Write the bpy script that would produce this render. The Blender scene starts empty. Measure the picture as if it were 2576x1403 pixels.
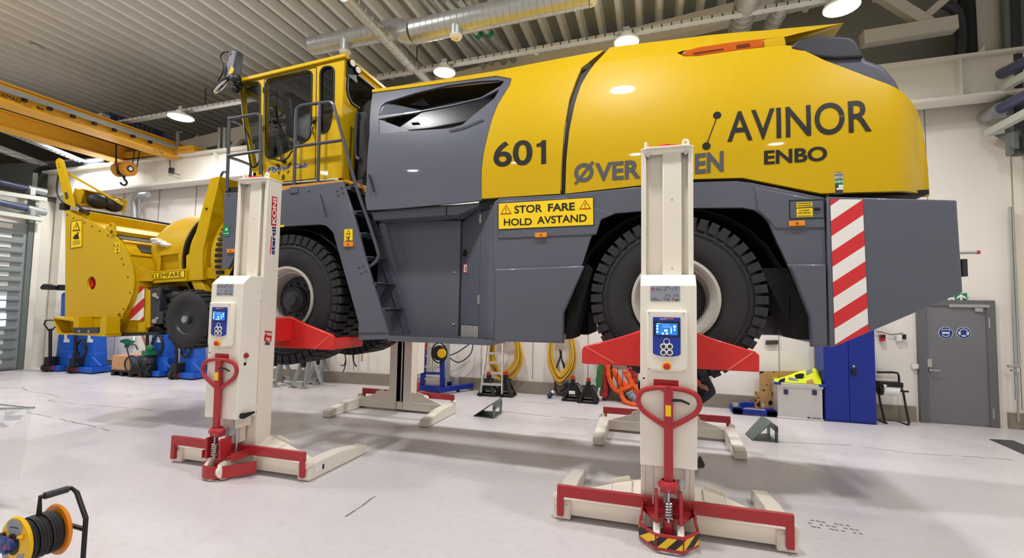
import bpy, bmesh, random
from math import *
from mathutils import Vector, Matrix, Euler
random.seed(7)
SC = bpy.context.scene
COL = SC.collection
V = Vector
# ---------------------------------------------------------------- camera model
# world: X along the vehicle (to its tail), Y into the hall, Z up; image taken as 2576 x 1403
F = 1180.; CX = 1288.; CY = 701.5; CH = 1.8; SL = .018
_l = V((-2650-CX, 700-CY, F)).normalized()
_f = V((1650-CX, 700+SL*4300-CY, F)).normalized()
_u = _l.cross(_f).normalized()
if _u.y > 0: _u = -_u
AX = -_l; AZ = _u; AY = AZ.cross(AX)
def ray(px, py):
    c = V((px-CX, py-CY, F)); return V((c.dot(AX), c.dot(AY), c.dot(AZ)))
def on_z(px, py, z=0.):
    r = ray(px, py); t = (z-CH)/r.z; return V((r.x*t, r.y*t, z))
def on_y(px, py, y):
    r = ray(px, py); t = y/r.y; return V((r.x*t, y, r.z*t+CH))
def on_x(px, py, x):
    r = ray(px, py); t = x/r.x; return V((x, r.y*t, r.z*t+CH))
cam_d = bpy.data.cameras.new('camera'); cam = bpy.data.objects.new('camera', cam_d); COL.objects.link(cam)
cam_d.sensor_width = 36; cam_d.lens = 36*F/2576; cam_d.clip_start = .05; cam_d.clip_end = 200
R = Matrix(((AX.x, -AX.y, -AX.z), (AY.x, -AY.y, -AY.z), (AZ.x, -AZ.y, -AZ.z)))
cam.matrix_world = Matrix.Translation((0, 0, CH)) @ R.to_4x4()
SC.camera = cam
SC.view_settings.view_transform = 'Standard'; SC.view_settings.look = 'None'
SC.view_settings.exposure = -.03; SC.view_settings.gamma = 1; SC.view_settings.use_curve_mapping = False
# ---------------------------------------------------------------- materials
MATS = {}
def srgb(r, g, b):
    f = lambda c: (c/255/12.92 if c/255 <= .04045 else ((c/255+.055)/1.055)**2.4)
    return (f(r), f(g), f(b), 1)
def mat(name, rgb, rough=.5, metal=0., var=0., scale=6., emit=0., coat=0., trans=0., bump=0., bscale=40., ior=1.45, alpha=1., detail=4.):
    m = bpy.data.materials.new(name); m.use_nodes = True; n = m.node_tree; b = n.nodes['Principled BSDF']
    c = srgb(*rgb); b.inputs['Base Color'].default_value = c
    b.inputs['Roughness'].default_value = rough; b.inputs['Metallic'].default_value = metal
    b.inputs['IOR'].default_value = ior; b.inputs['Alpha'].default_value = alpha
    b.inputs['Coat Weight'].default_value = coat; b.inputs['Coat Roughness'].default_value = .04; b.inputs['Transmission Weight'].default_value = trans
    if emit: b.inputs['Emission Color'].default_value = c; b.inputs['Emission Strength'].default_value = emit
    tc = n.nodes.new('ShaderNodeTexCoord')
    if var:
        t = n.nodes.new('ShaderNodeTexNoise'); t.inputs['Scale'].default_value = scale; t.inputs['Detail'].default_value = detail
        n.links.new(tc.outputs['Object'], t.inputs['Vector'])
        mx = n.nodes.new('ShaderNodeMix'); mx.data_type = 'RGBA'
        mx.inputs[6].default_value = tuple(max(0, x*(1-var)) for x in c[:3])+(1,)
        mx.inputs[7].default_value = tuple(min(1, x*(1+var)) for x in c[:3])+(1,)
        n.links.new(t.outputs['Fac'], mx.inputs[0]); n.links.new(mx.outputs[2], b.inputs['Base Color'])
        if emit: n.links.new(mx.outputs[2], b.inputs['Emission Color'])
    if bump:
        t = n.nodes.new('ShaderNodeTexNoise'); t.inputs['Scale'].default_value = bscale
        n.links.new(tc.outputs['Object'], t.inputs['Vector'])
        bp = n.nodes.new('ShaderNodeBump'); bp.inputs['Strength'].default_value = bump; bp.inputs['Distance'].default_value = .01
        n.links.new(t.outputs['Fac'], bp.inputs['Height']); n.links.new(bp.outputs['Normal'], b.inputs['Normal'])
    if name.startswith('yellow'): b.inputs['Specular IOR Level'].default_value = .25
    MATS[name] = m; return m
def stripes(name, c1, c2, d, period, duty=.5, rough=.5, off=0.):
    """two colours in diagonal bands across the object's own coordinates; d = direction the bands repeat along"""
    m = bpy.data.materials.new(name); m.use_nodes = True; n = m.node_tree; b = n.nodes['Principled BSDF']
    b.inputs['Roughness'].default_value = rough
    tc = n.nodes.new('ShaderNodeTexCoord'); dp = n.nodes.new('ShaderNodeVectorMath'); dp.operation = 'DOT_PRODUCT'
    dp.inputs[1].default_value = V(d)/period; n.links.new(tc.outputs['Object'], dp.inputs[0])
    ad = n.nodes.new('ShaderNodeMath'); ad.operation = 'ADD'; ad.inputs[1].default_value = off+100; n.links.new(dp.outputs['Value'], ad.inputs[0])
    fr = n.nodes.new('ShaderNodeMath'); fr.operation = 'FRACT'; n.links.new(ad.outputs[0], fr.inputs[0])
    gt = n.nodes.new('ShaderNodeMath'); gt.operation = 'GREATER_THAN'; gt.inputs[1].default_value = duty; n.links.new(fr.outputs[0], gt.inputs[0])
    mx = n.nodes.new('ShaderNodeMix'); mx.data_type = 'RGBA'; mx.inputs[6].default_value = srgb(*c1); mx.inputs[7].default_value = srgb(*c2)
    n.links.new(gt.outputs[0], mx.inputs[0]); n.links.new(mx.outputs[2], b.inputs['Base Color'])
    MATS[name] = m; return m
# ---------------------------------------------------------------- mesh builder
def frame(z, x=None):
    z = V(z).normalized(); x = V(x) if x is not None else (V((0, 0, 1)) if abs(z.z) < .9 else V((1, 0, 0)))
    y = z.cross(x).normalized(); x = y.cross(z).normalized()
    return Matrix((x, y, z)).transposed()
class B:
    def __init__(s): s.bm = bmesh.new(); s.M = Matrix(); s.mi = 0
    def v(s, p): return s.bm.verts.new(s.M @ V(p))
    def face(s, vs):
        try: f = s.bm.faces.new(vs); f.material_index = s.mi; return f
        except ValueError: return None
    def quad(s, *p): return s.face([s.v(q) for q in p])
    def box(s, c, d, rot=None):
        c = V(c); h = V(d)/2; m = rot.to_matrix() if isinstance(rot, Euler) else (rot or Matrix.Identity(3))
        vs = [s.v(c+m @ V((h.x*i, h.y*j, h.z*k))) for i in (-1, 1) for j in (-1, 1) for k in (-1, 1)]
        for a in ((0, 1, 3, 2), (4, 6, 7, 5), (0, 4, 5, 1), (2, 3, 7, 6), (0, 2, 6, 4), (1, 5, 7, 3)): s.face([vs[i] for i in a])
        return s
    def bb(s, a, b):
        a, b = V(a), V(b); return s.box((a+b)/2, [abs(x) for x in (b-a)])
    def bar(s, a, b, w, h, up=(0, 0, 1)):
        a, b = V(a), V(b); d = b-a; z = d.normalized(); x = V(up)
        if abs(z.dot(x)) > .98: x = V((1, 0, 0))
        y = z.cross(x).normalized(); x = y.cross(z).normalized()
        return s.box((a+b)/2, (h, w, d.length), Matrix((x, y, z)).transposed())
    def ring(s, c, m, r, n, a0=0.): return [s.v(V(c)+m @ V((r*cos(a0+2*pi*i/n), r*sin(a0+2*pi*i/n), 0))) for i in range(n)]
    def cyl(s, a, b, r, n=16, r2=None, caps=True):
        a, b = V(a), V(b); m = frame(b-a); r2 = r if r2 is None else r2
        A = s.ring(a, m, r, n); Bq = s.ring(b, m, r2, n)
        for i in range(n): s.face([A[i], A[(i+1) % n], Bq[(i+1) % n], Bq[i]])
        if caps: s.face(A[::-1]); s.face(Bq)
        return s
    def tube(s, pts, r, n=8, closed=False, caps=True):
        P = [V(p) for p in pts]; N = len(P); rings = []; x = None
        for i, p in enumerate(P):
            if closed: d = P[(i+1) % N]-P[i-1]
            else: d = P[min(i+1, N-1)]-P[max(i-1, 0)]
            if d.length < 1e-9: d = V((0, 0, 1))
            d.normalize()
            if x is None:
                x = V((0, 0, 1)) if abs(d.z) < .9 else V((1, 0, 0))
            x = (x-d*x.dot(d)); x = x.normalized() if x.length > 1e-6 else frame(d).col[0]
            y = d.cross(x); rr = r[i] if isinstance(r, (list, tuple)) else r
            rings.append([s.v(p+x*rr*cos(2*pi*k/n)+y*rr*sin(2*pi*k/n)) for k in range(n)])
        for i in range(N if closed else N-1):
            A, Bq = rings[i], rings[(i+1) % N]
            for k in range(n): s.face([A[k], A[(k+1) % n], Bq[(k+1) % n], Bq[k]])
        if not closed and caps: s.face(rings[0][::-1]); s.face(rings[-1])
        return s
    def lathe(s, prof, c, axis=(0, 0, 1), n=24, ref=None):
        """prof = [(r, h)] along axis from c"""
        m = frame(axis, ref); c = V(c); rings = []
        for r, h in prof:
            o = c+m @ V((0, 0, h))
            rings.append([s.v(o)] if r < 1e-6 else s.ring(o, m, r, n))
        for A, Bq in zip(rings, rings[1:]):
            if len(A) == 1 and len(Bq) == 1: continue
            for i in range(n):
                j = (i+1) % n
                if len(A) == 1: s.face([A[0], Bq[j], Bq[i]])
                elif len(Bq) == 1: s.face([A[i], A[j], Bq[0]])
                else: s.face([A[i], A[j], Bq[j], Bq[i]])
        return s
    def prism(s, pts, ext):
        e = V(ext); A = [s.v(p) for p in pts]; Bq = [s.v(V(p)+e) for p in pts]; n = len(A)
        s.face(A[::-1]); s.face(Bq)
        for i in range(n): s.face([A[i], A[(i+1) % n], Bq[(i+1) % n], Bq[i]])
        return s
    def plate(s, outer, holes, ext):
        """flat plate with openings, ext = thickness vector"""
        e = V(ext); loops = [outer]+list(holes); ed = []; LV = []
        for L in loops:
            vs = [s.v(p) for p in L]; LV.append(vs)
            ed += [s.bm.edges.new((vs[i], vs[(i+1) % len(vs)])) for i in range(len(vs))]
        r = bmesh.ops.triangle_fill(s.bm, use_beauty=True, edges=ed)
        fs = [f for f in r['geom'] if isinstance(f, bmesh.types.BMFace)]
        for f in fs: f.material_index = s.mi
        mp = {}
        for vs in LV:
            for v in vs: mp[v] = s.bm.verts.new(v.co+s.M.to_3x3() @ e)
        for f in fs: s.face([mp[v] for v in reversed(f.verts)])
        for vs in LV:
            for i in range(len(vs)):
                a, b = vs[i], vs[(i+1) % len(vs)]; s.face([a, b, mp[b], mp[a]])
        return s
    def ball(s, c, r, n=12, sc=(1, 1, 1)):
        k = max(4, n//2); c = V(c); rows = []
        for i in range(k+1):
            t = pi*i/k
            if i in (0, k): rows.append([s.v(c+V((0, 0, r*cos(t)*sc[2])))])
            else: rows.append([s.v(c+V((r*sin(t)*cos(2*pi*j/n)*sc[0], r*sin(t)*sin(2*pi*j/n)*sc[1], r*cos(t)*sc[2]))) for j in range(n)])
        for A, Bq in zip(rows, rows[1:]):
            for j in range(n):
                q = (j+1) % n
                if len(A) == 1: s.face([A[0], Bq[j], Bq[q]])
                elif len(Bq) == 1: s.face([A[j], Bq[0], A[q]])
                else: s.face([A[j], Bq[j], Bq[q], A[q]])
        return s
def arc(c, r, a0, a1, n, ux, uy):
    c, ux, uy = V(c), V(ux), V(uy)
    return [c+ux*r*cos(radians(a0+(a1-a0)*i/n))+uy*r*sin(radians(a0+(a1-a0)*i/n)) for i in range(n+1)]
def smooth_path(pts, k=4):
    P = [V(p) for p in pts]; out = []
    for i in range(len(P)-1):
        a, b, c, d = P[max(i-1, 0)], P[i], P[i+1], P[min(i+2, len(P)-1)]
        for j in range(k):
            t = j/k; out.append(.5*((2*b)+(c-a)*t+(2*a-5*b+4*c-d)*t*t+(3*b-a-3*c+d)*t**3))
    out.append(P[-1]); return out
def obj(name, b, m, parent=None, bevel=0., seg=2, smooth=35, local=False, label=None, kind=None, fixn=True):
    bm = b.bm
    if fixn: bmesh.ops.recalc_face_normals(bm, faces=bm.faces)
    if smooth:
        bm.normal_update(); lim = radians(smooth)
        for f in bm.faces: f.smooth = True
        for e in bm.edges:
            e.smooth = len(e.link_faces) == 2 and e.calc_face_angle(0) < lim
    me = bpy.data.meshes.new(name)
    root = parent
    while root is not None and root.parent is not None: root = root.parent
    if root is not None and not local: bm.transform(ROOTINV.get(root.name, Matrix()))
    bm.to_mesh(me); bm.free()
    for q in (m if isinstance(m, (list, tuple)) else [m]): me.materials.append(MATS[q] if isinstance(q, str) else q)
    o = bpy.data.objects.new(name, me); COL.objects.link(o)
    if parent is not None: o.parent = parent
    if bevel:
        w = o.modifiers.new('bevel', 'BEVEL'); w.width = bevel; w.segments = seg; w.limit_method = 'ANGLE'; w.angle_limit = radians(40); w.harden_normals = False
    if label: o['label'] = label
    if kind: o['kind'] = kind
    return o
ROOTINV = {}
def thing(name, label, cat, loc=(0, 0, 0), rot=(0, 0, 0), group=None):
    o = bpy.data.objects.new(name, None); COL.objects.link(o); o.empty_display_size = .1
    o.location = loc; o.rotation_euler = rot
    ROOTINV[o.name] = (Matrix.Translation(loc) @ Euler(rot).to_matrix().to_4x4()).inverted()
    return tag(o, label, cat, group)
def tag(o, label, cat, group=None):
    o['label'] = label; o['category'] = cat
    if group: o['group'] = group
    return o
def struct(name, b, m, **k):
    o = obj(name, b, m, **k); o['kind'] = 'structure'; return o
def dup(src, loc, rot=None, label=None, group=None, skip=()):
    r = src.copy(); COL.objects.link(r); r.location = loc
    if rot is not None: r.rotation_euler = rot
    ROOTINV[r.name] = (Matrix.Translation(loc) @ Euler(r.rotation_euler).to_matrix().to_4x4()).inverted()
    if label: r['label'] = label
    if group: r['group'] = group
    for ch in list(src.children):
        if ch.name.split('.')[0] in skip: continue
        c = ch.copy(); COL.objects.link(c); c.parent = r
        for g in list(ch.children):
            d = g.copy(); COL.objects.link(d); d.parent = c
    return r
def text(s, bl, br, tl, m, parent, bold=0., name='lettering', label=None, out=None, surf=None, shear=0., spacing=1., local=False):
    """flat lettering whose bounding box fills the parallelogram bl-br-tl"""
    cu = bpy.data.curves.new('t', 'FONT'); cu.body = s; cu.offset = bold; cu.shear = shear; cu.space_character = spacing
    cu.resolution_u = 9
    t = bpy.data.objects.new('t', cu); COL.objects.link(t)
    dg = bpy.context.evaluated_depsgraph_get(); me = t.evaluated_get(dg).to_mesh()
    bm = bmesh.new(); bm.from_mesh(me); t.to_mesh_clear(); bpy.data.objects.remove(t)
    xs = [v.co.x for v in bm.verts]; ys = [v.co.y for v in bm.verts]; x0, x1, y0, y1 = min(xs), max(xs), min(ys), max(ys)
    if surf:
        for k in range(1, 12): bmesh.ops.bisect_plane(bm, geom=bm.verts[:]+bm.edges[:]+bm.faces[:], plane_co=(0, y0+(y1-y0)*k/12, 0), plane_no=(0, 1, 0))
    bl, br, tl = V(bl), V(br), V(tl); ex = br-bl; ey = tl-bl; o = V(out) if out is not None else V((0, 0, 0))
    for v in bm.verts:
        p = bl+ex*((v.co.x-x0)/(x1-x0))+ey*((v.co.y-y0)/(y1-y0))
        v.co = (surf(p) if surf else p)+o
    b = B(); b.bm.free(); b.bm = bm
    return obj(name, b, m, parent, smooth=0, local=local, label=label, fixn=False)

def dots(name, pts, r, h, ax_, m, fn, **k):
    """one small round head per point, each a part of its own"""
    for p in pts: b = B(); p = V(p); b.lathe([(r, 0), (r, h*.5), (r*.6, h), (0, h)], p, ax_, 8); fn(name, b, m, bevel=0, **k)
# ---------------------------------------------------------------- materials
mat('yellow', (204, 166, 0), .42, coat=.3, var=.06, scale=1.2)
mat('yellow_worn', (200, 160, 8), .5, var=.14, scale=5.)
mat('crane_yellow', (232, 172, 44), .45, var=.05)
mat('tan_paint', (205, 140, 40), .6)  # plain tan of the hook block pulleys and the cab mount
mat('grey', (88, 91, 104), .38, coat=.3, var=.06, scale=2.)
mat('grey_dark', (52, 54, 62), .4)
mat('grey_rail', (78, 79, 88), .38, metal=.2)
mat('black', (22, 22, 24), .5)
mat('black_gloss', (16, 17, 20), .3, coat=.2)
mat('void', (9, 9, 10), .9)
mat('rubber', (42, 42, 43), .72, var=.25, scale=9., bump=.3, bscale=60.)
mat('rubber_wear', (56, 56, 57), .8, var=.3, scale=12.)
mat('cream', (238, 230, 216), .38, coat=.15)
mat('cream_bright', (246, 240, 228), .35, coat=.2)
mat('red', (214, 42, 38), .36, coat=.2, var=.05)
mat('tow_red', (176, 40, 48), .36, coat=.25)
mat('steel', (190, 190, 192), .3, metal=.85)
mat('zinc', (176, 180, 182), .42, metal=.6, var=.12, scale=14.)
mat('galv', (178, 180, 180), .36, metal=.7, var=.15, scale=8.)
mat('alu', (206, 204, 200), .38, metal=.55, var=.06)
mat('rim', (196, 192, 184), .4, metal=.15)
mat('white', (236, 236, 234), .45)
mat('white_plain', (226, 224, 220), .6)
mat('ink', (26, 24, 22), .5)
mat('ink_grey', (84, 84, 88), .45)
mat('ink_blue', (36, 42, 120), .45)
mat('ink_red', (196, 34, 40), .45)
mat('sign_yellow', (250, 212, 20), .4)
mat('sign_green', (24, 130, 84), .4)
mat('sign_blue', (26, 62, 140), .4)
mat('orange', (238, 140, 30), .4)
mat('amber', (196, 92, 18), .2, coat=.4)
mat('amber_dark', (110, 44, 12), .3)
mat('panel_blue', (34, 62, 168), .35)
mat('screen', (40, 120, 215), .2, emit=.55)
mat('screen_ink', (190, 232, 255), .3, emit=.9)
mat('lens', (255, 252, 244), .3, emit=26.)
mat('lens_dim', (255, 252, 244), .3, emit=5.)
mat('lift_blue', (26, 92, 196), .38, var=.05)
mat('cab_blue', (12, 42, 144), .4)
mat('navy', (34, 48, 88), .5)
mat('door_grey', (118, 118, 124), .42, var=.04, scale=3.)
mat('frame_grey', (104, 104, 108), .45)
mat('wood', (196, 150, 112), .7, var=.2, scale=5.)
mat('ply', (176, 140, 92), .75, var=.3, scale=3.)
mat('hose_yellow', (214, 172, 60), .5)
mat('cable', (34, 34, 36), .5)
mat('sling_orange', (236, 96, 34), .7, var=.12, scale=20.)
mat('sling_red', (176, 40, 44), .7, var=.15, scale=20.)
mat('sling_green', (56, 120, 66), .7, var=.25, scale=20.)
mat('sling_grey', (150, 158, 170), .7)
mat('hivis', (226, 236, 26), .6, var=.1, scale=10.)
mat('chock', (104, 122, 116), .42, metal=.35, var=.12)
mat('paper', (240, 240, 238), .8)
mat('skin', (196, 140, 116), .55)
mat('trousers', (36, 42, 62), .8, var=.1, scale=14.)
mat('jacket', (26, 27, 32), .8)
mat('green_tool', (30, 110, 74), .5)
mat('reel_yellow', (240, 190, 20), .4)
mat('snow', (236, 236, 236), .9, bump=.6)
mat('wear_dark', (64, 60, 52), .7)
mat('roller_blue', (66, 72, 108), .35, coat=.3)
mat('roller_rail', (196, 200, 190), .5)
mat('post_green', (104, 114, 110), .5)
mat('lavender_film', (224, 228, 236), .12, alpha=.13)
mat('film_white', (236, 238, 242), .2, alpha=.62)
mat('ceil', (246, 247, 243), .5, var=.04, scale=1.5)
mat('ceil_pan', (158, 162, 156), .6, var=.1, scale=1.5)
mat('beam_white', (226, 222, 212), .45, coat=.2)
mat('beam_grey', (198, 194, 184), .5)
mat('wall', (226, 222, 210), .55, var=.03, scale=.8)
mat('wall_low', (240, 234, 228), .55, var=.05, scale=1.)
mat('wall_up', (140, 141, 136), .55)
mat('plinth', (142, 132, 120), .7, var=.12, scale=3.)
mat('joint', (150, 148, 142), .6)
mat('pillar', (228, 214, 176), .55, var=.06)
mat('stone', (188, 184, 176), .8)
mat('door_panel', (150, 156, 158), .4, metal=.2)
mat('door_slat', (222, 226, 222), .5)
mat('daylight', (190, 215, 250), .3, emit=2.2)
stripes('tray_holes', (182, 184, 184), (60, 60, 60), (1, 0, 0), .14, .86, .45)
mat('crack', (128, 120, 120), .7)
mat('weld_highlight', (240, 110, 96), .35)  # lighter red puts the highlight of the weld beads into the colour
mat('mirror', (200, 205, 210), .03, metal=1.)
# tinted cab glass: a real thin pane
g = bpy.data.materials.new('glass'); g.use_nodes = True; nt = g.node_tree; nt.nodes.clear()
o_ = nt.nodes.new('ShaderNodeOutputMaterial'); gl = nt.nodes.new('ShaderNodeBsdfGlossy'); tr = nt.nodes.new('ShaderNodeBsdfTransparent'); ms = nt.nodes.new('ShaderNodeMixShader')
gl.inputs['Roughness'].default_value = .02; tr.inputs['Color'].default_value = (.62, .64, .64, 1); ms.inputs[0].default_value = .08
nt.links.new(tr.outputs[0], ms.inputs[1]); nt.links.new(gl.outputs[0], ms.inputs[2]); nt.links.new(ms.outputs[0], o_.inputs[0]); MATS['glass'] = g
# dark tinted rear pane
g2 = g.copy(); g2.name = 'glass_dark'; MATS['glass_dark'] = g2
for n_ in g2.node_tree.nodes:
    if n_.type == 'BSDF_TRANSPARENT': n_.inputs['Color'].default_value = (.16, .17, .17, 1)
# painted concrete floor: pale, faintly glossy, blotched with wear
m = mat('floor', (212, 206, 208), .3, var=.06, scale=.4, detail=3.); n = m.node_tree; b = n.nodes['Principled BSDF']
tc = n.nodes.new('ShaderNodeTexCoord')
t2 = n.nodes.new('ShaderNodeTexNoise'); t2.inputs['Scale'].default_value = 2.3; t2.inputs['Detail'].default_value = 9; n.links.new(tc.outputs['Object'], t2.inputs['Vector'])
rp = n.nodes.new('ShaderNodeMapRange'); rp.inputs[1].default_value = .3; rp.inputs[2].default_value = .75; rp.inputs[3].default_value = .26; rp.inputs[4].default_value = .42
n.links.new(t2.outputs['Fac'], rp.inputs[0]); n.links.new(rp.outputs[0], b.inputs['Roughness'])
t3 = n.nodes.new('ShaderNodeTexNoise'); t3.inputs['Scale'].default_value = 14; t3.inputs['Detail'].default_value = 6; n.links.new(tc.outputs['Object'], t3.inputs['Vector'])
r3 = n.nodes.new('ShaderNodeMapRange'); r3.inputs[1].default_value = .5; r3.inputs[2].default_value = .95; r3.inputs[3].default_value = 0; r3.inputs[4].default_value = .3; n.links.new(t3.outputs['Fac'], r3.inputs[0])
src = b.inputs['Base Color'].links[0].from_socket
mx = n.nodes.new('ShaderNodeMix'); mx.data_type = 'RGBA'; mx.inputs[7].default_value = srgb(150, 142, 140)
n.links.new(r3.outputs[0], mx.inputs[0]); n.links.new(src, mx.inputs[6]); n.links.new(mx.outputs[2], b.inputs['Base Color'])
# ---------------------------------------------------------------- setting
XL, XR, YF, ZC = -15.3, 6.3, -7.5, 7.5
def WY(x):            # face of the hall's long back wall (it steps out at the pillar)
    return 9.62 if x > -5.35 else 9.35+(x+5.35)*.075
b = B(); b.bb((XL-.3, YF-.3, -.2), (XR+.3, 10.2, 0)); floor = struct('floor', b, 'floor', smooth=0)
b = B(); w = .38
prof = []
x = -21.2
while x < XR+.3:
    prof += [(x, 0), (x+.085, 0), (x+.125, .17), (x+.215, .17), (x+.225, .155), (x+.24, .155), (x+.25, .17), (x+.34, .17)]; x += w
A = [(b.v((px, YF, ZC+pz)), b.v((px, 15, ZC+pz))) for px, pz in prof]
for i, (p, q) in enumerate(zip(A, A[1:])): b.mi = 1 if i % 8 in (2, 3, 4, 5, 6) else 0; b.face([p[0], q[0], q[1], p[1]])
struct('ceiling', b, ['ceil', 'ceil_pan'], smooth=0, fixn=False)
b = B(); b.bb((-21.2, YF, ZC+.2), (XR+.2, 15, ZC+.3)); struct('ceiling', b, 'wall_up', smooth=0)
# back wall in two runs of sandwich panels
b = B(); b.bb((-5.4, 9.62, 0), (XR+.2, 9.82, 5.6)); 
for x in [-4.7+1.15*i for i in range(10)]: b.mi = 1; b.bb((x-.006, 9.612, .3), (x+.006, 9.625, 5.6)); b.mi = 0
p0, p1 = V((XL-.3, WY(XL-.3), 0)), V((-5.35, WY(-5.36), 0)); e = V((0, .2, 0))
b.prism([p0, p1, p1+V((0, 0, 5.6)), p0+V((0, 0, 5.6))], e)
for i in range(1, 9):
    q = p0.lerp(p1, i/9); b.mi = 1; b.bb((q.x-.006, q.y-.012, .3), (q.x+.006, q.y+.01, 5.6)); b.mi = 0
struct('wall_back', b, ['wall_low', 'joint'], smooth=0)
UW = [V((-21.3, 14.7, 5.6)), V((-6.1, 10.2, 5.6)), V((-2., 9.85, 5.6)), V((XR+.2, 9.85, 5.6))]
b = B()
for p, q in zip(UW, UW[1:]): b.prism([p, q, q+V((0, 0, 2.1)), p+V((0, 0, 2.1))], (0, .1, 0))
b.prism([V((-21.3, 8.3, 5.58)), V((-5.35, 9.5, 5.58)), V((XR+.2, 9.7, 5.58)), V((XR+.2, 9.95, 5.58)), V((-2., 9.95, 5.58)), V((-6.1, 10.3, 5.58)), V((-21.3, 14.8, 5.58))], (0, 0, .05)); struct('wall_back', b, 'wall_up', smooth=0)
b = B(); b.bb((-5.3, 9.55, 0), (4.22, 9.62, .25)); b.bb((5.46, 9.55, 0), (XR, 9.62, .25))
b.prism([p0+V((0, -.06, 0)), p1+V((0, -.06, 0)), p1+V((0, -.06, .25)), p0+V((0, -.06, .25))], (0, .06, 0)); struct('baseboard_back', b, 'plinth', smooth=0)
b = B(); b.bb((XL-.3, YF, 0), (XL, WY(XL)+.1, 4.45)); struct('wall_left', b, 'wall', smooth=0)
b = B(); b.bb((-21.3, YF, 4.35), (-21., 14.8, ZC+.2)); b.bb((-21., YF, 4.35), (XL, WY(XL)+.1, 4.45)); b.prism([V((-21., 8.25, 4.4)), V((XL, WY(XL), 4.4)), V((XL, WY(XL), 5.6)), V((-21., 8.25, 5.6))], (0, .1, 0)); struct('wall_left', b, 'wall_up', smooth=0)
b = B(); b.bb((XR, YF, 0), (XR+.3, 10, ZC+.2)); struct('wall_right', b, 'wall', smooth=0)
b = B(); b.bb((-21.3, YF-.3, 0), (XR+.3, YF, ZC+.2)); struct('wall_front', b, 'wall', smooth=0)
# pale pillars that carry the crane rail
def pillar(x, y, w_, d_, z1, mt='pillar', n_='trim_1'):
    b = B(); b.bb((x-w_/2, y-d_, 0), (x+w_/2, y, z1)); return struct(n_, b, mt, smooth=0, bevel=.006)
q = on_z(905, 968); pillar(-5.1, 9.6, .34, .42, 5.3)
b = B(); b.bb((-4.92, 9.3, 0), (-4.76, 9.62, 1.3)); struct('trim_2', b, 'stone', smooth=0, bevel=.02)
pillar(-15.05, WY(-15), .3, .3, 4.85, 'wall', 'trim_3'); pillar(5.98, 9.6, .34, .42, 5.3, 'pillar', 'trim_4')
# crane rail beam along the back wall: flanges and web
def profile_run(pts_yz, a, c):
    """extrude a (y,z) outline from end a to end c"""
    b = B(); A = [b.v((a[0], a[1]+y, a[2]+z)) for y, z in pts_yz]; C = [b.v((c[0], c[1]+y, c[2]+z)) for y, z in pts_yz]; n = len(A)
    for i in range(n): b.face([A[i], A[(i+1) % n], C[(i+1) % n], C[i]])
    b.face(A[::-1]); b.face(C); return b
HI = [(-.17, 0), (.17, 0), (.17, .05), (.03, .05), (.03, .66), (.17, .66), (.17, .71), (-.17, .71), (-.17, .66), (-.03, .66), (-.03, .05), (-.17, .05)]
ra, rc = on_y(120, 500, 8.35), on_y(2500, 243, 9.2)
b = profile_run(HI, ra, (6.25, 9.2, rc.z)); o = obj('crane_rail_beam', b, 'beam_white', smooth=0); tag(o, 'long white steel I-beam carrying the crane along the back wall', 'beam')
RB = lambda x: ra.lerp(V((6.25, 9.2, rc.z)), (x-ra.x)/(6.25-ra.x))
for i, px in enumerate((604, 2402)):
    q = on_y(px, 420 if i == 0 else 210, 9.15); r = RB(q.x); b = B(); b.bb((q.x-.012, r.y-.16, r.z+.05), (q.x+.012, r.y-.03, r.z+.66)); obj('stiffener', b, 'beam_white', o, smooth=0)
# roof beam and braces above it
def beam_between(name, label, a, c, w_, h_, m='beam_grey', cat='beam', group=None):
    b = B(); b.bar(a, c, w_, h_); o = obj(name, b, m, smooth=0, bevel=.004); return tag(o, label, cat, group)
beam_between('roof_beam', 'wide pale roof beam under the ceiling ribs, behind the cable tray', on_y(420, 385, 9.05), on_y(2160, -40, 9.05), .22, .34)
wl_ = [((2168, 100), (2402, 62), .2, 'thick pale roof brace rising to the right above the tail of the yellow vehicle'), ((2195, -25), (2335, 62), .15, 'pale diagonal roof brace meeting the thick brace from the upper left'),
       ((2400, -20), (2300, 66), .1, 'thin pale diagonal roof brace leaning left above the thick brace')]
for a, c, w_, lb in wl_: beam_between('roof_brace', lb, on_y(*a, 8.95), on_y(*c, 8.95), w_, w_*1.1, cat='brace')
for a, c, w_, lb in [((497, 345), (543, 412), .12, 'grey diagonal truss web behind the guard rail of the cab'), ((618, 330), (566, 402), .12, 'pale diagonal truss web seen through the cab guard rail'), ((760, 175), (690, 330), .14, 'pale roof truss diagonal seen through the cab door window')]:
    beam_between('truss_diagonal', lb, on_y(*a, 9.), on_y(*c, 9.), w_, w_, cat='brace')
for i, px in enumerate((553, 566)):
    b = B(); b.cyl(on_y(px, 322, 8.9), on_y(px-2, 402, 8.9), .05, 10); tag(obj('vertical_pipe', b, 'galv'), ('left' if i == 0 else 'right')+' one of two shiny vertical pipes behind the cab guard rail', 'pipe')
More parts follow.
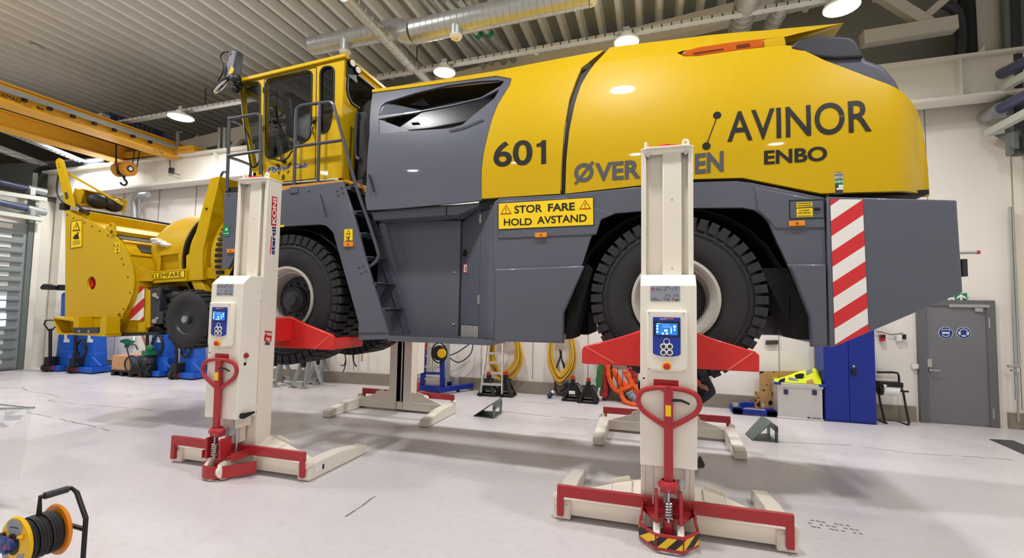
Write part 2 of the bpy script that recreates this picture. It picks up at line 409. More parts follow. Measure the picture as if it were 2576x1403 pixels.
# upright white posts on the right above the rail beam
b = B(); b.prism([on_y(px, py, 9.3) for px, py in ((2446, 136), (2520, 130), (2512, -30), (2440, -30))], (0, .3, 0)); struct('trim_5', b, 'beam_grey', smooth=0)
b = B(); b.prism([on_y(px, py, 9.1) for px, py in ((2452, 140), (2477, 113), (2478, 138))], (0, .02, 0)); struct('trim_6', b, 'beam_white', smooth=0)
for px0, px1, w_ in ((2432, 2440, .1), (2420, 2423, .06)):
    b = B(); b.cyl(on_y(px0, -20, 9.3), on_y(px1, 143, 9.3), w_, 10); tag(obj('downpipe', b, 'black'), 'dark vertical pipe standing on the rail beam, '+('nearest the white post' if px0 > 2430 else 'left of the one nearest the white post'), 'pipe')
b = B(); b.tube(smooth_path([on_y(px, py, 9.2) for px, py in ((2375, 10), (2398, 20), (2413, 45), (2418, 90), (2416, 143))], 4), .075, 10); tag(obj('curved_pipe', b, 'grey_dark'), 'dark pipe curving down to the rail beam at the upper right', 'pipe')
# ---------------------------------------------------------------- lamps on a cable tray
YT = 7.2
b = B(); a, c = on_y(290, 318, YT), on_y(2620, -88, YT); a.z += .02
b.bar(a+V((0, -.05, .055)), c+V((0, -.05, .055)), .01, .045); b.bar(a+V((0, .07, .055)), c+V((0, .07, .055)), .01, .045)
tray = obj('cable_tray', b, 'tray_holes', smooth=0); tag(tray, 'long perforated steel cable tray carrying the row of lamps', 'cable tray')
b = B(); b.bar(a+V((0, .01, .037)), c+V((0, .01, .037)), .11, .006); obj('tray_floor', b, 'galv', tray, smooth=0)
LAMPS = []
def lamp(px, py, label, r=.19, y=YT, pos=None, watts=None):
    q = pos if pos is not None else on_y(px, py, y); t = thing('high_bay_lamp', label, 'lamp', q, group='round high bay lamps')
    b = B(); b.lathe([(0, .14), (.09, .14), (.11, .05), (r, .03), (r, 0), (r-.02, 0)], q, n=28); obj('housing', b, 'white', t)
    b = B(); b.lathe([(0, .004), (r-.02, .004), (r-.02, -.006), (0, -.012)], q, n=28); obj('lens', b, 'lens', t)
    b = B(); b.bb(q+V((-.05, -.03, .13)), q+V((.05, .03, .24))); pos and b.cyl(q+V((0, .02, .2)), (q.x, q.y+.02, ZC-.0), .008, 6); obj('bracket', b, 'galv', t)
    L = bpy.data.lights.new('lamp_glow', 'AREA'); L.shape = 'DISK'; L.size = 2*r*.92; L.energy = watts or LW; L.color = (.985, .99, 1.); L.spread = radians(165)
    lo = bpy.data.objects.new('lamp_light', L); COL.objects.link(lo); lo.location = q+V((0, 0, -.03)); return t
LW = 95; LF = 130
lamp(1118, 183, 'round ceiling lamp glaring just above the grey air intake of the vehicle')
lamp(1576, 107, 'round ceiling lamp glaring over the roof seam of the yellow hood')
lamp(2117, 20, 'round ceiling lamp glaring above the tail of the yellow vehicle, at the upper right', .22)
lamp(455, 296, 'round ceiling lamp shining over the end of the yellow crane', .24)
lamp(211, 379, 'small round lamp seen below the yellow crane bridge', .22, y=8.)
for x in (-12.5, -8.5, -4.5, -.5, 3.5):
    for y, w_ in ((2.9, LF), (-5.6, LF*.42)):
        lamp(0, 0, 'round ceiling lamp over the open floor on our side of the vehicle', .21, pos=V((x, y, 7.)), watts=w_)
# ---------------------------------------------------------------- mobile column lifts
stripes('hazard', (244, 196, 30), (28, 26, 24), (1, 0, -1.), .13, .5, .45)
LN1 = V((-4.24, 4.085, 0)); LN2 = V((.115, 4.09, 0)); LF1 = V((-4.09, 7.35, 0)); LF2 = V((.17, 7.32, 0))
def nf(px, py, y): return on_y(px, py, LN2.y+y)-LN2          # traced on the right-hand lift
def ns(px, py, x=.207): return on_x(px, py, LN1.x+x)-LN1      # traced on the left-hand lift's side
HC = 3.15
lift = thing('column_lift', 'cream mobile column lift standing before the rear wheel, its bumper striped yellow and black', 'vehicle lift', LN2, group='four mobile column lifts carrying the yellow vehicle')
def L(n, b, m, p=None, **k): k.setdefault('bevel', .004); return obj(n, b, m, p or lift, local=True, **k)
# base: cross beam, two legs that thin out towards their tips, stepped gussets
b = B(); b.bb((-.92, 0, .035), (.92, .194, .165))
for s in (-1, 1):
    fr_ = [(s*.19, .25), (s*.27, .245), (s*.285, .29), (s*.44, .265), (s*.455, .21), (s*.785, .155)]; bk_ = [(s*.19, .345), (s*.27, .325), (s*.285, .32), (s*.44, .28), (s*.455, .275), (s*.785, .16)]
    b.prism([(s*.19, .006, .05)]+[(x, .006, z) for x, z in fr_]+[(s*.785, .006, .1)], (0, .016, 0)); b.prism([(s*.19, .174, .05)]+[(x, .174, z) for x, z in bk_]+[(s*.785, .174, .1)], (0, .012, 0))
    for p, q, p2, q2 in zip(fr_, fr_[1:], bk_, bk_[1:]): b.quad((p[0], .01, p[1]), (q[0], .01, q[1]), (q2[0], .184, q2[1]), (p2[0], .184, p2[1]))
    b.prism([(s*.3, .194, .3), (s*.46, .194, .26), (s*.46, .194, .3), (s*.445, .194, .315), (s*.315, .194, .355), (s*.3, .194, .345)], (0, .01, 0))
L('base_frame', b, 'cream', smooth=30)
for s in (-1, 1):
    b = B(); x0, x1 = s*.78, s*.925
    pr = [(0, .0), (.0, .145), (.02, .165), (.5, .165), (.98, .1), (1., .08), (1., .0)]
    b.prism([(x0, y-.03, z+.004) for y, z in pr], (x1-x0, 0, 0)); leg = L('leg', b, 'cream', bevel=.012, seg=3)
    b = B(); b.bb((x0+s*.02, -.036, .02), (x1-s*.0, -.03, .13)); L('foot_cap', b, 'cream_bright', leg)
    b = B(); b.cyl((s*.9, -.05, .17), (s*.9, .02, .17), .042, 16); b.cyl((s*.9, -.056, .19), (s*.9, -.05, .19), .012, 8); L('pivot', b, 'cream', leg)
# column: front cover over a C section, open slot with the screw at the back
b = B()
for s in (-1, 1):
    b.prism([(s*.207, -.005, .04), (s*.168, -.005, .04), (s*.168, .008, .04), (s*.187, .008, .04), (s*.187, .182, .04), (s*.062, .182, .04), (s*.062, .2, .04), (s*.207, .2, .04)], (0, 0, HC-.04))
b.bb((-.19, .06, .05), (.19, .07, HC-.01)); L('column', b, 'cream')
b = B(); b.bb((-.035, -.004, .4), (.115, .062, HC-.03)); cv = L('column_cover', b, 'cream', bevel=.008)
dots('screw_head', [(.04, -.003, z) for z in (2.72, 2.14, 1.5)], .007, .007, (0, -1, 0), 'zinc', L, p=cv)
b = B(); b.bb((-.062, .09, .03), (.062, .1, HC-.02)); b.bb((-.066, .09, .03), (-.06, .2, HC-.02)); b.bb((.06, .09, .03), (.066, .2, HC-.02)); L('slot', b, 'black', bevel=0)
b = B(); b.cyl((0, .15, .06), (0, .15, HC-.02), .02, 12); L('lead_screw', b, 'steel', bevel=0)
b = B(); b.prism([(-.215, .0, HC), (-.16, -.045, HC), (.16, -.045, HC), (.215, .0, HC), (.215, .21, HC), (-.215, .21, HC)], (0, 0, .014)); b.prism([(-.2, .0, HC-.04), (-.2, .02, HC-.04), (-.2, .02, HC), (-.2, -.01, HC)], (.4, 0, 0)); L('top_plate', b, 'cream_bright')
for s in (-1, 1): b = B(); b.cyl((s*.15, -.02, HC-.05), (s*.15, .06, HC-.05), .017, 6); L('bolt', b, 'steel', bevel=0)
b = B(); b.lathe([(.115, 0), (.125, .012), (.09, .03), (.04, .036), (0, .036)], (0, .08, HC+.014), n=8); b.lathe([(.02, .03), (.02, .05), (0, .05)], (0, .08, HC+.014), n=8); L('warning_cap', b, 'red')
def eye(M_):
    b = B(); b.M = M_
    o = [(-.03, 0, 0), (.03, 0, 0), (.03, 0, .03)]+[(.03*cos(a), 0, .045+.03*sin(a)) for a in [pi*i/8 for i in range(9)]]+[(-.03, 0, .03)]
    h = [(.012*cos(a), 0, .042+.012*sin(a)) for a in [2*pi*i/10 for i in range(10)]]
    b.plate(o, [h], (0, .014, 0)); return b
L('lifting_eye', eye(Matrix.Translation((.15, .03, HC+.014))), 'cream', bevel=0)
L('lifting_eye', eye(Matrix.Translation((-.16, .05, HC+.014)) @ Matrix.Rotation(pi/2.6, 4, 'Z')), 'cream', bevel=0)
# control cabinet
YB = -.265
b = B(); b.prism([(-.207, YB, .605), (-.207, YB, 1.985), (-.207, -.17, 2.075), (-.207, -.01, 2.075), (-.207, -.01, .605)], (.414, 0, 0)); cab = L('control_cabinet', b, 'cream_bright', bevel=.006)
b = B(); b.bb((-.187, -.002, .05), (.187, .012, .62)); L('lower_cover', b, 'cream')
b = B(); b.bb((-.12, -.2, .5), (.15, -.01, .61)); b.bb((-.03, -.12, .33), (.09, -.02, .62)); L('actuator_housing', b, 'cream')
b = B(); b.bb((.12, -.25, .44), (.13, -.18, .62)); b.cyl((-.02, -.15, .3), (-.02, -.15, .5), .016, 12); b.cyl((.09, -.13, .34), (.09, -.13, .52), .022, 12); b.cyl((.09, -.13, .24), (.09, -.13, .34), .012, 8); b.cyl((-.11, -.2, .3), (-.11, -.2, .6), .006, 6); L('actuator_rods', b, 'steel', bevel=0)
q0, q1 = nf(1636, 719, YB-.002), nf(1711, 758, YB-.002)
b = B(); b.bb((q0.x, YB-.002, q1.z), (q1.x, YB+.01, q0.z)); st = L('instruction_sticker', b, 'sling_grey', cab, bevel=0)
b = B()
def qd(b, x0, y0, x1, y1, k=1):  # small printed strip given in cabinet pixels
    a, c = nf(x0, y0, YB), nf(x1, y1, YB); b.bb((a.x, YB-.0035*k, c.z), (c.x, YB-.003*k, a.z))
for x0, y0, x1, y1 in ((1651, 725, 1653, 731), (1657, 723, 1658.5, 731), (1662, 726, 1664, 730), (1675, 721, 1684, 722), (1674, 721, 1675, 728), (1684, 721, 1685, 728), (1691, 726, 1693, 730), (1697, 723, 1704, 724), (1699, 724, 1700, 732), (1674, 741, 1685, 742), (1674, 741, 1675, 748), (1684, 741, 1685, 748), (1695, 741, 1706, 742), (1695, 741, 1696, 748), (1705, 741, 1706, 748), (1639, 749, 1652, 750), (1639, 752, 1658, 753), (1639, 755, 1664, 756), (1676, 751, 1684, 754), (1697, 752, 1706, 756)): qd(b, x0, y0, x1, y1)
b.mi = 1
for x0, y0, x1, y1 in ((1639, 724, 1646, 726), (1639, 727, 1641, 731), (1644, 727, 1646, 731), (1670, 728, 1676, 730), (1670, 748, 1672, 754), (1691, 748, 1693, 754)): qd(b, x0, y0, x1, y1)
obj('printed_diagram', b, ['ink_grey', 'ink_red'], lift, local=True, smooth=0)
q0, q1 = nf(1626, 779, YB), nf(1729, 930, YB); xm = (q0.x+q1.x)/2
b = B(); o = [(q0.x, YB, q1.z+.02), (q0.x, YB, q0.z), (q1.x, YB, q0.z), (q1.x, YB, q1.z+.02)]+[(xm+(q1.x-xm)*cos(t), YB, q1.z-.015*sin(t)) for t in [pi*i/8 for i in range(1, 8)]]
b.prism(o, (0, -.055, 0)); pan = L('control_panel', b, 'cream_bright', bevel=.015, seg=3)
YP = YB-.056
def pf(px, py, k=0.): return nf(px, py, YP)+V((0, -.001-k, 0))
q0, q1 = pf(1642.5, 797), pf(1712, 890); xm = (q0.x+q1.x)/2
b = B(); b.prism([(q0.x, q0.y, q1.z), (q0.x, q0.y, q0.z), (q1.x, q0.y, q0.z), (q1.x, q0.y, q1.z)]+[(xm+(q1.x-xm)*cos(t), q0.y, q1.z-.024*sin(t)) for t in [pi*i/8 for i in range(1, 8)]], (0, -.004, 0)); L('keypad', b, 'panel_blue', pan, bevel=.002)
b = B(); q0, q1 = pf(1646, 807), pf(1709, 847); b.bb((q0.x, YP-.009, q1.z), (q1.x, YP-.003, q0.z)); L('display_bezel', b, 'black_gloss', pan, bevel=.002)
b = B(); q0, q1 = pf(1650, 812), pf(1704.5, 843); b.bb((q0.x, YP-.0105, q1.z), (q1.x, YP-.008, q0.z)); L('screen', b, 'screen', pan, bevel=0)
b = B()
def pq(b, x0, y0, x1, y1): a, c = pf(x0, y0), pf(x1, y1); b.bb((a.x, YP-.0115, c.z), (c.x, YP-.01, a.z))
for x0, y0, x1, y1 in ((1651, 817, 1656, 822), (1651, 824, 1656, 829), (1651, 831.5, 1656, 836.5), (1694, 818, 1700, 824), (1695, 826, 1699, 832), (1671, 828, 1679, 834), (1665, 836, 1670, 841), (1675, 836, 1680, 841), (1687, 825, 1690, 838), (1666, 821, 1690, 822.5), (1652, 813, 1660, 814.5), (1666, 816, 1684, 817)): pq(b, x0, y0, x1, y1)
obj('screen_icons', b, 'screen_ink', lift, local=True, smooth=0)
b = B(); q = pf(1677, 858.5); b.lathe([(.019, 0), (.024, .003), (.024, .005), (.019, .005), (.019, 0)], (q.x, YP-.004, q.z), (0, -1, 0), 20); L('call_button', b, 'white', pan, bevel=0)
for px, py in ((1668.7, 871), (1684.7, 871), (1668.7, 886.3), (1684.7, 886.3)):
    q = pf(px, py); b = B(); b.lathe([(.024, 0), (.024, .006), (.017, .008), (.017, .006), (0, .006)], (q.x, YP-.004, q.z), (0, -1, 0), 18); bt = L('push_button', b, 'white', pan, bevel=0)
    b = B(); b.cyl((q.x, YP-.009, q.z), (q.x, YP-.011, q.z), .014, 14); L('button_face', b, 'wear_dark', pan, bevel=0)
q = pf(1677, 920); b = B(); b.lathe([(.034, 0), (.034, .005), (.022, .012), (0, .012)], (q.x, YP, q.z), (0, -1, 0), 24); L('stop_collar', b, 'reel_yellow', pan, bevel=0)
b = B(); b.lathe([(.015, 0), (.015, .018), (.024, .02), (.024, .032), (.018, .036), (0, .036)], (q.x, YP, q.z), (0, -1, 0), 20); L('emergency_stop', b, 'red', pan, bevel=0)
dots('panel_screw', [V((q.x, YP+.001, q.z)) for q in [pf(*c) for c in ((1633, 787), (1720, 788), (1633, 927), (1721, 932))]], .006, .006, (0, -1, 0), 'steel', L, p=pan)
text('stertil', pf(1660, 803.5), pf(1676, 803.5), pf(1660, 799), 'white', pan, .01, local=True, out=(0, -.005, 0)); text('KONI', pf(1678, 803.5), pf(1694, 803.5), pf(1678, 799), 'orange', pan, .02, local=True, out=(0, -.005, 0))
q0, q1 = nf(1644, 953, YB), nf(1707, 975, YB); b = B(); b.bb((q0.x, YB-.002, q1.z), (q1.x, YB+.004, q0.z)); q2, q3 = nf(1664, 974, YB), nf(1685, 986, YB); b.bb((q2.x, YB-.002, q3.z), (q3.x, YB+.004, q2.z)); L('red_notice', b, 'ink_red', cab, bevel=0)
b = B()
for x0, y0, x1, y1 in ((1655, 960, 1701, 961), (1655, 964, 1690, 965), (1674, 968, 1703, 969), (1655, 972, 1700, 973)): qd(b, x0, y0, x1, y1)
obj('notice_lines', b, 'tow_red', lift, local=True, smooth=0)
text('CE', nf(1666, 985, YB-.003), nf(1684, 985, YB-.003), nf(1666, 977, YB-.003), 'white', cab, .01, local=True)
b = B(); q = nf(1619.5, 951, YB); b.cyl((q.x, YB-.001, q.z), (q.x, YB+.01, q.z), .008, 10); L('keyhole', b, 'black', cab, bevel=0)
# cabinet side: hinges, isolator knob, key switch, crank handle
for px, py in ((656, 748), (650, 897), (644, 1023)): q = ns(px, py); b = B(); b.bb((.206, q.y-.012, q.z-.03), (.222, q.y+.008, q.z+.03)); L('hinge', b, 'cream', cab, bevel=.003)
q = ns(618, 894); b = B(); b.cyl((.2, q.y, q.z), (.212, q.y, q.z), .03, 16); L('knob_plate', b, 'steel', cab, bevel=0)
b = B(); b.cyl((.21, q.y, q.z), (.225, q.y, q.z), .024, 14); b.cyl((.22, q.y, q.z), (.24, q.y, q.z), .014, 12); L('isolator_knob', b, 'tow_red', cab, bevel=0)
q = ns(616, 915); b = B(); b.bb((.2, q.y-.015, q.z-.016), (.212, q.y+.015, q.z+.016)); L('key_switch', b, 'black', cab)
q = ns(613, 1044); b = B(); b.tube([(.2, q.y-.03, q.z), (.235, q.y-.03, q.z), (.24, q.y+.1, q.z+.012)], [.03, .03, .012], 10); L('crank_handle', b, 'black', cab, bevel=0)
# maker's lettering up the side of the column, load label below
def side(pts, d=.001): return [ns(*p)+V((d, 0, 0)) for p in pts]
k = side([(681.5, 566), (694.5, 568.5), (697.5, 496.5), (684.5, 493)]); b = B(); b.prism([V((.2075, p.y, p.z)) for p in k], (.0015, 0, 0)); mk = L('maker_plate', b, 'ink_red', bevel=0)
def vt(s, lo, hi, m, bold):  # text running upwards between pixel lo (bottom, far edge) and hi
    (ax_, ay_), (bx_, by_), (cx_, cy_) = lo, hi[0], hi[1]
    return text(s, ns(ax_, ay_), ns(bx_, by_), ns(cx_, cy_), m, lift, bold, local=True, out=(.003, 0, 0))
vt('KONI', (693, 564), ((695.8, 500), (683.5, 561.5)), 'white', .035)
vt('stertil', (690.5, 640), ((694, 571), (680.5, 640)), 'ink_blue', .03)
b = B(); k = side([(681, 640), (679, 638), (682, 594), (684, 594)]); b.prism([V((.2075, p.y, p.z)) for p in k], (.0015, 0, 0)); L('maker_swoosh', b, 'ink_red', bevel=0)
k = side([(664, 857.5), (682, 859), (684.5, 833.5), (666, 831.5)]); b = B(); b.prism([V((.2075, p.y, p.z)) for p in k], (.0015, 0, 0)); L('load_label', b, 'ink_red', bevel=0)
text('13000', ns(665.5, 843), ns(683, 844.5), ns(666, 835), 'white', lift, .03, local=True, out=(.003, 0, 0)); text('kg', ns(669, 857), ns(679, 857.5), ns(669.5, 847), 'white', lift, .03, local=True, out=(.003, 0, 0))
k = side([(666, 867), (678, 868), (679, 860), (667, 859)]); b = B(); b.prism([V((.2075, p.y, p.z)) for p in k], (.0015, 0, 0)); L('code_label', b, 'ink_grey', bevel=0)
# red cross bar with turned-down ends, tow unit
b = B(); b.bb((-.89, -.075, .205), (.89, -.035, .3))
for s in (-1, 1): b.bb((s*.89, -.075, .045), (s*.835, -.035, .21))
L('tow_bar', b, 'tow_red', bevel=.006)
b = B(); b.prism([(-.2, -.08, .2), (-.12, -.26, .2), (.12, -.26, .2), (.2, -.08, .2)], (0, 0, .03))
for s in (-1, 1): b.bb((s*.2, -.28, .19), (s*.185, -.05, .27))
b.bb((-.1, -.33, .21), (-.075, -.2, .42)); b.bb((.075, -.33, .21), (.1, -.2, .42)); b.cyl((0, -.25, .03), (0, -.25, .22), .04, 12); L('tow_carriage', b, 'tow_red')
for s in (-1, 1):
    b = B(); b.lathe([(.02, -.028), (.06, -.028), (.092, -.022), (.095, 0), (.092, .022), (.06, .028), (.02, .028)], (s*.085, -.25, .097), (1, 0, 0), 24); wh = L('tow_wheel', b, 'cream_bright', bevel=0)
    b = B(); b.cyl((s*.05, -.25, .097), (s*.125, -.25, .097), .022, 10); L('axle', b, 'grey_dark', wh, bevel=0)
b = B(); b.tube([(.024*cos(t), -.31+.024*sin(t), .245+.0032*t) for t in [i*pi/6 for i in range(72)]], .007, 6); b.cyl((0, -.31, .22), (0, -.31, .5), .011, 8); b.lathe([(.03, 0), (.03, .03), (.018, .05), (0, .05)], (0, -.31, .46)); L('spring', b, 'steel', bevel=0)
b = B(); b.lathe([(.075, 0), (.08, .02), (.06, .05), (.05, .05)], (0, -.29, .47), n=8); b.bb((-.06, -.32, .43), (.06, -.24, .49)); L('pump_head', b, 'tow_red')
hy = -.3
b = B(); b.bar((0, hy, .5), (0, hy-.01, 1.2), .036, .066); hd = L('handle_post', b, 'tow_red')
lp = smooth_path([(0, hy, 1.205), (.1, hy, 1.2), (.19, hy, 1.17), (.222, hy, 1.1), (.19, hy, 1.03), (.1, hy, .965), (0, hy, .905)], 5)
b = B(); b.tube(lp+[(-p[0], p[1], p[2]) for p in lp[-2:0:-1]], .02, 10, closed=True); L('handle_loop', b, 'tow_red', bevel=0)
b = B(); b.tube([(.02, hy-.02, 1.12), (.09, hy-.02, 1.122), (.15, hy-.02, 1.1)], [.012, .011, .008], 8); L('release_lever', b, 'black', bevel=0)
b = B(); b.bb((-.022, hy-.034, 1.0), (.018, hy-.02, 1.08)); L('handle_sticker', b, 'sign_yellow', bevel=0)
# bumper round the tow wheels
gp = [(-.21, -.06), (-.21, -.2), (-.09, -.345), (.1, -.345), (.215, -.2), (.215, -.06)]
b = B()
for p, q in zip(gp, gp[1:]): b.bar((p[0], p[1], .085), (q[0], q[1], .085), .012, .12)
L('bumper', b, 'tow_red')
bs = B()
for p, q in zip(gp[0:-1], gp[1:]):
    d = (V((q[0], q[1], 0))-V((p[0], p[1], 0))).normalized(); nn = V((d.y, -d.x, 0)); nn = nn if nn.y < 0 or (abs(nn.y) < .01 and nn.x*p[0] > 0) else -nn
    bs.bar(V((p[0], p[1], .085))+nn*.0075+d*.004, V((q[0], q[1], .085))+nn*.0075-d*.004, .002, .075)
L('bumper_stripes', bs, 'hazard', bevel=0)
# lifting carriage with the wheel forks
YK = .46
o = [nf(*p, YK) for p in ((1466, 872), (1560, 847), (1630, 824), (1722, 824), (1790, 850), (1900, 884), (1911, 893), (1911, 936), (1690, 925), (1466, 915))]
b = B(); b.prism([V((p.x, YK, p.z)) for p in o], (0, .05, 0)); b.bb((-.05, .13, 1.5), (.05, YK+.01, 1.62)); b.bb((-.19, .22, 1.36), (.19, YK+.02, 1.62)); fk = L('wheel_carriage', b, 'red', bevel=.012)
zt, zb = o[0].z, o[-1].z
for s, zz, zc in ((-1, zb, zt), (1, o[7].z, o[6].z)):
    xx = -.77 if s < 0 else o[6].x-.01
    b = B(); b.bb((xx, YK+.02, zz), (xx-s*.1, 1.05, zc-.02)); L('fork', b, 'red', bevel=.012)
for w_ in ([nf(1475, 873, YK), nf(1545, 913, YK)], [nf(1893, 888, YK), nf(1830, 932, YK)]): b = B(); b.tube(w_, .006, 6); L('weld', b, 'weld_highlight', fk, bevel=0)
# the other three
lift1 = dup(lift, LN1, label='cream mobile column lift before the front wheel, showing its lettered side and plain red bumper', skip=('bumper_stripes', 'bumper'))
gq = smooth_path([(-.13, -.06, .09), (-.2, -.2, .09), (-.1, -.34, .09), (.07, -.33, .09), (.2, -.2, .09), (.29, -.06, .09)], 5)
b = B()
for p, q in zip(gq, gq[1:]): b.bar(p, q, .012, .12)
obj('bumper', b, 'tow_red', lift1, local=True, smooth=50)
b = B(); b.prism([(.785+.143, .04, .06), (.785+.143, .2, .06), (.785+.143, .2, .12), (.785+.143, .04, .12)], (.002, 0, 0)); sk = obj('rating_sticker', b, 'white', lift1, local=True, smooth=0)
b = B(); b.bb((.9295, .16, .065), (.931, .19, .115)); obj('sticker_print', b, 'ink', sk, local=True, smooth=0)
dup(lift, LF1, (0, 0, pi), label='far cream column lift behind the front wheel, its dark open slot facing us', skip=('bumper_stripes',))
dup(lift, LF2, (0, 0, pi), label='far cream column lift behind the rear wheel, mostly hidden by the near lift', skip=('bumper_stripes',))
# ---------------------------------------------------------------- the airport snow blower, nose slightly down on the lifts
veh = thing('snow_blower', 'big yellow and grey airport snow blower raised off the floor on four column lifts', 'snow blower', (-2.5, 5.73, 1.42), (0, -.0157, 0))
def P(n, b, m, p=None, **k): k.setdefault('bevel', .004); return obj(n, b, m, p or veh, **k)
def pl(px, y): return [on_y(a, c, y) for a, c in px]
def poly(px, y, t): return B().prism(pl(px, y), (0, t, 0))
YS = 4.79          # plane of the lower side panels
YFAR = 6.68
def hood(x, z): return 4.80+.15*max(0, (z-3.35)/.9)**2+.22*min(1.1, max(0, (x-2.0)/.3))**2
def hv(px, py):
    y = 4.8
    for _ in range(30): p = on_y(px, py, y); y = hood(p.x, p.z)
    return V((p.x, y, p.z))
def curved(px, holes=(), t=.04, off=0., step=.09):
    b = B(); L = [[hv(*q) for q in px]]+[[hv(*q) for q in h] for h in holes]; ed = []
    for l in L:
        vs = [b.bm.verts.new((p.x, 0, p.z)) for p in l]; ed += [b.bm.edges.new((vs[i], vs[(i+1) % len(vs)])) for i in range(len(vs))]
    bmesh.ops.triangle_fill(b.bm, use_beauty=True, edges=ed)
    zs = [v.co.z for v in b.bm.verts]; xs = [v.co.x for v in b.bm.verts]; z = min(zs)+step
    while z < max(zs): bmesh.ops.bisect_plane(b.bm, geom=b.bm.verts[:]+b.bm.edges[:]+b.bm.faces[:], plane_co=(0, 0, z), plane_no=(0, 0, 1)); z += step
    x = 1.96
    while x < max(xs): bmesh.ops.bisect_plane(b.bm, geom=b.bm.verts[:]+b.bm.edges[:]+b.bm.faces[:], plane_co=(x, 0, 0), plane_no=(1, 0, 0)); x += .05
    for v in b.bm.verts: v.co.y = hood(v.co.x, v.co.z)+off
    bmesh.ops.recalc_face_normals(b.bm, faces=b.bm.faces)
    fs = b.bm.faces[:]; r = bmesh.ops.extrude_face_region(b.bm, geom=fs)
    for v in [g for g in r['geom'] if isinstance(g, bmesh.types.BMVert)]: v.co.y += t
    return b
def skin(A, C):
    """faces between two rows of points"""
    b = B(); a = [b.v(p) for p in A]; c = [b.v(p) for p in C]
    for i in range(len(a)-1): b.face([a[i], a[i+1], c[i+1], c[i]])
    return b
def mirror_far(p): return V((p.x, 2*5.73-p.y, p.z))
# --- wheels
def wheel(px, py, yf, w=.55, r=.81, mirrored=False, name='wheel', dark_hub=True):
    c = on_y(px, py, YS); c.y = yf; s = -1 if mirrored else 1; ax = V((0, s, 0))
    b = B(); pr = [(.4, .05), (.42, .02), (.5, -.01), (.62, 0), (.72, .02), (.765, .05), (.77, w-.05), (.72, w-.02), (.62, w), (.5, w+.01), (.42, w-.02), (.4, w-.05)]
    b.lathe([(a*r/.81, h) for a, h in pr], c, ax, 56); n = 46
    b.lathe([(.655*r/.81, -.004), (.66*r/.81, -.01), (.67*r/.81, -.004)], c, ax, 56)
    for i in range(n):
        for k, (y0, y1, dt) in enumerate(((-.0, .2, 0), (.19, .36, .5), (.35, w, 0))):
            t = 2*pi*(i+dt)/n; rad = V((cos(t), 0, sin(t))); tan = V((-sin(t), 0, cos(t)))
            m = Matrix((tan, V((0, 1, 0)), rad)).transposed(); yc = (y0+y1)/2; rr = .775*r/.81
            b.box(c+rad*rr+ax*yc, (.078*r/.81, (y1-y0)-.018, .075*r/.81), m)
            if k != 1: b.box(c+rad*(rr-.045)+ax*(yc+(-.085 if k == 0 else .085)), (.074*r/.81, .03, .06), m)
    t_ = P('tire', b, 'rubber', bevel=0, smooth=40)
    b = B(); q = .395*r/.81
    b.lathe([(q+.012, .03), (q+.016, -.002), (q-.012, -.006), (q-.03, .02), (q-.045, .05), (q-.05, .06), (q-.05, .085), (q-.065, .09), (q-.09, .2), (q-.1, .24), (q-.13, .25), (q-.13, w-.1), (q, w-.05)], c, ax, 48); rm = P('rim', b, 'rim', bevel=0)
    b = B(); b.lathe([(q-.1, .235), (q-.13, .22), (.17, .2), (.16, .13), (.09, .1), (.085, .075), (0, .07)], c, ax, 40)
    for i in range(12): t = 2*pi*i/12; d = c+V((.21*cos(t), 0, .21*sin(t)))+ax*.2; b.cyl(d, d-ax*.03, .018, 6)
    P('hub', b, 'grey_dark' if dark_hub else 'rim', rm, bevel=0)
    return c
cr = wheel(1699, 752, YS+.01); cf = wheel(716, 752, YS+.01)
for c0 in (cr, cf): wheel(0, 0, 0) if False else None
def far_wheel(c0):
    q0 = {o.name for o in veh.children_recursive}
    for o in list(veh.children):
        if o.name.startswith('tire') or o.name.startswith('rim'): pass
for src, c0 in (('tire', cr), ('rim', cr), ('tire.001', cf), ('rim.001', cf)):
    o = bpy.data.objects[src]; c = o.copy(); COL.objects.link(c); c.parent = veh; c.name = src.split('.')[0]
    c.matrix_local = Matrix.Translation((0, 0, 0)) @ Matrix.Scale(-1, 4, (0, 1, 0))
    for g_ in o.children: d = g_.copy(); COL.objects.link(d); d.parent = c
b = B()
for c in (cr, cf): b.cyl((c.x, YS+.2, c.z), (c.x, YFAR-.2, c.z), .13, 14); b.ball((c.x, 5.73, c.z), .26, 14)
P('axles', b, 'black', bevel=0)
# --- chassis and wheel wells
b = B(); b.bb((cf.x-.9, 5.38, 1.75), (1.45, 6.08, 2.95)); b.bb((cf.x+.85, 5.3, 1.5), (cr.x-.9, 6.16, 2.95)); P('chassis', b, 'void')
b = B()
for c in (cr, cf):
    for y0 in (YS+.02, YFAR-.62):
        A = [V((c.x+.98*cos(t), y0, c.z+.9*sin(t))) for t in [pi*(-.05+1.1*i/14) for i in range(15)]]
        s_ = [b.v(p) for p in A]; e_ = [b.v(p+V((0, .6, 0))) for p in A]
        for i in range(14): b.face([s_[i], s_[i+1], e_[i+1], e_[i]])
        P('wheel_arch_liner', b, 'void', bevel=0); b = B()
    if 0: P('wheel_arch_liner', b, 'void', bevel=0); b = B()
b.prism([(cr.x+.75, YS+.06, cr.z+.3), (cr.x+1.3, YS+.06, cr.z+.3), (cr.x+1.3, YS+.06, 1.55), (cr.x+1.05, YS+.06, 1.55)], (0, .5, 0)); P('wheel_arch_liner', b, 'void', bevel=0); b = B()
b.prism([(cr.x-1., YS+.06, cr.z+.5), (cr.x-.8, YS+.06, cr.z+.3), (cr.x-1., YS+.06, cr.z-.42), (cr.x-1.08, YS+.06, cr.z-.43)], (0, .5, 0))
P('wheel_arch_liner', b, 'void', bevel=0)
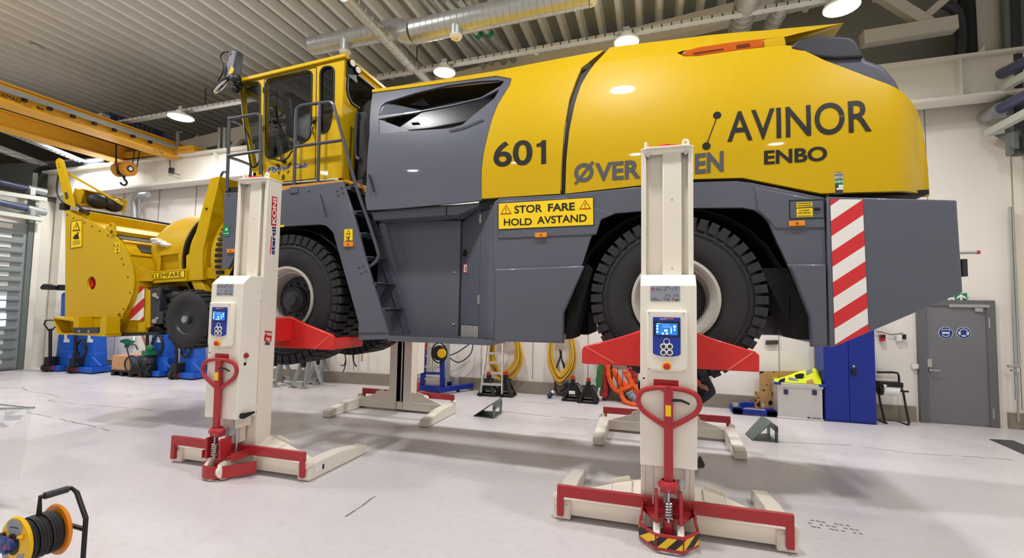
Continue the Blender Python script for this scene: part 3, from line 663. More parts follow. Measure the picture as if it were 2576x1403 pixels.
# --- lower side panel with the rear arch
sk = [(1243, 508), (1257, 498), (1420, 489), (1610, 470), (1745, 458), (1850, 455), (1888, 459), (2073, 497), (2085, 871), (2041, 872), (2037, 797), (1990, 681), (1957, 612), (1943, 580), (1934, 558), (1917, 540), (1899, 528), (1868, 522), (1745, 523), (1610, 531), (1550, 536), (1530, 540), (1512, 550), (1500, 565), (1485, 602), (1442, 735), (1419, 786), (1418, 863), (1242, 858)]
P('side_panel', poly(sk, YS, .05), 'grey')
fr_ = [poly([(1245, 676), (1471, 668), (1442, 733), (1418, 785), (1417.5, 862), (1243, 857.5)], YS-.03, .035), poly([(1978, 664), (2079, 664), (2084, 870), (2043, 871), (2039, 796), (1993, 680)], YS-.03, .035), poly([(1252, 600), (1500, 590), (1512, 552), (1545, 538), (1420, 496), (1258, 505)], YS-.012, .02), poly([(1905, 526), (1937, 556), (1950, 575), (2077, 573), (2074, 505), (1900, 470)], YS-.012, .02)]
for b in fr_: P('raised_panel', b, 'grey', bevel=.016, seg=2)
# far side skirt
b = B(); a0, a1 = on_y(1242, 858, YS), on_y(2085, 871, YS)
b.prism([(-1.6, YFAR-.05, 1.45), (-.85, YFAR-.05, 1.45), (-.75, YFAR-.05, 2.4), (-.5, YFAR-.05, 2.75), (.9, YFAR-.05, 2.75), (1.2, YFAR-.05, 1.5), (1.5, YFAR-.05, 1.5), (1.5, YFAR-.05, 2.9), (-5.2, YFAR-.05, 2.9), (-5.2, YFAR-.05, 2.3), (-5., YFAR-.05, 2.7), (-3.8, YFAR-.05, 2.7), (-3.3, YFAR-.05, 1.4)], (0, .05, 0)); P('far_side_panel', b, 'grey')
def sign(px, y, m, t=.006, name='sign', p=None, **k): return P(name, poly(px, y-t, t), m, p, bevel=0, **k)
sg = sign([(1253, 511), (1493, 495.5), (1494, 566), (1253, 577.5)], YS-.012, 'ink', name='warning_sign', label='yellow sign reading STOR FARE HOLD AVSTAND')
sign([(1254.5, 512), (1491.5, 497), (1492.5, 565), (1254.5, 576)], YS-.018, 'sign_yellow', .002, 'sign_face', sg)
YT_ = YS-.022
def lt(s, bl, br, tl, m, bold=.02, y=YT_, p=None, **k): return text(s, on_y(*bl, y), on_y(*br, y), on_y(*tl, y), m, p or veh, bold, **k)
lt('STOR', (1294, 537), (1364, 533), (1294, 517.5), 'ink', .02, p=sg); lt('FARE', (1378.5, 532), (1446, 528.5), (1378.5, 512.5), 'ink', .03, p=sg)
lt('HOLD', (1267.5, 567.5), (1338, 566), (1267.5, 550), 'ink', .02, p=sg); lt('AVSTAND', (1351, 563.5), (1476, 557.5), (1351, 544.5), 'ink', .02, p=sg)
def warn_tri(c, h, y, m1, m2, p):
    """rounded warning triangle with an exclamation mark; c = pixel of base centre"""
    a = on_y(*c, y); s = on_y(c[0], c[1]-h, y).z-a.z; w_ = s*.62
    b = B()
    def tri(k, yy, t=.002):
        o = a+V((0, 0, s*.36)); q = [a+V((-w_, 0, 0)), a+V((w_, 0, 0)), a+V((0, 0, s))]; q = [o+(i-o)*k for i in q]; b.prism([V((i.x, yy, i.z)) for i in q], (0, t, 0))
    tri(1., y-.002); b.mi = 1; tri(.72, y-.0035); b.mi = 2
    b.prism([a+V((-.045*s, -.006, .62*s)), a+V((.045*s, -.006, .62*s)), a+V((.02*s, -.006, .28*s)), a+V((-.02*s, -.006, .28*s))], (0, .002, 0)); b.bb(a+V((-.035*s, -.006, .14*s)), a+V((.035*s, -.004, .21*s)))
    return P('warning_triangle', b, [m1, m2, 'ink'], p, bevel=0)
mat('tri_red', (190, 82, 22), .5)
warn_tri((1273, 538.5), 24, YS-.021, 'tri_red', 'sign_yellow', sg); warn_tri((1472, 526), 24, YS-.021, 'tri_red', 'sign_yellow', sg)
def marker(px, y=YS-.012, sub=True):
    o = P('side_marker', poly(px, y-.02, .02), 'orange', bevel=.004, label='orange side reflector')
    x0 = sum(a for a, c in px)/4; y0 = sum(c for a, c in px)/4; q = on_y(x0, y0, y-.021); b = B(); b.lathe([(.007, 0), (.011, 0), (.011, .002), (.007, .002)], q, (0, -1, 0), 12); P('reflector_mark', b, 'amber_dark', o, bevel=0)
marker([(1345.5, 585.5), (1375, 584), (1375.5, 596), (1345.5, 597)]); marker([(1985, 556), (2025, 554), (2026, 567), (1985.5, 569)]); marker([(864, 608), (887, 608), (887, 619.5), (863.5, 620)], YS); marker([(570, 626), (589, 626), (589, 634.5), (570, 635.5)], YS)
# panel flap with the yellow labels on the tail side
b = B(); fl_ = [(1986, 504), (2073, 501.5), (2074, 548), (1987, 550)]
for i in range(4): b.bar(on_y(*fl_[i], YS-.014), on_y(*fl_[(i+1) % 4], YS-.014), .004, .007)
fp = P('flap_seam', b, 'black', bevel=0)
sign([(2004, 509), (2043, 507), (2044, 519), (2004, 522)], YS-.012, 'sign_yellow', name='small_label'); s2 = sign([(2004, 525), (2044, 522.5), (2044.5, 545), (2004.5, 546.5)], YS-.012, 'sign_yellow', name='small_label', label='yellow label reading PANSER HEV/SENK')
y_ = YS-.02
lt('PANSER', (2011, 531.5), (2037, 529.5), (2011, 528), 'ink', .02, y_, s2); lt('HEV/SENK', (2007, 538), (2041, 536.5), (2007, 533.8), 'ink', .02, y_, s2)
for q in (((2006, 512), (2041, 510.2)), ((2006, 517.5), (2041, 515.7))): b = B(); b.bar(on_y(*q[0], y_), on_y(*q[1], y_), .002, .005); P('label_print', b, 'ink', s2, bevel=0)
b = B(); b.bar(on_y(2006, 543.4, y_), on_y(2042, 542, y_), .002, .004); P('label_print', b, 'ink', s2, bevel=0)
b = B(); b.box(on_y(2056, 525, YS-.02), (.05, .02, .022)); P('flap_latch', b, 'black')
# --- tail box with red and white chevron board
tb = [(2080, 494), (2408, 503), (2423, 735), (2190, 834), (2096, 873), (2087, 872)]
P('tail_box', poly(tb, YS-.035, 1.95), 'grey', bevel=.012)
stripes('chevron', (214, 46, 52), (238, 234, 228), (-.72, 0, 1.), .27, .5, .35, .09)
P('chevron_board', poly([(2089, 501), (2170, 501.5), (2185, 835), (2101, 870)], YS-.042, .006), 'chevron', bevel=0, label='red and white hazard board')
b = B(); b.bb(on_y(2420, 651, YS+.15), on_y(2436, 695, YS+.15)+V((0, .5, 0))); P('tail_hitch', b, 'grey_dark')
b = B(); b.cyl(on_y(2405, 636, 5.0), on_y(2458, 634.5, 5.0), .014, 10); P('tail_pin', b, 'galv', bevel=0)
b = B(); b.cyl(on_y(2457, 634.6, 5.0), on_y(2464, 634.3, 5.0), .017, 10); P('pin_tip', b, 'red', bevel=0)
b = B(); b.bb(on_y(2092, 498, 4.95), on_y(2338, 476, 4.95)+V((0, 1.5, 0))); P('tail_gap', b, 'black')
# --- fuel filler neck
q = on_y(2105.5, 492, YS+.06); b = B(); b.lathe([(.058, 0), (.058, .2), (0, .2)], q, n=24); fil = P('fuel_filler', b, 'wear_dark', bevel=0)
b = B(); b.lathe([(.056, .135), (.06, .14), (.06, .17), (.056, .175), (.063, .18), (.063, .195), (.0, .2)], q, n=24); P('filler_cap', b, 'steel', fil, bevel=0)
b = B()
for r_, z0, z1, k, a0, a1 in ((.0595, .09, .14, 'sign_green', -120, -20), (.0602, .04, .058, 'white', -110, -20), (.0602, .06, .085, 'white', -95, -35)):
    for i in range(8):
        t0, t1 = radians(a0+(a1-a0)*i/8), radians(a0+(a1-a0)*(i+1)/8); b.mi = 0 if k == 'sign_green' else 1
        b.quad(q+V((r_*cos(t0), r_*sin(t0), z0)), q+V((r_*cos(t1), r_*sin(t1), z0)), q+V((r_*cos(t1), r_*sin(t1), z1)), q+V((r_*cos(t0), r_*sin(t0), z1)))
P('filler_label', b, ['sign_green', 'white'], fil, bevel=0)
def round_neck(p): d = p.x-q.x; return V((p.x, q.y-sqrt(max(1e-4, .0615**2-min(d*d, .0036))), p.z))
text('DIESEL', q+V((-.03, 0, .105)), q+V((.056, 0, .105)), q+V((-.03, 0, .123)), 'white', fil, .02, surf=round_neck)
# --- black gap under the hoods
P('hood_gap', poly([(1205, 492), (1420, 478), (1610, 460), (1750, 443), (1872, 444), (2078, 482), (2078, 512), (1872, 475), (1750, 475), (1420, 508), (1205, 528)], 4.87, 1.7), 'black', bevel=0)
# --- rear hood
seam = [(1535, 119), (1512, 139), (1497, 159), (1480, 182), (1462, 213), (1447, 258), (1432, 330), (1425, 400), (1422, 487)]
rh = [(1497, 159)]+seam[3:]+[(1610, 466), (1745, 450), (1868, 446.5), (1895, 452), (2066, 486), (2240, 481), (2338, 492), (2334, 420), (2325, 350), (2315, 300), (2307, 278), (2292, 254), (2175, 190), (2075, 152), (2010, 121), (1990, 115), (1968, 113.5), (1860, 126), (1757, 141), (1722, 142), (1703, 133)]
P('rear_hood', curved(rh, t=.05), 'yellow', bevel=0)
RY = 5.17
cre = [(1497, 159), (1600, 147), (1703, 133), (1716, 128), (1760, 121), (1850, 107), (1922, 98), (1976, 92), (2012, 83), (2062, 72), (2120, 58.6)]
top = [(1535, 119), (1620, 108), (1715, 97), (1730, 95), (1776, 89), (1860, 81), (1930, 76), (1990, 70), (2030, 66.5), (2075, 62.5), (2122, 58)]
A = [hv(*p) if i < 8 else on_y(*p, [5.02, 5.08, 5.16][i-8]) for i, p in enumerate(cre)]; T = [on_y(*p, RY) for p in top]; Tf = [V((p.x, 6.29, p.z+.01)) for p in T]; Af = [mirror_far(p) for p in A]
b = skin(A, T); b2 = skin(T, Tf); b3 = skin(Tf, Af)
b.bm.from_mesh(b2.bm and (lambda m_: (b2.bm.to_mesh(m_), m_)[1])(bpy.data.meshes.new('x'))); b.bm.from_mesh((lambda m_: (b3.bm.to_mesh(m_), m_)[1])(bpy.data.meshes.new('x')))
bmesh.ops.remove_doubles(b.bm, verts=b.bm.verts, dist=.001)
P('hood_roof', b, 'yellow', bevel=0)
# tapering roof fin running back to a point, and the block behind the beacon
fin = [on_y(*p, RY+.02) for p in ((1930, 90), (1976, 90), (2012, 82), (2062, 71), (2122, 58.5), (2060, 78), (2010, 97), (1978, 108), (1940, 104))]
P('roof_fin', B().prism(fin, (0, .05, 0)), 'yellow')
P('roof_fin', B().prism([V((p.x, 6.2, p.z)) for p in fin], (0, .05, 0)), 'yellow')
yb = hv(1950, 105).y
P('beacon_block', poly([(1921, 98), (1974, 91), (1979, 114), (1922, 121)], yb-.005, .2), 'yellow', bevel=.012)
bq = [(1714, 134), (1726, 126), (1760, 117), (1840, 105), (1919, 96), (1922, 101), (1921, 118), (1840, 129), (1757, 140.5), (1730, 142), (1718, 139)]
bc = P('amber_beacon', poly(bq, yb-.012, .16), 'amber', bevel=.012, seg=3)
for bx_ in ([(1744, 132), (1820, 121), (1821, 125), (1745, 137)], [(1852, 113), (1886, 108), (1888, 117), (1853, 122)]): P('beacon_lamp', poly(bx_, yb-.016, .01), 'amber_dark', bc, bevel=.003)
# inner side under the roof, closes the hood towards the far side
P('far_hood', curved(rh, t=.05).bm and (lambda b_: ([setattr(v.co, 'y', 2*5.73-v.co.y) for v in b_.bm.verts], b_)[1])(curved(rh, t=.05)), 'yellow', bevel=0)
# grey tail grille above the sloping edge
tg = [(1905, 150), (1990, 112), (2012, 97), (2062, 85), (2146, 90), (2160, 104), (2182, 147), (2225, 163), (2240, 180), (2256, 198), (2268, 222), (2290, 258), (2300, 300), (2240, 330), (1905, 300)]
b = poly(tg, 5.0, 1.46); P('tail_cowl', b, 'grey', bevel=.05, seg=4)
b = poly([(1990, 118), (2013, 101), (2064, 88), (2140, 93), (2158, 110), (2176, 143), (2100, 146), (2040, 140)], 4.965, .05); P('tail_cowl_trim', b, 'grey_dark', bevel=.02, seg=3)
# --- front hood with the fleet number
fh = [(1212, 499), (1212, 430), (1217, 385), (1226, 345), (1238, 300), (1252, 264), (1283, 214), (1287, 197), (1462, 171), (1448, 205), (1432, 250), (1420, 320), (1413, 400), (1409, 487)]
P('front_hood', curved(fh, t=.05), 'yellow', bevel=0)
cr2 = [(936, 232), (1030, 220), (1130, 206), (1248, 190), (1287, 197), (1462, 171)]; tp2 = [(936, 225), (1030, 212), (1130, 197), (1248, 178), (1330, 162), (1520, 126)]
A = [hv(*p) for p in cr2]; T = [on_y(*p, 5.12 if i > 3 else hv(*cr2[i]).y+.04+.02*i) for i, p in enumerate(tp2)]; Tf = [V((p.x, 6.34, p.z)) for p in T]
b = skin(A, T); m_ = bpy.data.meshes.new('x'); skin(T, Tf).bm.to_mesh(m_); b.bm.from_mesh(m_); m_ = bpy.data.meshes.new('x'); skin(Tf, [mirror_far(p) for p in A]).bm.to_mesh(m_); b.bm.from_mesh(m_); bmesh.ops.remove_doubles(b.bm, verts=b.bm.verts, dist=.001)
P('front_roof', b, 'yellow', bevel=0)
b = curved([(1409, 487), (1413, 400), (1420, 320), (1432, 250), (1448, 205), (1462, 171), (1500, 155), (1470, 260), (1440, 487)], t=.04, off=.06); P('hood_seam', b, 'black', bevel=0)
# grey cover with the two air intakes
gc = [(936, 233), (1030, 221), (1130, 207), (1247, 190.5), (1284, 198), (1281, 214), (1250, 264), (1236, 300), (1224, 345), (1215, 385), (1211, 430), (1211, 503), (1122, 512), (1000, 523), (922, 528), (917, 500), (921, 450), (928, 340)]
up = [(951, 290), (957, 266), (968, 256), (1045, 232), (1125, 213), (1202, 203), (1251, 200), (1268, 203), (1259, 214), (1210, 243), (1136, 262), (1045, 279)]
lo = [(951, 298), (1045, 281), (1137, 264), (1210, 246), (1256, 223), (1242, 247), (1192, 287), (1163, 312), (1133, 322), (1031, 328), (952, 336)]
P('intake_cover', curved(gc, [up, lo], t=.04, off=.012), 'grey', bevel=0)
b = curved([(948, 292), (950, 240), (1080, 205), (1250, 186), (1276, 200), (1250, 262), (1150, 335), (948, 340)], t=.02, off=.2); ik = P('intake_recess', b, 'black_gloss', bevel=0)
b = B(); 
b.quad(hv(951, 298)+V((0, .02, 0)), hv(952, 336)+V((0, .02, 0)), hv(1031, 328)+V((0, .03, 0)), hv(1029, 326)+V((0, .19, 0))); b.quad(hv(951, 290)+V((0, .02, 0)), hv(956, 262)+V((0, .02, 0)), hv(968, 255)+V((0, .03, 0)), hv(1045, 262)+V((0, .19, 0))); P('intake_ramp', b, 'grey', ik, bevel=0, fixn=False)
b = curved([(1009, 247), (1046, 228), (1062, 249), (1030, 249)], t=.01, off=.19); P('intake_lit_patch', b, 'grey_rail', ik, bevel=0)  # lit triangle in the upper intake, put in as a lighter grey sheet
b = B(); b.bar(hv(1015, 293)+V((0, .18, 0)), hv(1035, 292)+V((0, .18, 0)), .02, .02); P('intake_lamp', b, 'white', ik)
b = B(); b.tube([hv(930, 440)-V((0, .012, 0)), hv(942, 482)-V((0, .012, 0))], .012, 8); P('cover_latch', b, 'black', bevel=0)
b = B(); b.tube(smooth_path([hv(*p)-V((0, .002, 0)) for p in ((1130, 328), (1165, 320), (1195, 308), (1216, 300))], 4), .007, 6); P('cover_crease', b, 'grey', bevel=0)
# --- lettering on the hoods
def hs(p):
    return V((p.x, hood(p.x, p.z)-.004, p.z))
def hl(s, bl, br, tl, m, bold, **k): return text(s, hv(*bl), hv(*br), hv(*tl), m, veh, bold, surf=hs, **k)
hl('60', (1242, 420.5), (1340, 414), (1242, 358), 'ink', .02, label='black digits 60 of the fleet number')
P('digit', B().prism([hv(*p)-V((0, .004, 0)) for p in ((1361.5, 412.5), (1361.5, 368), (1350, 369.5), (1350, 362), (1358, 360), (1364, 353), (1374, 352.5), (1374, 411.7))], (0, .004, 0)), 'ink', bevel=0, label='black digit 1 of the fleet number')
hl('AVINOR', (1829.5, 358), (2193, 331), (1829.5, 282), 'ink', .012, label='black lettering AVINOR')
hl('ENBO', (1922, 414.5), (2080.5, 404), (1922, 379), 'ink', .03, label='black lettering ENBO')
for t_, bl_, br_, tl_ in (('VER', (1497, 457), (1612, 448.5), (1497, 411)), ('AAS', (1620, 448), (1740, 439), (1620, 399)), ('EN', (1748, 438), (1820.5, 431.5), (1748, 387))): hl(t_, bl_, br_, tl_, 'ink_grey', .035, label='grey capital letters half hidden by the lift column')
b = B(); rx_, ry_ = 24.5, 24.; R_O = [hv(1469+rx_*cos(t)+2*sin(t)*0, 434+ry_*sin(t)-.07*rx_*cos(t)) for t in [2*pi*i/28 for i in range(28)]]; R_I = [hv(1469+14.5*cos(t), 434+14.*sin(t)-.07*14*cos(t)) for t in [2*pi*i/28 for i in range(28)]]; e_ = V((0, .004, 0))
for i in range(28): j = (i+1) % 28; b.quad(R_O[i]-e_, R_O[j]-e_, R_I[j]-e_, R_I[i]-e_)
b.bar(hv(1447, 463)-e_, hv(1492, 407)-e_, .003, .03); P('lettering', b, 'ink_grey', bevel=0, label='grey letter O with a slash', fixn=False)
b = B()
for px, py, r_ in ((1804, 290.5, 10.5), (1777, 367.5, 10.5)): q = hv(px, py); rr = (hv(px+r_, py)-q).length; b.cyl(q-V((0, .004, 0)), q+V((0, .01, 0)), rr, 22)
b.bar(hv(1803, 296)-V((0, .003, 0)), hv(1779, 360)-V((0, .003, 0)), .004, .009); P('emblem', b, 'ink', bevel=0, label='black emblem of two dots joined by a line')
# --- cab
YC, YCF = 4.95, 5.92
XR_ = on_y(868, 137, YC).x           # rear wall of the cab
w1 = [(607, 230), (610, 216), (619, 208), (647, 204), (655, 212), (653, 402), (647, 416), (635, 423), (629, 410), (615, 310)]
w2 = [(667.5, 211.5), (674, 198), (684, 195), (776, 177), (784, 182), (785, 192), (782, 336), (777, 347.5), (769, 354), (687, 397), (674, 398), (667.5, 388.5)]
w3 = [(805, 182), (812, 169), (828, 165.6), (838, 170.5), (840.7, 178.7), (839.7, 257), (831.5, 310), (823, 331), (812, 335.5), (805, 331)]
def rnd(L):
    for _ in range(2):
        o = []
        for i, p in enumerate(L):
            for q in (L[i-1], L[(i+1) % len(L)]):
                d = hypot(q[0]-p[0], q[1]-p[1]); k = min(.3, 4/d); o.append((p[0]+(q[0]-p[0])*k, p[1]+(q[1]-p[1])*k))
        L = o
    return L
w1, w2, w3 = rnd(w1), rnd(w2), rnd(w3)
side = [(603, 212), (860, 149), (860, 447), (652, 466), (640, 452), (622, 360), (610, 300)]
b = B(); b.plate(pl(side, YC), [pl(w, YC) for w in (w1, w2, w3)], (0, .05, 0)); cabs = P('cab_side', b, 'yellow', smooth=30, bevel=0)
b = B(); b.plate([V((p.x, YCF, p.z)) for p in pl(side, YC)], [[V((p.x, YCF, p.z)) for p in pl(w, YC)] for w in (w1, w2, w3)], (0, -.05, 0)); P('cab_far_side', b, 'yellow', smooth=30, bevel=0)
def grow(L, k):
    cx = sum(p[0] for p in L)/len(L); cy = sum(p[1] for p in L)/len(L)
    return [(cx+(p[0]-cx)*k+copysign(2.5, p[0]-cx)*(1 if k > 1 else 0), cy+(p[1]-cy)*k) for p in L]
for i, w in enumerate((w1, w2, w3)):
    loop = pl(w, YC-.004); b = B(); b.tube(loop, .011, 6, closed=True); sl = P('window_seal', b, 'black', bevel=0)
    b = B(); b.face([b.v(p) for p in pl(w, YC+.018)]); P('window_glass', b, 'glass_dark' if i == 2 else 'glass', bevel=0, smooth=0)
    b = B(); b.face([b.v(V((p.x, YCF-.02, p.z))) for p in pl(w, YC)]); P('window_glass', b, 'glass', bevel=0, smooth=0)
    b = B(); b.tube([V((p.x, YCF-.02, p.z)) for p in pl(w, YC)], .02, 6, closed=True); P('window_seal', b, 'black', bevel=0)
# door outline, hinges, handle
for L in ([(665, 200), (796, 168.5), (793, 449), (668, 462)],):
    b = B()
    for p, q in zip(L, L[1:]): b.bar(on_y(*p, YC-.002), on_y(*q, YC-.002), .004, .009)
    b.bar(on_y(665, 200, YC-.002), on_y(660, 460, YC-.002), .004, .008); P('door_seam', b, 'black', bevel=0)
b = B(); b.bar(on_y(663, 220, YC-.01), on_y(663, 233, YC-.01), .02, .015); P('door_hinge', b, 'black')
b = B(); b.ball(on_y(788, 306, YC-.03), .03, 10); b.tube([on_y(784, 318, YC-.01), on_y(785, 330, YC-.035), on_y(789, 338, YC-.03)], .01, 6); P('door_handle', b, 'black', bevel=0)
b = B(); b.prism(pl([(690, 461), (850, 447.5), (850, 456), (690, 471)], YC-.01), (0, .06, 0)); P('door_sill', b, 'alu')
# roof, rear wall with its window, front
z0 = on_y(604, 205, YC); z1 = on_y(862, 141, YC)
b = B(); rp_ = [on_y(600, 206, YC-.03), on_y(868, 142, YC-.03), on_y(868, 133, YC-.03), on_y(600, 197, YC-.03)]
rp_ = [V((p.x, YC-.03, p.z)) for p in rp_]; b.prism(rp_, (0, YCF-YC+.06, 0)); P('cab_roof', b, 'yellow', bevel=.008)
b = B(); b.prism([V((p.x+(.06 if i in (0, 3) else -.06), YC+.06, p.z-dz_)) for i, (p, dz_) in enumerate(zip(rp_, (.05, .05, .12, .12)))], (0, YCF-YC-.12, 0)); P('headliner', b, 'grey_dark')
zt, zb = on_y(860, 149, YC).z, on_y(860, 447, YC).z; y0, y1 = YC+.001, YCF
wz0, wz1 = on_x(872, 238, XR_).z, on_x(873, 163, XR_).z
hole = [V((XR_, y, z)) for y, z in ((YC+.1, wz1-.02), (YC+.08, wz1-.06), (YC+.07, wz0+.08), (YC+.1, wz0), (YC+.17, wz0-.06), (YCF-.15, wz0-.07), (YCF-.09, wz0), (YCF-.09, wz1-.05), (YCF-.12, wz1-.02))]
xr = on_y(860, 300, YC).x
hole = [V((xr, p.y, p.z)) for p in hole]
b = B(); b.plate([V((xr, y0, zb)), V((xr, y1, zb)), V((xr, y1, zt)), V((xr, y0, zt))], [hole], (-.05, 0, 0)); P('cab_rear', b, 'yellow', smooth=30, bevel=0)
b = B(); b.tube([p+V((.004, 0, 0)) for p in hole], .018, 6, closed=True); P('window_seal', b, 'black', bevel=0)
b = B(); b.face([b.v(p-V((.02, 0, 0))) for p in hole]); P('window_glass', b, 'glass_dark', bevel=0, smooth=0)
b = B(); b.prism([V((xr+.002, YC+.04, zt-.02)), V((xr+.002, YC+.22, zt-.02)), V((xr+.002, YC+.26, zt-.2)), V((xr+.002, YC+.04, zt-.2))], (.02, 0, 0)); wlm = P('work_lamp_mount', b, 'black')
for px, py in ((886, 158.5), (900, 176)):
    q = on_x(px, py, xr+.05); b = B(); b.lathe([(.0, -.03), (.055, -.03), (.055, .01), (.045, .012), (0, .012)], q, (1, -.25, 0), 18); k_ = P('work_lamp', b, 'black', bevel=0)
    b = B(); b.lathe([(.043, .013), (.0, .016)], q, (1, -.25, 0), 18); P('lamp_glass', b, 'white', k_, bevel=0)
b = B(); fr0 = pl([(603, 212), (610, 300), (622, 360), (640, 452)], YC)
for p, q in zip(fr0, fr0[1:]):
    for s in (0, 1): yy = YC+.05 if s == 0 else YCF-.05; b.bar(V((p.x, yy, p.z)), V((q.x, yy, q.z)), .08, .03)
b.bar(V((fr0[0].x, YC, fr0[0].z-.05)), V((fr0[0].x, YCF, fr0[0].z-.05)), .05, .1); b.bar(V((fr0[3].x, YC, fr0[3].z)), V((fr0[3].x, YCF, fr0[3].z)), .05, .2); P('windscreen_frame', b, 'yellow')
b = B()
for p, q in zip(fr0, fr0[1:]): b.quad(V((p.x+.01, YC, p.z)), V((p.x+.01, YCF, p.z)), V((q.x+.01, YCF, q.z)), V((q.x+.01, YC, q.z)))
P('windscreen', b, 'glass', bevel=0, smooth=0)
b = B(); b.bb((fr0[3].x, YC+.02, zb-.02), (xr-.01, YCF-.02, zb+.06)); P('cab_floor', b, 'grey_dark')
# seat, console and wiper seen through the glass
sx = on_y(752, 300, 5.35); b = B(); b.box(sx+V((0, 0, .0)), (.13, .42, .62), Euler((0, -.12, 0))); b.box(sx+V((-.28, 0, -.42)), (.55, .44, .14)); b.box(sx+V((-.12, -.26, -.12)), (.26, .06, .07)); b.bb((sx.x-.35, 5.22, zb), (sx.x-.15, 5.5, sx.z-.45)); P('driver_seat', b, 'black', bevel=.04, seg=3)
cx_ = on_y(712, 395, 5.3); b = B(); b.tube([V((cx_.x, 5.35, zb)), on_y(706, 330, 5.35), on_y(690, 268, 5.35)], .025, 8); b.tube([on_y(690, 268, 5.35)+V((.14*cos(t)*.5, .19*sin(t), .14*cos(t))) for t in [2*pi*i/20 for i in range(20)]], .014, 6, closed=True); P('steering_column', b, 'black', bevel=0)
b = B(); b.tube(pl([(676, 215), (677, 320), (692, 340), (707, 402)], YC-.05), .008, 6); b.tube(pl([(678, 290), (700, 350), (711, 400)], YC-.055), .008, 6); b.tube(pl([(684, 305), (716, 395)], YC-.05), .006, 6); b.ball(on_y(713, 404, YC-.03), .035, 8); b.tube(smooth_path(pl([(668, 388), (690, 400), (712, 404), (724, 396), (736, 378)], YC-.04), 4), .01, 6); b.tube(smooth_path(pl([(668, 312), (690, 320), (708, 318), (722, 308), (730, 300), (740, 295)], YC+.12), 4), .009, 6); P('window_wiper', b, 'black', bevel=0)
# decals
fl = lambda s, bl, br, tl, m, bo, **k: text(s, on_y(*bl, YC), on_y(*br, YC), on_y(*tl, YC), m, veh, bo, shear=.3, **k)
fl('Flying', (672, 436), (729.5, 429.5), (672, 420.5), 'white', .07, out=(.0, -.003, 0)); fl('Cab', (736, 425), (774.5, 421.5), (736, 412), 'white', .07, out=(0, -.003, 0))
fl('Flying', (673, 435), (729, 429), (673, 421.5), 'ink_blue', .03, out=(0, -.005, 0), label='blue slanted lettering Flying Cab'); fl('Cab', (737, 424), (774, 420.5), (737, 412.5), 'ink_blue', .03, out=(0, -.005, 0), label='blue slanted lettering Flying Cab')
b = B(); sc = on_y(713.5, 425, YC-.004); k = (on_y(713.5, 400, YC).z-sc.z)/25
def seg(p, q, w_=1.6): b.bar(sc+V((p[0]*k, 0, p[1]*k)), sc+V((q[0]*k, 0, q[1]*k)), .002, w_*k)
for a in range(6):
    t = radians(90+60*a)
    if a in (2, 4): r0, r1 = 12, 18
    else: r0, r1 = 12, 26
    d = (cos(t), sin(t)); n_ = (-d[1], d[0])
    seg((d[0]*r0, d[1]*r0), (d[0]*r1, d[1]*r1), 1.2)
    for r_ in range(r0+2, r1, 4):
        for s in (-1, 1): seg((d[0]*r_, d[1]*r_), (d[0]*(r_+4)+n_[0]*4.5*s, d[1]*(r_+4)+n_[1]*4.5*s), 1.3)
P('snowflake_decal', b, 'ink', bevel=0)
# mirrors on the front corner
YM = 4.82
b = B(); b.prism(pl([(583, 122), (595, 124), (594, 140), (587, 180), (584, 197), (575, 202), (563, 197), (561, 183), (575, 140)], YM), (0, .12, 0)); mr = P('mirror_housing', b, 'grey_dark', bevel=.02, seg=3)
b = B(); b.prism(pl([(582, 165), (588, 172), (585, 183), (574, 188), (577, 178)], YM-.003), (0, .01, 0)); P('mirror_flash', b, 'yellow', mr, bevel=0)
b = B(); b.tube(smooth_path(pl([(573, 131), (565, 130), (555, 138), (555, 150), (562, 168), (556, 190), (547, 203)], YM-.02), 3), .014, 6); b.tube(pl([(572, 198), (588, 195), (598, 205), (605, 212)], YM+.03), .035, 8); b.ball(on_y(594, 199, YM+.02), .07, 10); b.ball(on_y(592, 224, YM+.06), .06, 10); b.tube(pl([(592, 224), (600, 215)], YM+.06), .02, 6); P('mirror_arm', b, 'black', bevel=0)
q = on_y(555, 216, YM); m3 = Euler((0, -.62, 0)); b = B(); b.ball((0, 0, 0), 1, 16); 
for v in b.bm.verts: v.co = q+m3.to_matrix() @ V((v.co.x*.17, v.co.y*.06, v.co.z*.035))
kerb = P('kerb_mirror', b, 'black', bevel=0)
b = B(); b.ball((0, 0, 0), 1, 16)
for v in b.bm.verts: v.co = q+m3.to_matrix() @ V((v.co.x*.145, v.co.y*.05-.005, v.co.z*.03-.012))
P('mirror_glass', b, 'mirror', kerb, bevel=0)
# --- front fender and ladder
fe = [(564, 485), (700, 479), (745, 470), (862, 456), (897, 568), (917, 645), (976, 840), (979, 853), (901, 855), (902, 812), (838, 586), (829, 575), (819, 567), (804, 564.5), (704, 570), (640, 574), (612, 585), (600, 610), (592, 640), (573, 677), (557, 674)]
P('front_fender', poly(fe, YS, .045), 'grey', bevel=.005)
dots('fender_bolt', pl([(777, 480), (848, 479), (859, 471.5), (863, 484), (851, 490.5), (902, 672), (913.5, 667), (907, 686.5), (920, 681), (575, 489), (731, 481), (742, 480)], YS), .014, .012, (0, -1, 0), 'grey_rail', P)
b = B(); b.bar(on_y(806, 488, YS-.004), on_y(822, 545, YS-.004), .008, .012); b.bar(on_y(901, 838, YS-.004), on_y(973, 837, YS-.004), .006, .008); P('fender_seam', b, 'grey_dark', bevel=0)
P('hand_rail_foot', poly([(728, 470), (748, 468), (748, 484), (728, 486)], YS-.015, .02), 'grey')
g1 = sign([(866, 577), (886.5, 575.5), (886.5, 605), (865.5, 606.5)], YS, 'sign_yellow', name='warning_label', label='yellow warning label beside the ladder')
warn_tri((876, 588.5), 11, YS-.008, 'ink', 'sign_yellow', g1)
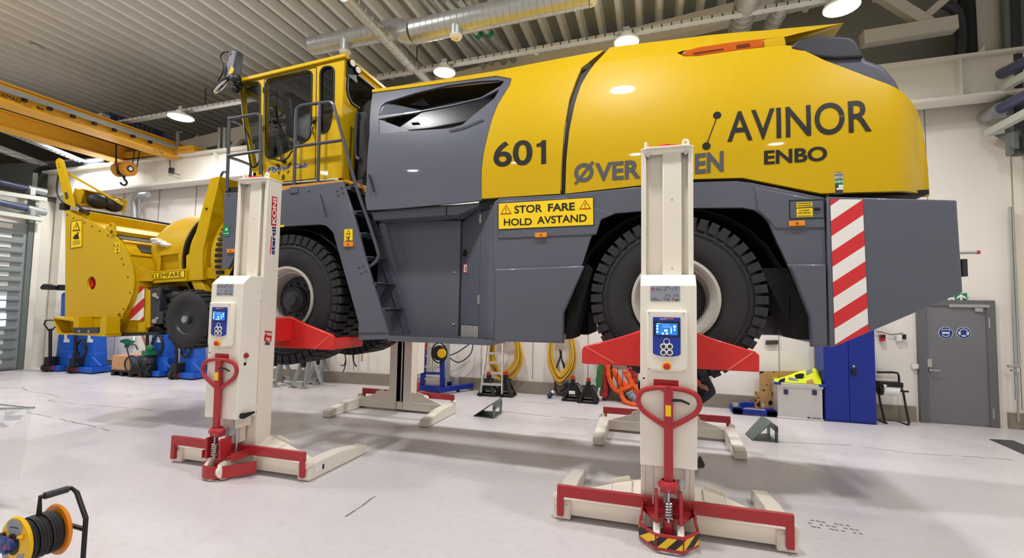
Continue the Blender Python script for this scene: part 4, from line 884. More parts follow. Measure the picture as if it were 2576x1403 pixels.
b = B(); b.tube(pl([(871, 594), (875, 600), (879, 592), (876, 603)], YS-.008), .005, 5); b.bar(on_y(870, 604, YS-.008), on_y(882, 604, YS-.008), .002, .006); P('label_print', b, 'ink', g1, bevel=0)
g2_ = sign([(561.5, 567), (577, 566), (577, 593), (561, 594)], YS, 'sign_green', name='first_aid_label', label='green label with a white star')
b = B(); q = on_y(569.3, 577, YS-.009); b.prism([q+V((r_*sin(t), 0, r_*cos(t))) for r_, t in [((.026 if i % 2 == 0 else .011), i*pi/5) for i in range(10)]], (0, .002, 0)); b.bar(on_y(562.5, 587.5, YS-.009), on_y(576, 586.5, YS-.009), .002, .008); P('white_star', b, 'white', g2_, bevel=0)
sign([(703, 566), (714, 565.5), (714, 570.5), (703, 571)], YS, 'sign_yellow', name='small_label')
YL = 5.17
b = B()
fs_ = [on_x(962, 592, on_y(893, 575, YS).x), on_x(1018, 777, on_y(960, 773, YS).x), on_x(1044, 848, on_y(985, 848, YS).x)]
d = (fs_[1]-fs_[0]); top_ = fs_[0]-d*.72; b.bar(V((top_.x+.04, YL, top_.z)), V((fs_[2].x+.04, YL, fs_[2].z)), .03, .11); P('ladder_stringer', b, 'grey')
for px, py in ((871, 468), (885, 530), (898, 585), (913, 645), (935, 710), (957, 774)):
    p = on_y(px, py, YS+.03); b = B(); b.bb((p.x-.01, YS+.03, p.z-.045), (p.x+.06, YL, p.z)); b.bb((p.x+.06, YS+.03, p.z-.012), (p.x+.13, YL, p.z)); P('ladder_step', b, 'grey_rail')
p = on_y(885, 520, 5.25); b = B()
for i in range(5):
    for j in range(7): b.box((p.x-.16+.055*j+(i % 2)*.027, 5.24, p.z+.16-.075*i), (.034, .03, .03))
b.bb((p.x-.2, 5.25, p.z-.25), (p.x+.25, 5.27, p.z+.25)); P('step_grating', b, 'grey_dark', bevel=0)
# platform at the foot of the ladder
pa, pb = on_y(976, 846, YS), on_y(1241, 847, YS); pz = on_y(1000, 843, YS).z
b = B(); b.bb((pa.x, YS-.01, pz-.07), (pb.x-.01, YL+.1, pz-.01)); pf_ = P('step_platform', b, 'grey')
b = B()
x = pa.x+.06
while x < pb.x-.12: b.box((x, YS+.12, pz-.004), (.012, .2, .012), Euler((0, 0, .4))); x += .045
b.bb((pa.x+.03, YS+.01, pz-.012), (pb.x-.1, YL+.05, pz-.006)); P('platform_tread', b, 'grey_rail', pf_, bevel=0)
# recess behind it: door, slanting locker door, header
dz0, dz1 = on_y(1100, 846, YL).z, on_y(1100, 556, YL).z; da, dc = on_y(966, 700, YL), on_y(1156, 700, YL)
b = B(); b.bb((da.x-.1, YL, dz0-.05), (dc.x, YL+.04, dz1)); rd = P('recess_door', b, 'grey')
dots('door_stud', pl([(1144, 685), (1141, 815)], YL), .014, .012, (0, -1, 0), 'steel', P, p=rd)
b = B(); b.bb((dc.x, YL+.005, dz0-.05), (dc.x+.025, YL+.03, dz1)); P('door_gap', b, 'black', bevel=0)
la, lc = V((dc.x+.025, YL, 0)), V((on_y(1243, 700, YS).x, YS+.02, 0))
def lk(t, z, o=0.):
    p = la.lerp(lc, t); n_ = V((lc.y-la.y, -(lc.x-la.x), 0)).normalized(); n_ = -n_ if n_.y > 0 else n_; return V((p.x, p.y, z))+n_*o
zL0, zL1 = pz-.01, on_y(1240, 511, YS).z
b = B(); b.prism([lk(0, zL0+.14), lk(.56, zL0+.14), lk(.56, zL1+.0), lk(0, zL1-.12)], lk(0, 0, -.03)-lk(0, 0)); lk1 = P('locker_door', b, 'grey')
b = B(); b.prism([lk(.57, zL0), lk(1, zL0), lk(1, zL1), lk(.57, zL1)], lk(0, 0, -.03)-lk(0, 0)); P('locker_frame', b, 'grey')
b = B(); b.prism([lk(.02, zL0), lk(.55, zL0), lk(.55, zL0+.135), lk(.02, zL0+.135)], lk(0, 0, -.02)-lk(0, 0)); kp = P('kick_plate', b, 'alu', bevel=0)
b = B()
for i in range(5):
    for j in range(11): q = lk(.05+.047*j, zL0+.018+.026*i, .002); b.box(q, (.006, .004, .018), Euler((0, .5, 0)))
P('tread_pattern', b, 'steel', kp, bevel=0)
for zz in (zL1-.13, on_y(1208, 753, 5.).z):
    b = B(); b.prism([lk(.52, zz-.05, .004), lk(.6, zz-.05, .004), lk(.6, zz+.05, .004), lk(.52, zz+.05, .004)], (0, .006, 0)); b.cyl(lk(.56, zz-.05, .008), lk(.56, zz+.05, .008), .008, 8); P('locker_hinge', b, 'steel', lk1, bevel=0)
zz = on_y(1166, 636, 5.1).z; b = B(); q = lk(.1, zz, 0); b.lathe([(0, .012), (.02, .012), (.035, .006), (.042, .012), (.042, 0)], q, lk(0, 0, 1)-lk(0, 0), 18); P('door_lock', b, 'black_gloss', lk1, bevel=0)
zz = on_y(1166, 674, 5.1).z; b = B(); b.prism([lk(.05, zz-.055, .002), lk(.19, zz-.055, .002), lk(.19, zz+.055, .002), lk(.05, zz+.055, .002)], (0, .002, 0)); ex = P('extinguisher_label', b, 'white', lk1, bevel=0)
b = B(); 
for z0_, z1_, t0, t1 in ((-.055, -.045, .05, .19), (.045, .055, .05, .19), (-.055, .055, .05, .075), (-.055, .055, .17, .19), (-.035, .02, .12, .15)): b.prism([lk(t0, zz+z0_, .005), lk(t1, zz+z0_, .005), lk(t1, zz+z1_, .005), lk(t0, zz+z1_, .005)], (0, .001, 0))
P('label_print', b, 'ink_red', ex, bevel=0)
b = B(); b.prism(pl([(933, 533), (1122, 517), (1122, 541), (941, 554)], YS+.1), (0, .3, 0)); hd_ = P('header_box', b, 'grey')
b = B(); b.prism(pl([(1124, 517), (1210, 509), (1209, 516), (1150, 540), (1124, 541)], YS+.1), (0, .3, 0)); P('header_bracket', b, 'grey')
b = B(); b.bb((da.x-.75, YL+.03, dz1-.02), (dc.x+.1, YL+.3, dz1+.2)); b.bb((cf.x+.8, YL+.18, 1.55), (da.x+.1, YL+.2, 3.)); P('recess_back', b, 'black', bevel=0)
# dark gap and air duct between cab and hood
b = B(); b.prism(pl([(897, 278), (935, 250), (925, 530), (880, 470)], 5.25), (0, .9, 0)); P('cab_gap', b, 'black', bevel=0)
b = B(); b.tube(smooth_path(pl([(903, 284), (899, 287), (897, 300), (894, 380), (899, 398), (906, 400)], 5.05), 4), .022, 8); b.prism(pl([(905, 283), (915, 280), (915, 420), (900, 450), (903, 400)], 5.08), (0, .06, 0)); P('air_hose', b, 'grey_dark', bevel=0)
b = B(); b.prism(pl([(690, 470), (862, 452), (862, 458), (690, 482)], YS+.02), (0, .5, 0)); b.prism(pl([(862, 449), (862, 458), (930, 490), (930, 470)], 5.0), (0, .1, 0)); P('cab_mount', b, 'tan_paint')
b = B(); b.bb((-5.5, YS+.06, zb-.3), (xr, YCF, zb-.05)); P('cab_base', b, 'black')
# --- guard rails
def rail(n_, runs, r_=.021):
    b = B()
    for y_, ps in runs: b.tube(smooth_path([on_y(p[0], p[1], p[2] if len(p) > 2 else y_) for p in ps], 3), r_, 8)
    return P(n_, b, 'grey_rail', bevel=0)
rail('front_guard_rail', [(4.84, [(571, 481), (574, 392), (577, 300), (579, 297)]), (4.84, [(576, 299), (610, 293), (644, 287), (652, 289), (656, 297), (655.5, 360), (655, 438)]), (4.84, [(573.5, 392), (658, 379)]),
    (4.84, [(579, 301), (600, 310, 5.2), (617, 319, 5.5), (627, 328, 5.65), (631, 345, 5.7), (631, 425, 5.7), (628, 445, 5.7)]), (4.84, [(575, 395), (600, 403, 5.25), (629, 414, 5.7)])])
rail('rear_guard_rail', [(4.84, [(740, 478), (742, 380), (745, 286), (749, 272), (761, 265), (795, 260.5), (828, 257), (837, 262), (842, 274), (867, 363), (898, 475), (925, 552), (951, 634), (951, 648), (944, 660), (927, 672)]), (4.84, [(805, 261), (802, 365), (799.5, 462)]), (4.84, [(742, 369), (861, 352.5)]), (4.84, [(867, 476, 5.1), (894, 462)])])
# --- blower head in front
YH = 4.75
arc_ = [(168, 528.5), (208, 548), (247, 565.5), (278, 585), (293, 597), (305, 612), (317, 629), (325, 647), (332, 667), (336, 690), (337, 715), (333, 737), (327, 755), (319, 773), (309, 790), (299, 805), (287, 820), (265, 840)]
sp = arc_+[(163, 838), (164, 700), (165, 531)]
cen = [(230+11*cos(t), 712+17*sin(t)) for t in [2*pi*i/18 for i in range(18)]]
b = B(); b.plate(pl(sp, YH), [pl(cen, YH)], (0, .03, 0)); P('auger_side_plate', b, 'yellow', smooth=30, bevel=0)
b = B(); q = on_y(232, 713, YH+.05); b.cyl(q, q+V((0, .05, 0)), .11, 24); b.cyl(q-V((0, .02, 0)), q, .06, 12); P('auger_hub', b, 'ink_red', bevel=0)
dots('plate_bolt', pl(((185, 549), (170, 541), (213, 560), (232, 569), (251, 581), (271, 592), (288, 617), (297, 634), (306, 650), (311, 665), (322, 697), (327, 736), (323, 775), (311, 777), (303, 797), (295, 806), (252, 833)), YH), .013, .006, (0, -1, 0), 'wear_dark', P)
for i, (px, py, r_) in enumerate(((283, 584, .03), (303, 793, .035))):
    b = B(); p = on_y(px, py, YH-.006); b.lathe([(r_, 0), (r_+.02, .0), (r_+.02, .012), (r_, .012)], p, (0, -1, 0), 16); P('plate_boss', b, 'yellow', bevel=0)
b = B(); b.plate(pl([(268, 575), (276, 560), (285, 559), (287, 572), (288, 592)], YH), [pl([(278+3.2*cos(t), 567+4.5*sin(t)) for t in [2*pi*i/12 for i in range(12)]], YH)], (0, .03, 0)); P('lifting_lug', b, 'yellow', bevel=0)
w_ = sign([(179, 557), (206, 553), (206, 620), (177, 624.5)], YH, 'sign_yellow', name='warning_label', label='tall warning label with a triangle and crushed hand')
b = B(); lp_ = [(179, 557), (206, 553), (206, 620), (177, 624.5)]
for i in range(4): b.bar(on_y(*lp_[i], YH-.008), on_y(*lp_[(i+1) % 4], YH-.008), .002, .005)
warn_tri((192, 580.5), 22, YH-.008, 'ink', 'sign_yellow', w_)
b.prism(pl([(183, 599), (188, 591), (193, 588), (196, 583), (198, 585), (196, 590), (199, 600), (189, 602)], YH-.008), (0, .002, 0))
for yy in (607, 611, 615): b.bar(on_y(183, yy, YH-.008), on_y(201, yy-3, YH-.008), .002, .004)
P('label_print', b, 'ink', w_, bevel=0)
w_ = sign([(289, 610), (300, 609), (300, 634), (289, 635.5)], YH, 'sign_yellow', name='warning_label'); warn_tri((294.5, 621), 10, YH-.008, 'ink', 'sign_yellow', w_)
b = B(); b.tube(pl([(292, 626), (295, 631), (297, 624)], YH-.008), .005, 4); P('label_print', b, 'ink', w_, bevel=0)
# rounded back of the housing running across the machine, ribs along it
bk = pl(arc_, YH); bk = [V((p.x, YH+.02, p.z)) for p in bk]
YHF = 6.72
b = skin(bk, [V((p.x, YHF, p.z)) for p in bk]); P('auger_housing', b, 'yellow_worn', bevel=0, fixn=False)
b = B(); b.prism([V((p.x, YHF, p.z)) for p in pl(sp, YH)], (0, .03, 0)); P('auger_side_plate', b, 'yellow')
b = B()
def rib(t, w0, h, m_, y0=YH+.03, y1=YHF):
    i = int(t); f = t-i; p = bk[i].lerp(bk[i+1], f); d = (bk[i+1]-bk[i]); d.y = 0; d.normalize(); n_ = V((-d.z, 0, d.x)); n_ = n_ if n_.x+n_.z > 0 else -n_
    b = B(); o = p+n_*(h/2); m3_ = Matrix((d, V((0, 1, 0)), n_)).transposed(); b.box(V((o.x, (y0+y1)/2, o.z)), (w0, y1-y0, h), m3_); return P('housing_rib' if m_ == 'yellow_worn' else 'wear_strip', b, m_, bevel=0)
rib(1.2, .05, .12, 'yellow_worn'); rib(2.75, .2, .05, 'yellow_worn'); rib(3.85, .14, .012, 'wear_dark'); rib(4.75, .05, .03, 'yellow_worn'); rib(5.6, .15, .012, 'wear_dark', YH+.2); rib(6.6, .04, .03, 'yellow_worn')
p0_, p1_ = on_y(192, 527, YH), on_y(205, 537, YH)
b = B(); b.bar(V((bk[0].x+.2, YH+.05, bk[0].z+.0)), V((bk[0].x+.2, YHF, bk[0].z+.02)), .05, .05); P('rubber_seal', b, 'black', bevel=0)
b = B(); b.bar(V((bk[0].x+.02, YH+.02, bk[0].z-.05)), V((bk[0].x+.02, YHF, bk[0].z-.05)), .06, .12); b.bb((bk[-1].x-.1, YH+.03, bk[-1].z+.02), (bk[-1].x+.1, YHF, bk[-1].z+.05)); P('housing_edge', b, 'yellow')
# auger inside the open front
b = B(); ac = on_y(232, 713, YH); b.cyl((ac.x, YH+.1, ac.z), (ac.x, YHF-.05, ac.z), .1, 14)
for s in (0, 1):
    for i in range(40):
        t0, t1 = 2*pi*i/16+s*pi, 2*pi*(i+1)/16+s*pi; y0_, y1_ = YH+.15+i*.042, YH+.15+(i+1)*.042
        if y1_ < YHF-.05: b.quad((ac.x+.1*cos(t0), y0_, ac.z+.1*sin(t0)), (ac.x+.1*cos(t1), y1_, ac.z+.1*sin(t1)), (ac.x+.5*cos(t1), y1_, ac.z+.5*sin(t1)), (ac.x+.5*cos(t0), y0_, ac.z+.5*sin(t0)))
P('auger', b, 'ink_red', bevel=0)
# impeller casing: tapered drum with a rubber rimmed ring
cc = V((-6.4, 5.77, 2.43)); axx = V((-1, 0, 0))
b = B(); b.lathe([(.3, .95), (.62, .85), (.7, .68), (.735, .5), (.735, .03), (.765, .03), (.765, -.03), (.7, -.05)], cc, axx, 56); P('impeller_casing', b, 'yellow_worn', bevel=0)
b = B(); b.lathe([(.76, -.03), (.785, -.03), (.785, -.06), (.72, -.06), (.76, -.03)], cc, axx, 56); P('casing_seal', b, 'black', bevel=0)
b = B(); b.lathe([(.72, -.08), (.75, -.11), (.75, -.42), (.6, -.42)], cc, axx, 56); P('casing_ring', b, 'yellow', bevel=0)
b = B(); b.lathe([(.7, -.4), (.84, -.5), (.86, -.62), (.86, -.75), (.6, -.75)], cc+V((0, .1, 0)), axx, 56); rg = P('impeller_drum', b, 'yellow', bevel=0)
b = B()
for i in range(70):
    t = 2*pi*i/70; d = V((0, cos(t), sin(t))); b.box(cc+V((.68, .1, 0))+d*.87, (.12, .045, .03), Matrix((V((1, 0, 0)), V((0, -sin(t), cos(t))), d)).transposed())
P('drum_teeth', b, 'black', rg, bevel=0)
b = B(); random.seed(3)
for i in range(26):
    f = random.random(); p = on_y(388+f*42+random.uniform(-4, 4), 604+f*15+random.uniform(-4, 4), 5.02+.08*f); b.ball(p, random.uniform(.02, .06), 8, (1.2, 1.4, .5))
P('packed_snow', b, 'snow', bevel=0, kind='stuff', label='white lump of snow left on the blower head')
# --- marker arm, stay bar and lamp box on top
b = B(); b.prism(pl([(139, 408), (141, 401), (148, 397), (155, 401), (158, 410), (187, 522), (163, 511)], YH-.02), (0, .03, 0)); ar = P('marker_arm', b, 'yellow', bevel=.004)
b = B(); b.cyl(on_y(147.5, 413, YH-.025), on_y(147.5, 413, YH), .008, 8); b.cyl(on_y(149.5, 420.5, YH-.025), on_y(149.5, 420.5, YH), .008, 8); b.prism(pl([(162, 484), (168.5, 483), (172, 498), (165, 501)], YH-.024), (0, .006, 0)); P('arm_holes', b, 'wear_dark', ar, bevel=0)
b = B(); b.bar(on_y(164, 432, YH+.05), on_x(310, 515, on_y(164, 432, 4.8).x+.6), .02, .035); P('stay_bar', b, 'yellow')
b = B(); b.tube(smooth_path(pl([(147, 440), (143, 470), (145, 488), (156, 506), (163, 512)], YH), 4), .012, 6); b.ball(on_y(160, 517, YH+.02), .045, 8); b.box(on_y(163, 520, YH+.02), (.1, .08, .1)); P('marker_lamp', b, 'black', bevel=0)
b = B(); b.tube(smooth_path(pl([(187, 512), (200, 520), (214, 531), (224, 537)], YH+.02), 4), .018, 6); P('cable_loom', b, 'black', bevel=0)
b = B(); b.prism(pl([(186, 484), (207, 476), (195, 512), (190, 518)], YH+.1), (0, .05, 0)); lx0, lx1 = on_y(207, 476, YH+.1), on_y(198, 512, YH+.1)
x_ = lx0.x; f0, f1 = on_x(307, 500, x_), on_x(300, 540, x_-.1)
b.prism([lx0+V((-.1, 0, .0)), f0+V((-.1, 0, .0)), V((f0.x-.16, f0.y, lx1.z)), lx1+V((-.1, 0, -.02))], (-.02, 0, 0)); b.bar(lx0+V((-.05, 0, 0)), f0+V((-.05, 0, 0)), .14, .02); b.bar(lx1+V((0, 0, -.02)), V((f0.x-.02, f0.y, lx1.z)), .2, .02); b.bar(V((f0.x-.02, f0.y, f0.z)), V((f0.x-.06, f0.y, lx1.z)), .18, .03); b.bar(lx0+V((-.06, 0, 0)), lx1+V((-.06, 0, 0)), .02, .2)
lb_ = P('lamp_box', b, 'yellow_worn')
for t in (.2, .58):
    q = lx0.lerp(f0, t+.08)+V((.1, 0, -.15)); b = B(); b.ball(q, .15, 18, (.6, 1., .75)); P('work_lamp', b, 'black', lb_, bevel=0)
# --- frame post, portal beam, lower leg
YP_ = 5.0
b = B(); b.prism(pl([(528.5, 448), (553, 442.5), (510, 632), (510, 704), (467.5, 707), (467.5, 643), (479, 634)], YP_), (0, .34, 0)); po = P('frame_post', b, 'yellow', bevel=.008)
b = B(); b.cyl(on_y(520, 525, YP_-.006), on_y(520, 525, YP_), .03, 14); b.mi = 1; b.cyl(on_y(520, 525, YP_-.008), on_y(520, 525, YP_-.005), .015, 10); P('post_eye', b, ['yellow', 'black'], po, bevel=0)
pt_ = on_y(553, 442.5, YP_); b = B(); b.bb((pt_.x-.22, YP_+.3, pt_.z-.22), (pt_.x, 6.5, pt_.z-.01)); P('portal_beam', b, 'yellow', bevel=.008)
b = B(); b.prism([V((p.x, 6.3, p.z)) for p in pl([(528.5, 448), (553, 442.5), (510, 632), (510, 704), (467.5, 707), (467.5, 643), (479, 634)], YP_)], (0, .3, 0)); P('frame_post', b, 'yellow', bevel=.008)
b = B(); b.tube([pt_+V((-.06+.06*cos(t), .12, .01+.09*sin(t))) for t in [pi*i/10 for i in range(11)]], .016, 8); P('post_ring', b, 'grey_rail', bevel=0)
b = B(); b.prism(pl([(480, 707), (505, 706), (530, 754), (525, 812), (518, 806), (512, 780)], YP_+.02), (0, .3, 0)); P('lower_leg', b, 'yellow', bevel=.008)
b = B(); b.cyl(on_y(513, 753, YP_), on_y(513, 753, YP_+.03), .035, 12); P('leg_pin', b, 'yellow_worn', bevel=0)
x0_ = on_y(516, 690, YP_).x; b = B(); b.bb((x0_-.05, YP_+.05, on_y(516, 700, YP_).z), (cf.x-.4, YP_+.4, on_y(516, 672, YP_).z)); b.bb((x0_-.05, 6.2, on_y(516, 700, YP_).z), (cf.x-.4, 6.5, on_y(516, 672, YP_).z)); P('push_frame', b, 'yellow_worn')
# --- KLEMFARE beam and the hose guard above
b = B(); b.prism(pl([(386, 683), (468, 675.5), (468, 707), (430, 709), (384, 713), (384, 700)], YP_-.03), (0, .3, 0)); kb = P('pinch_beam', b, 'yellow', bevel=.006)
b = B(); b.prism([on_y(336, 668, YH+.04), on_y(388, 683, YP_-.03), on_y(384, 706, YP_-.03), on_y(337, 704, YH+.04)], (.0, .02, 0)); b.bar(on_y(337, 705, YH+.04), on_y(384, 706, YP_-.03), .1, .02); P('beam_gusset', b, 'yellow_worn')
b = B(); ls = [(375.6, 687.5), (464, 679.5), (464, 697.5), (376, 704)]
kl = sign(ls, YP_-.03, 'ink', name='pinch_sign', label='yellow sign reading KLEMFARE')
sign([(376.6, 688.4), (463.2, 680.6), (463.2, 696.6), (377, 703)], YP_-.037, 'sign_yellow', .002, 'sign_face', kl)
text('KLEMFARE', on_y(381, 701, YP_-.042), on_y(456, 694.5, YP_-.042), on_y(381, 689.5, YP_-.042), 'ink', kl, .0)
b = B(); gz = [on_y(401, 642, YP_), on_y(450, 636, YP_), on_y(454, 677, YP_), on_y(397, 681, YP_)]
b.bar(gz[0]+V((0, .12, 0)), gz[1]+V((0, .12, 0)), .26, .02); b.bar(gz[0]+V((0, .01, 0)), gz[3]+V((0, .01, 0)), .02, .05); b.bar(gz[1]+V((0, .01, 0)), gz[2]+V((0, .01, 0)), .02, .04); b.prism([gz[1], on_y(467, 652, YP_+.1), on_y(455, 672, YP_)], (0, .02, 0)); b.prism([gz[0]+V((0, .2, 0)), gz[1]+V((0, .2, 0)), gz[1]+V((0, .22, -.12)), gz[0]+V((.08, .22, -.16))], (0, .01, 0)); P('hose_guard', b, 'yellow_worn')
# --- support wheel, its fork and link, chevron, skid shoe
wc = on_y(464, 803, 4.8); b = B(); pr = [(.2, .02), (.26, 0), (.34, .005), (.385, .04), (.395, .09), (.395, .2), (.385, .24), (.34, .27), (.26, .28), (.2, .26)]
b.lathe(pr, wc, (0, 1, 0), 40)
for i in range(26): t = 2*pi*i/26; b.box(wc+V((.392*cos(t), .14, .392*sin(t))), (.055, .22, .03), Matrix((V((-sin(t), 0, cos(t))), V((0, 1, 0)), V((cos(t), 0, sin(t))))).transposed())
sw = P('support_tire', b, 'rubber', bevel=0)
b = B(); b.lathe([(.21, .02), (.19, .05), (.15, .06), (.07, .05), (.07, .01), (0, .01)], wc, (0, 1, 0), 28); P('support_rim', b, 'grey_dark', sw, bevel=0)
b = B(); b.lathe([(.05, .0), (.045, -.02), (0, -.025)], wc+V((0, .01, 0)), (0, 1, 0), 14); P('support_hub', b, 'steel', sw, bevel=0)
b = B(); b.prism(pl([(379, 725), (404, 724), (400, 783), (409, 785), (409, 814), (379, 816)], 4.84), (0, .12, 0)); cb = P('caster_bracket', b, 'grey_dark')
for px, py, r_ in ((389, 741.5, .03), (395.5, 747.5, .018), (388, 807, .03), (395, 800, .018)): b = B(); b.cyl(on_y(px, py, 4.82), on_y(px, py, 4.845), r_, 14); P('caster_bolt', b, 'steel', cb, bevel=0)
b = B(); b.tube(pl([(406, 742), (425, 742), (440, 741), (455, 744), (480, 745)], 4.95), [.03, .05, .055, .05, .04], 10); b.ball(on_y(484, 744, 4.95), .06, 10); b.prism(pl([(476, 740), (492, 737), (498, 765), (470, 765)], 4.98), (0, .05, 0)); P('caster_link', b, 'grey_dark', bevel=0)
b = B(); b.prism(pl([(376, 816), (396, 818), (420, 838), (366, 838)], 4.9), (0, .3, 0)); b.prism(pl([(372, 722), (420, 718), (424, 730), (372, 728)], 4.86), (0, .3, 0)); b.prism(pl([(404, 760), (440, 770), (470, 765), (505, 800), (410, 815)], 5.1), (0, .3, 0)); P('caster_frame', b, 'black')
stripes('chevron_small', (208, 40, 48), (236, 232, 226), (-.72, 0, 1.), .27, .5, .4, .18)
P('chevron_board', poly([(338, 724), (352, 719), (362, 721), (360, 805), (327, 805)], 4.83, .01), 'chevron_small', bevel=0, label='small red and white hazard board on the blower head')
b = B(); b.prism(pl([(290, 800), (330, 725), (375, 725), (378, 820), (362, 838), (268, 839)], 4.87), (0, .06, 0)); b.prism(pl([(362, 730), (378, 728), (378, 822), (362, 826)], 4.85), (0, .06, 0)); b.prism(pl([(348, 812), (364, 809), (364, 838), (347, 838)], 4.83), (0, .06, 0)); P('rear_plate', b, 'yellow_worn')
b = B(); b.prism(pl([(410, 715), (480, 712), (480, 800), (410, 790)], 5.25), (0, .05, 0)); P('rear_plate', b, 'yellow_worn')
b = B(); b.prism(pl([(264, 838.5), (372, 835), (400, 835), (400, 842), (270, 847)], 4.8), (0, 1.6, 0)); P('scraper_blade', b, 'black', bevel=.004)
b = B(); so = [(133, 796), (185, 803), (185, 838), (144, 838)]
q0_, q1_, q2_, q3_ = pl(so, YH-.18)
b.prism([q0_, q1_, V((q1_.x, q1_.y, q1_.z-.03)), V((q0_.x, q0_.y, q0_.z-.03))], (0, .2, 0)); b.prism([q3_, q2_, V((q2_.x, q2_.y, q2_.z-.02)), V((q3_.x, q3_.y, q3_.z-.02))], (0, .2, 0)); b.quad(q0_, q3_, q3_+V((0, .2, 0)), q0_+V((0, .2, 0))); P('skid_shoe', b, 'yellow')
b = B(); b.prism(pl([(184, 838), (184, 806), (189, 797), (197, 795)], YH-.18)+pl([(197, 838)], YH-.18), (0, .18, 0)); b.prism(pl([(251, 836), (252, 803), (258, 796), (267, 795), (267, 840)], YH-.18), (0, .18, 0)); b.bb(on_y(184, 842, YH-.18), on_y(266, 838, YH-.18)+V((0, .2, 0))); b.bb(on_y(190, 796, YH-.01), on_y(266, 794, YH-.01)+V((0, .03, 0))); P('step_bracket', b, 'yellow')
b = B(); b.prism(pl([(184, 824), (248, 823), (246, 838), (184, 838)], YH-.19), (0, .02, 0)); wp = P('wear_pad', b, 'grey_dark')
dots('pad_bolt', pl([(200, 833), (224, 833)], YH-.19), .016, .014, (0, -1, 0), 'steel', P, p=wp)
# ---------------------------------------------------------------- overhead crane at the left
ce = on_y(456, 397, 8.5); X1 = ce.x; Z1 = (ce.z+on_x(60, 268, ce.x).z)/2; zt1 = (on_x(430, 360, X1).z+on_x(60, 225, X1).z)/2; Y0c, Y1c = -1.5, 8.65
crn = thing('bridge_crane', 'yellow overhead bridge crane at the upper left, lettered on its girder', 'crane', (X1, 4, Z1))
X2 = on_z(352, 414, Z1).x
b = B(); b.bb((X1-.34, Y0c, Z1), (X1, Y1c, zt1)); b.bb((X1-.38, Y0c, Z1-.03), (X1+.05, Y1c, Z1)); b.bb((X1-.38, Y0c, zt1), (X1+.04, Y1c, zt1+.03)); obj('girder', b, 'crane_yellow', crn, smooth=0, bevel=.006)
b = B(); b.bb((X2-.34, Y0c, Z1), (X2, Y1c, zt1)); b.bb((X2-.38, Y0c, Z1-.03), (X2+.05, Y1c, Z1)); b.bb((X2-.38, Y0c, zt1), (X2+.05, Y1c, zt1+.03)); obj('girder', b, 'crane_yellow', crn, smooth=0, bevel=.006)
b = B(); ea = on_y(467, 397, 8.5); eb = on_y(505, 371, 8.5); b.bb((X2-.7, 8.3, Z1+.05), (eb.x, 8.72, eb.z)); obj('end_carriage', b, 'crane_yellow', crn, smooth=0, bevel=.01)
b = B(); r0, r1 = on_x(0, 220, X1+.1), on_x(450, 379, X1+.1); zr = (r0.z+r1.z)/2+.02; b.bb((X1+.07, Y0c, zr-.04), (X1+.13, Y1c-.1, zr+.045)); obj('power_rail', b, 'zinc', crn, smooth=0, bevel=.004)
for px, py in ((62, 249), (126, 272), (184, 292), (238, 310), (288, 328), (335, 345), (378, 359)): q = on_x(px, py, X1+.1); b = B(); b.bb((X1+.07, q.y-.035, zr-.1), (X1+.12, q.y+.035, zr-.04)); obj('cable_trolley', b, 'black', crn, smooth=0)
xt = X1+.004
text('DEMAG', on_x(-5, 240.5, xt), on_x(51, 259.5, xt), on_x(-5, 229.5, xt), 'ink', crn, .0); text('6t', on_x(93, 273, xt), on_x(110, 279.5, xt), on_x(93, 265, xt), 'ink', crn, .01)
text('Air 7295', on_x(385, 378.5, X1+.054), on_x(412, 387.5, X1+.054), on_x(385, 374, X1+.054), 'wear_dark', crn, .0, name='girder_mark')
b = B(); b.bar(on_x(447, 372, X1+.1), on_x(447, 332, X1+.1), .05, .05); b.bar(on_x(445, 334, X1+.1), on_x(458, 331, X1+.1), .04, .04); obj('limit_arm', b, 'zinc', crn, smooth=0)
# trolley between the girders, with its hook block
tq = on_y(385, 345, 7.2); zz = zt1+.06
tr_ = thing('crane_trolley', 'dark blue hoist trolley riding on top of the yellow crane', 'hoist', (X2+.4, 7.2, zz))
b = B(); b.bb((X2-.1, 7.0, zz), (X1-.2, 8.2, zz+.2)); obj('trolley_body', b, 'navy', tr_, smooth=0, bevel=.01)
b = B()
for i in range(8): b.bb((X1-.2, 7.15+.1*i, zz+.04), (X1-.18, 7.2+.1*i, zz+.17))
for i in range(3): b.bb((X1-.2, 7.1, zz+.04+.06*i), (X1-.175, 8., zz+.05+.06*i))
obj('guard_grid', b, 'grey_rail', tr_, smooth=0)
b = B(); b.bb((X1-.24, 6.8, zz), (X1-.12, 6.98, zz+.09)); obj('control_box', b, 'zinc', tr_, smooth=0, bevel=.006)
hx = (X1+X2)/2-.15; hq = on_y(313, 428, 7.0); hq = on_x(313, 428, hx); hb = thing('hook_block', 'small tan pulley block and hook hanging on ropes below the yellow crane', 'hook block', hq)
for i, dx in enumerate((-.1, .07)): b = B(); b.cyl(hq+V((dx*1.6-.05, -.0, .02)), hq+V((dx*1.6+.08, 0, .02)), .17, 22); c_ = obj('pulley', b, 'tan_paint', hb); 
b = B(); b.cyl(hq+V((.18, 0, .02)), hq+V((.2, 0, .02)), .075, 16); b.mi = 1; b.cyl(hq+V((.2, 0, .02)), hq+V((.205, 0, .02)), .045, 12); obj('pulley_badge', b, ['black', 'white'], hb)
b = B(); b.bb(hq+V((-.09, -.1, -.12)), hq+V((.09, .1, .06))); b.cyl(hq+V((0, 0, -.1)), hq+V((0, 0, -.2)), .03, 8); b.tube([hq+V((0, .07*sin(t), -.29+.07*cos(t))) for t in [i*.45 for i in range(11)]], .024, 8); obj('hook', b, 'black', hb)
b = B()
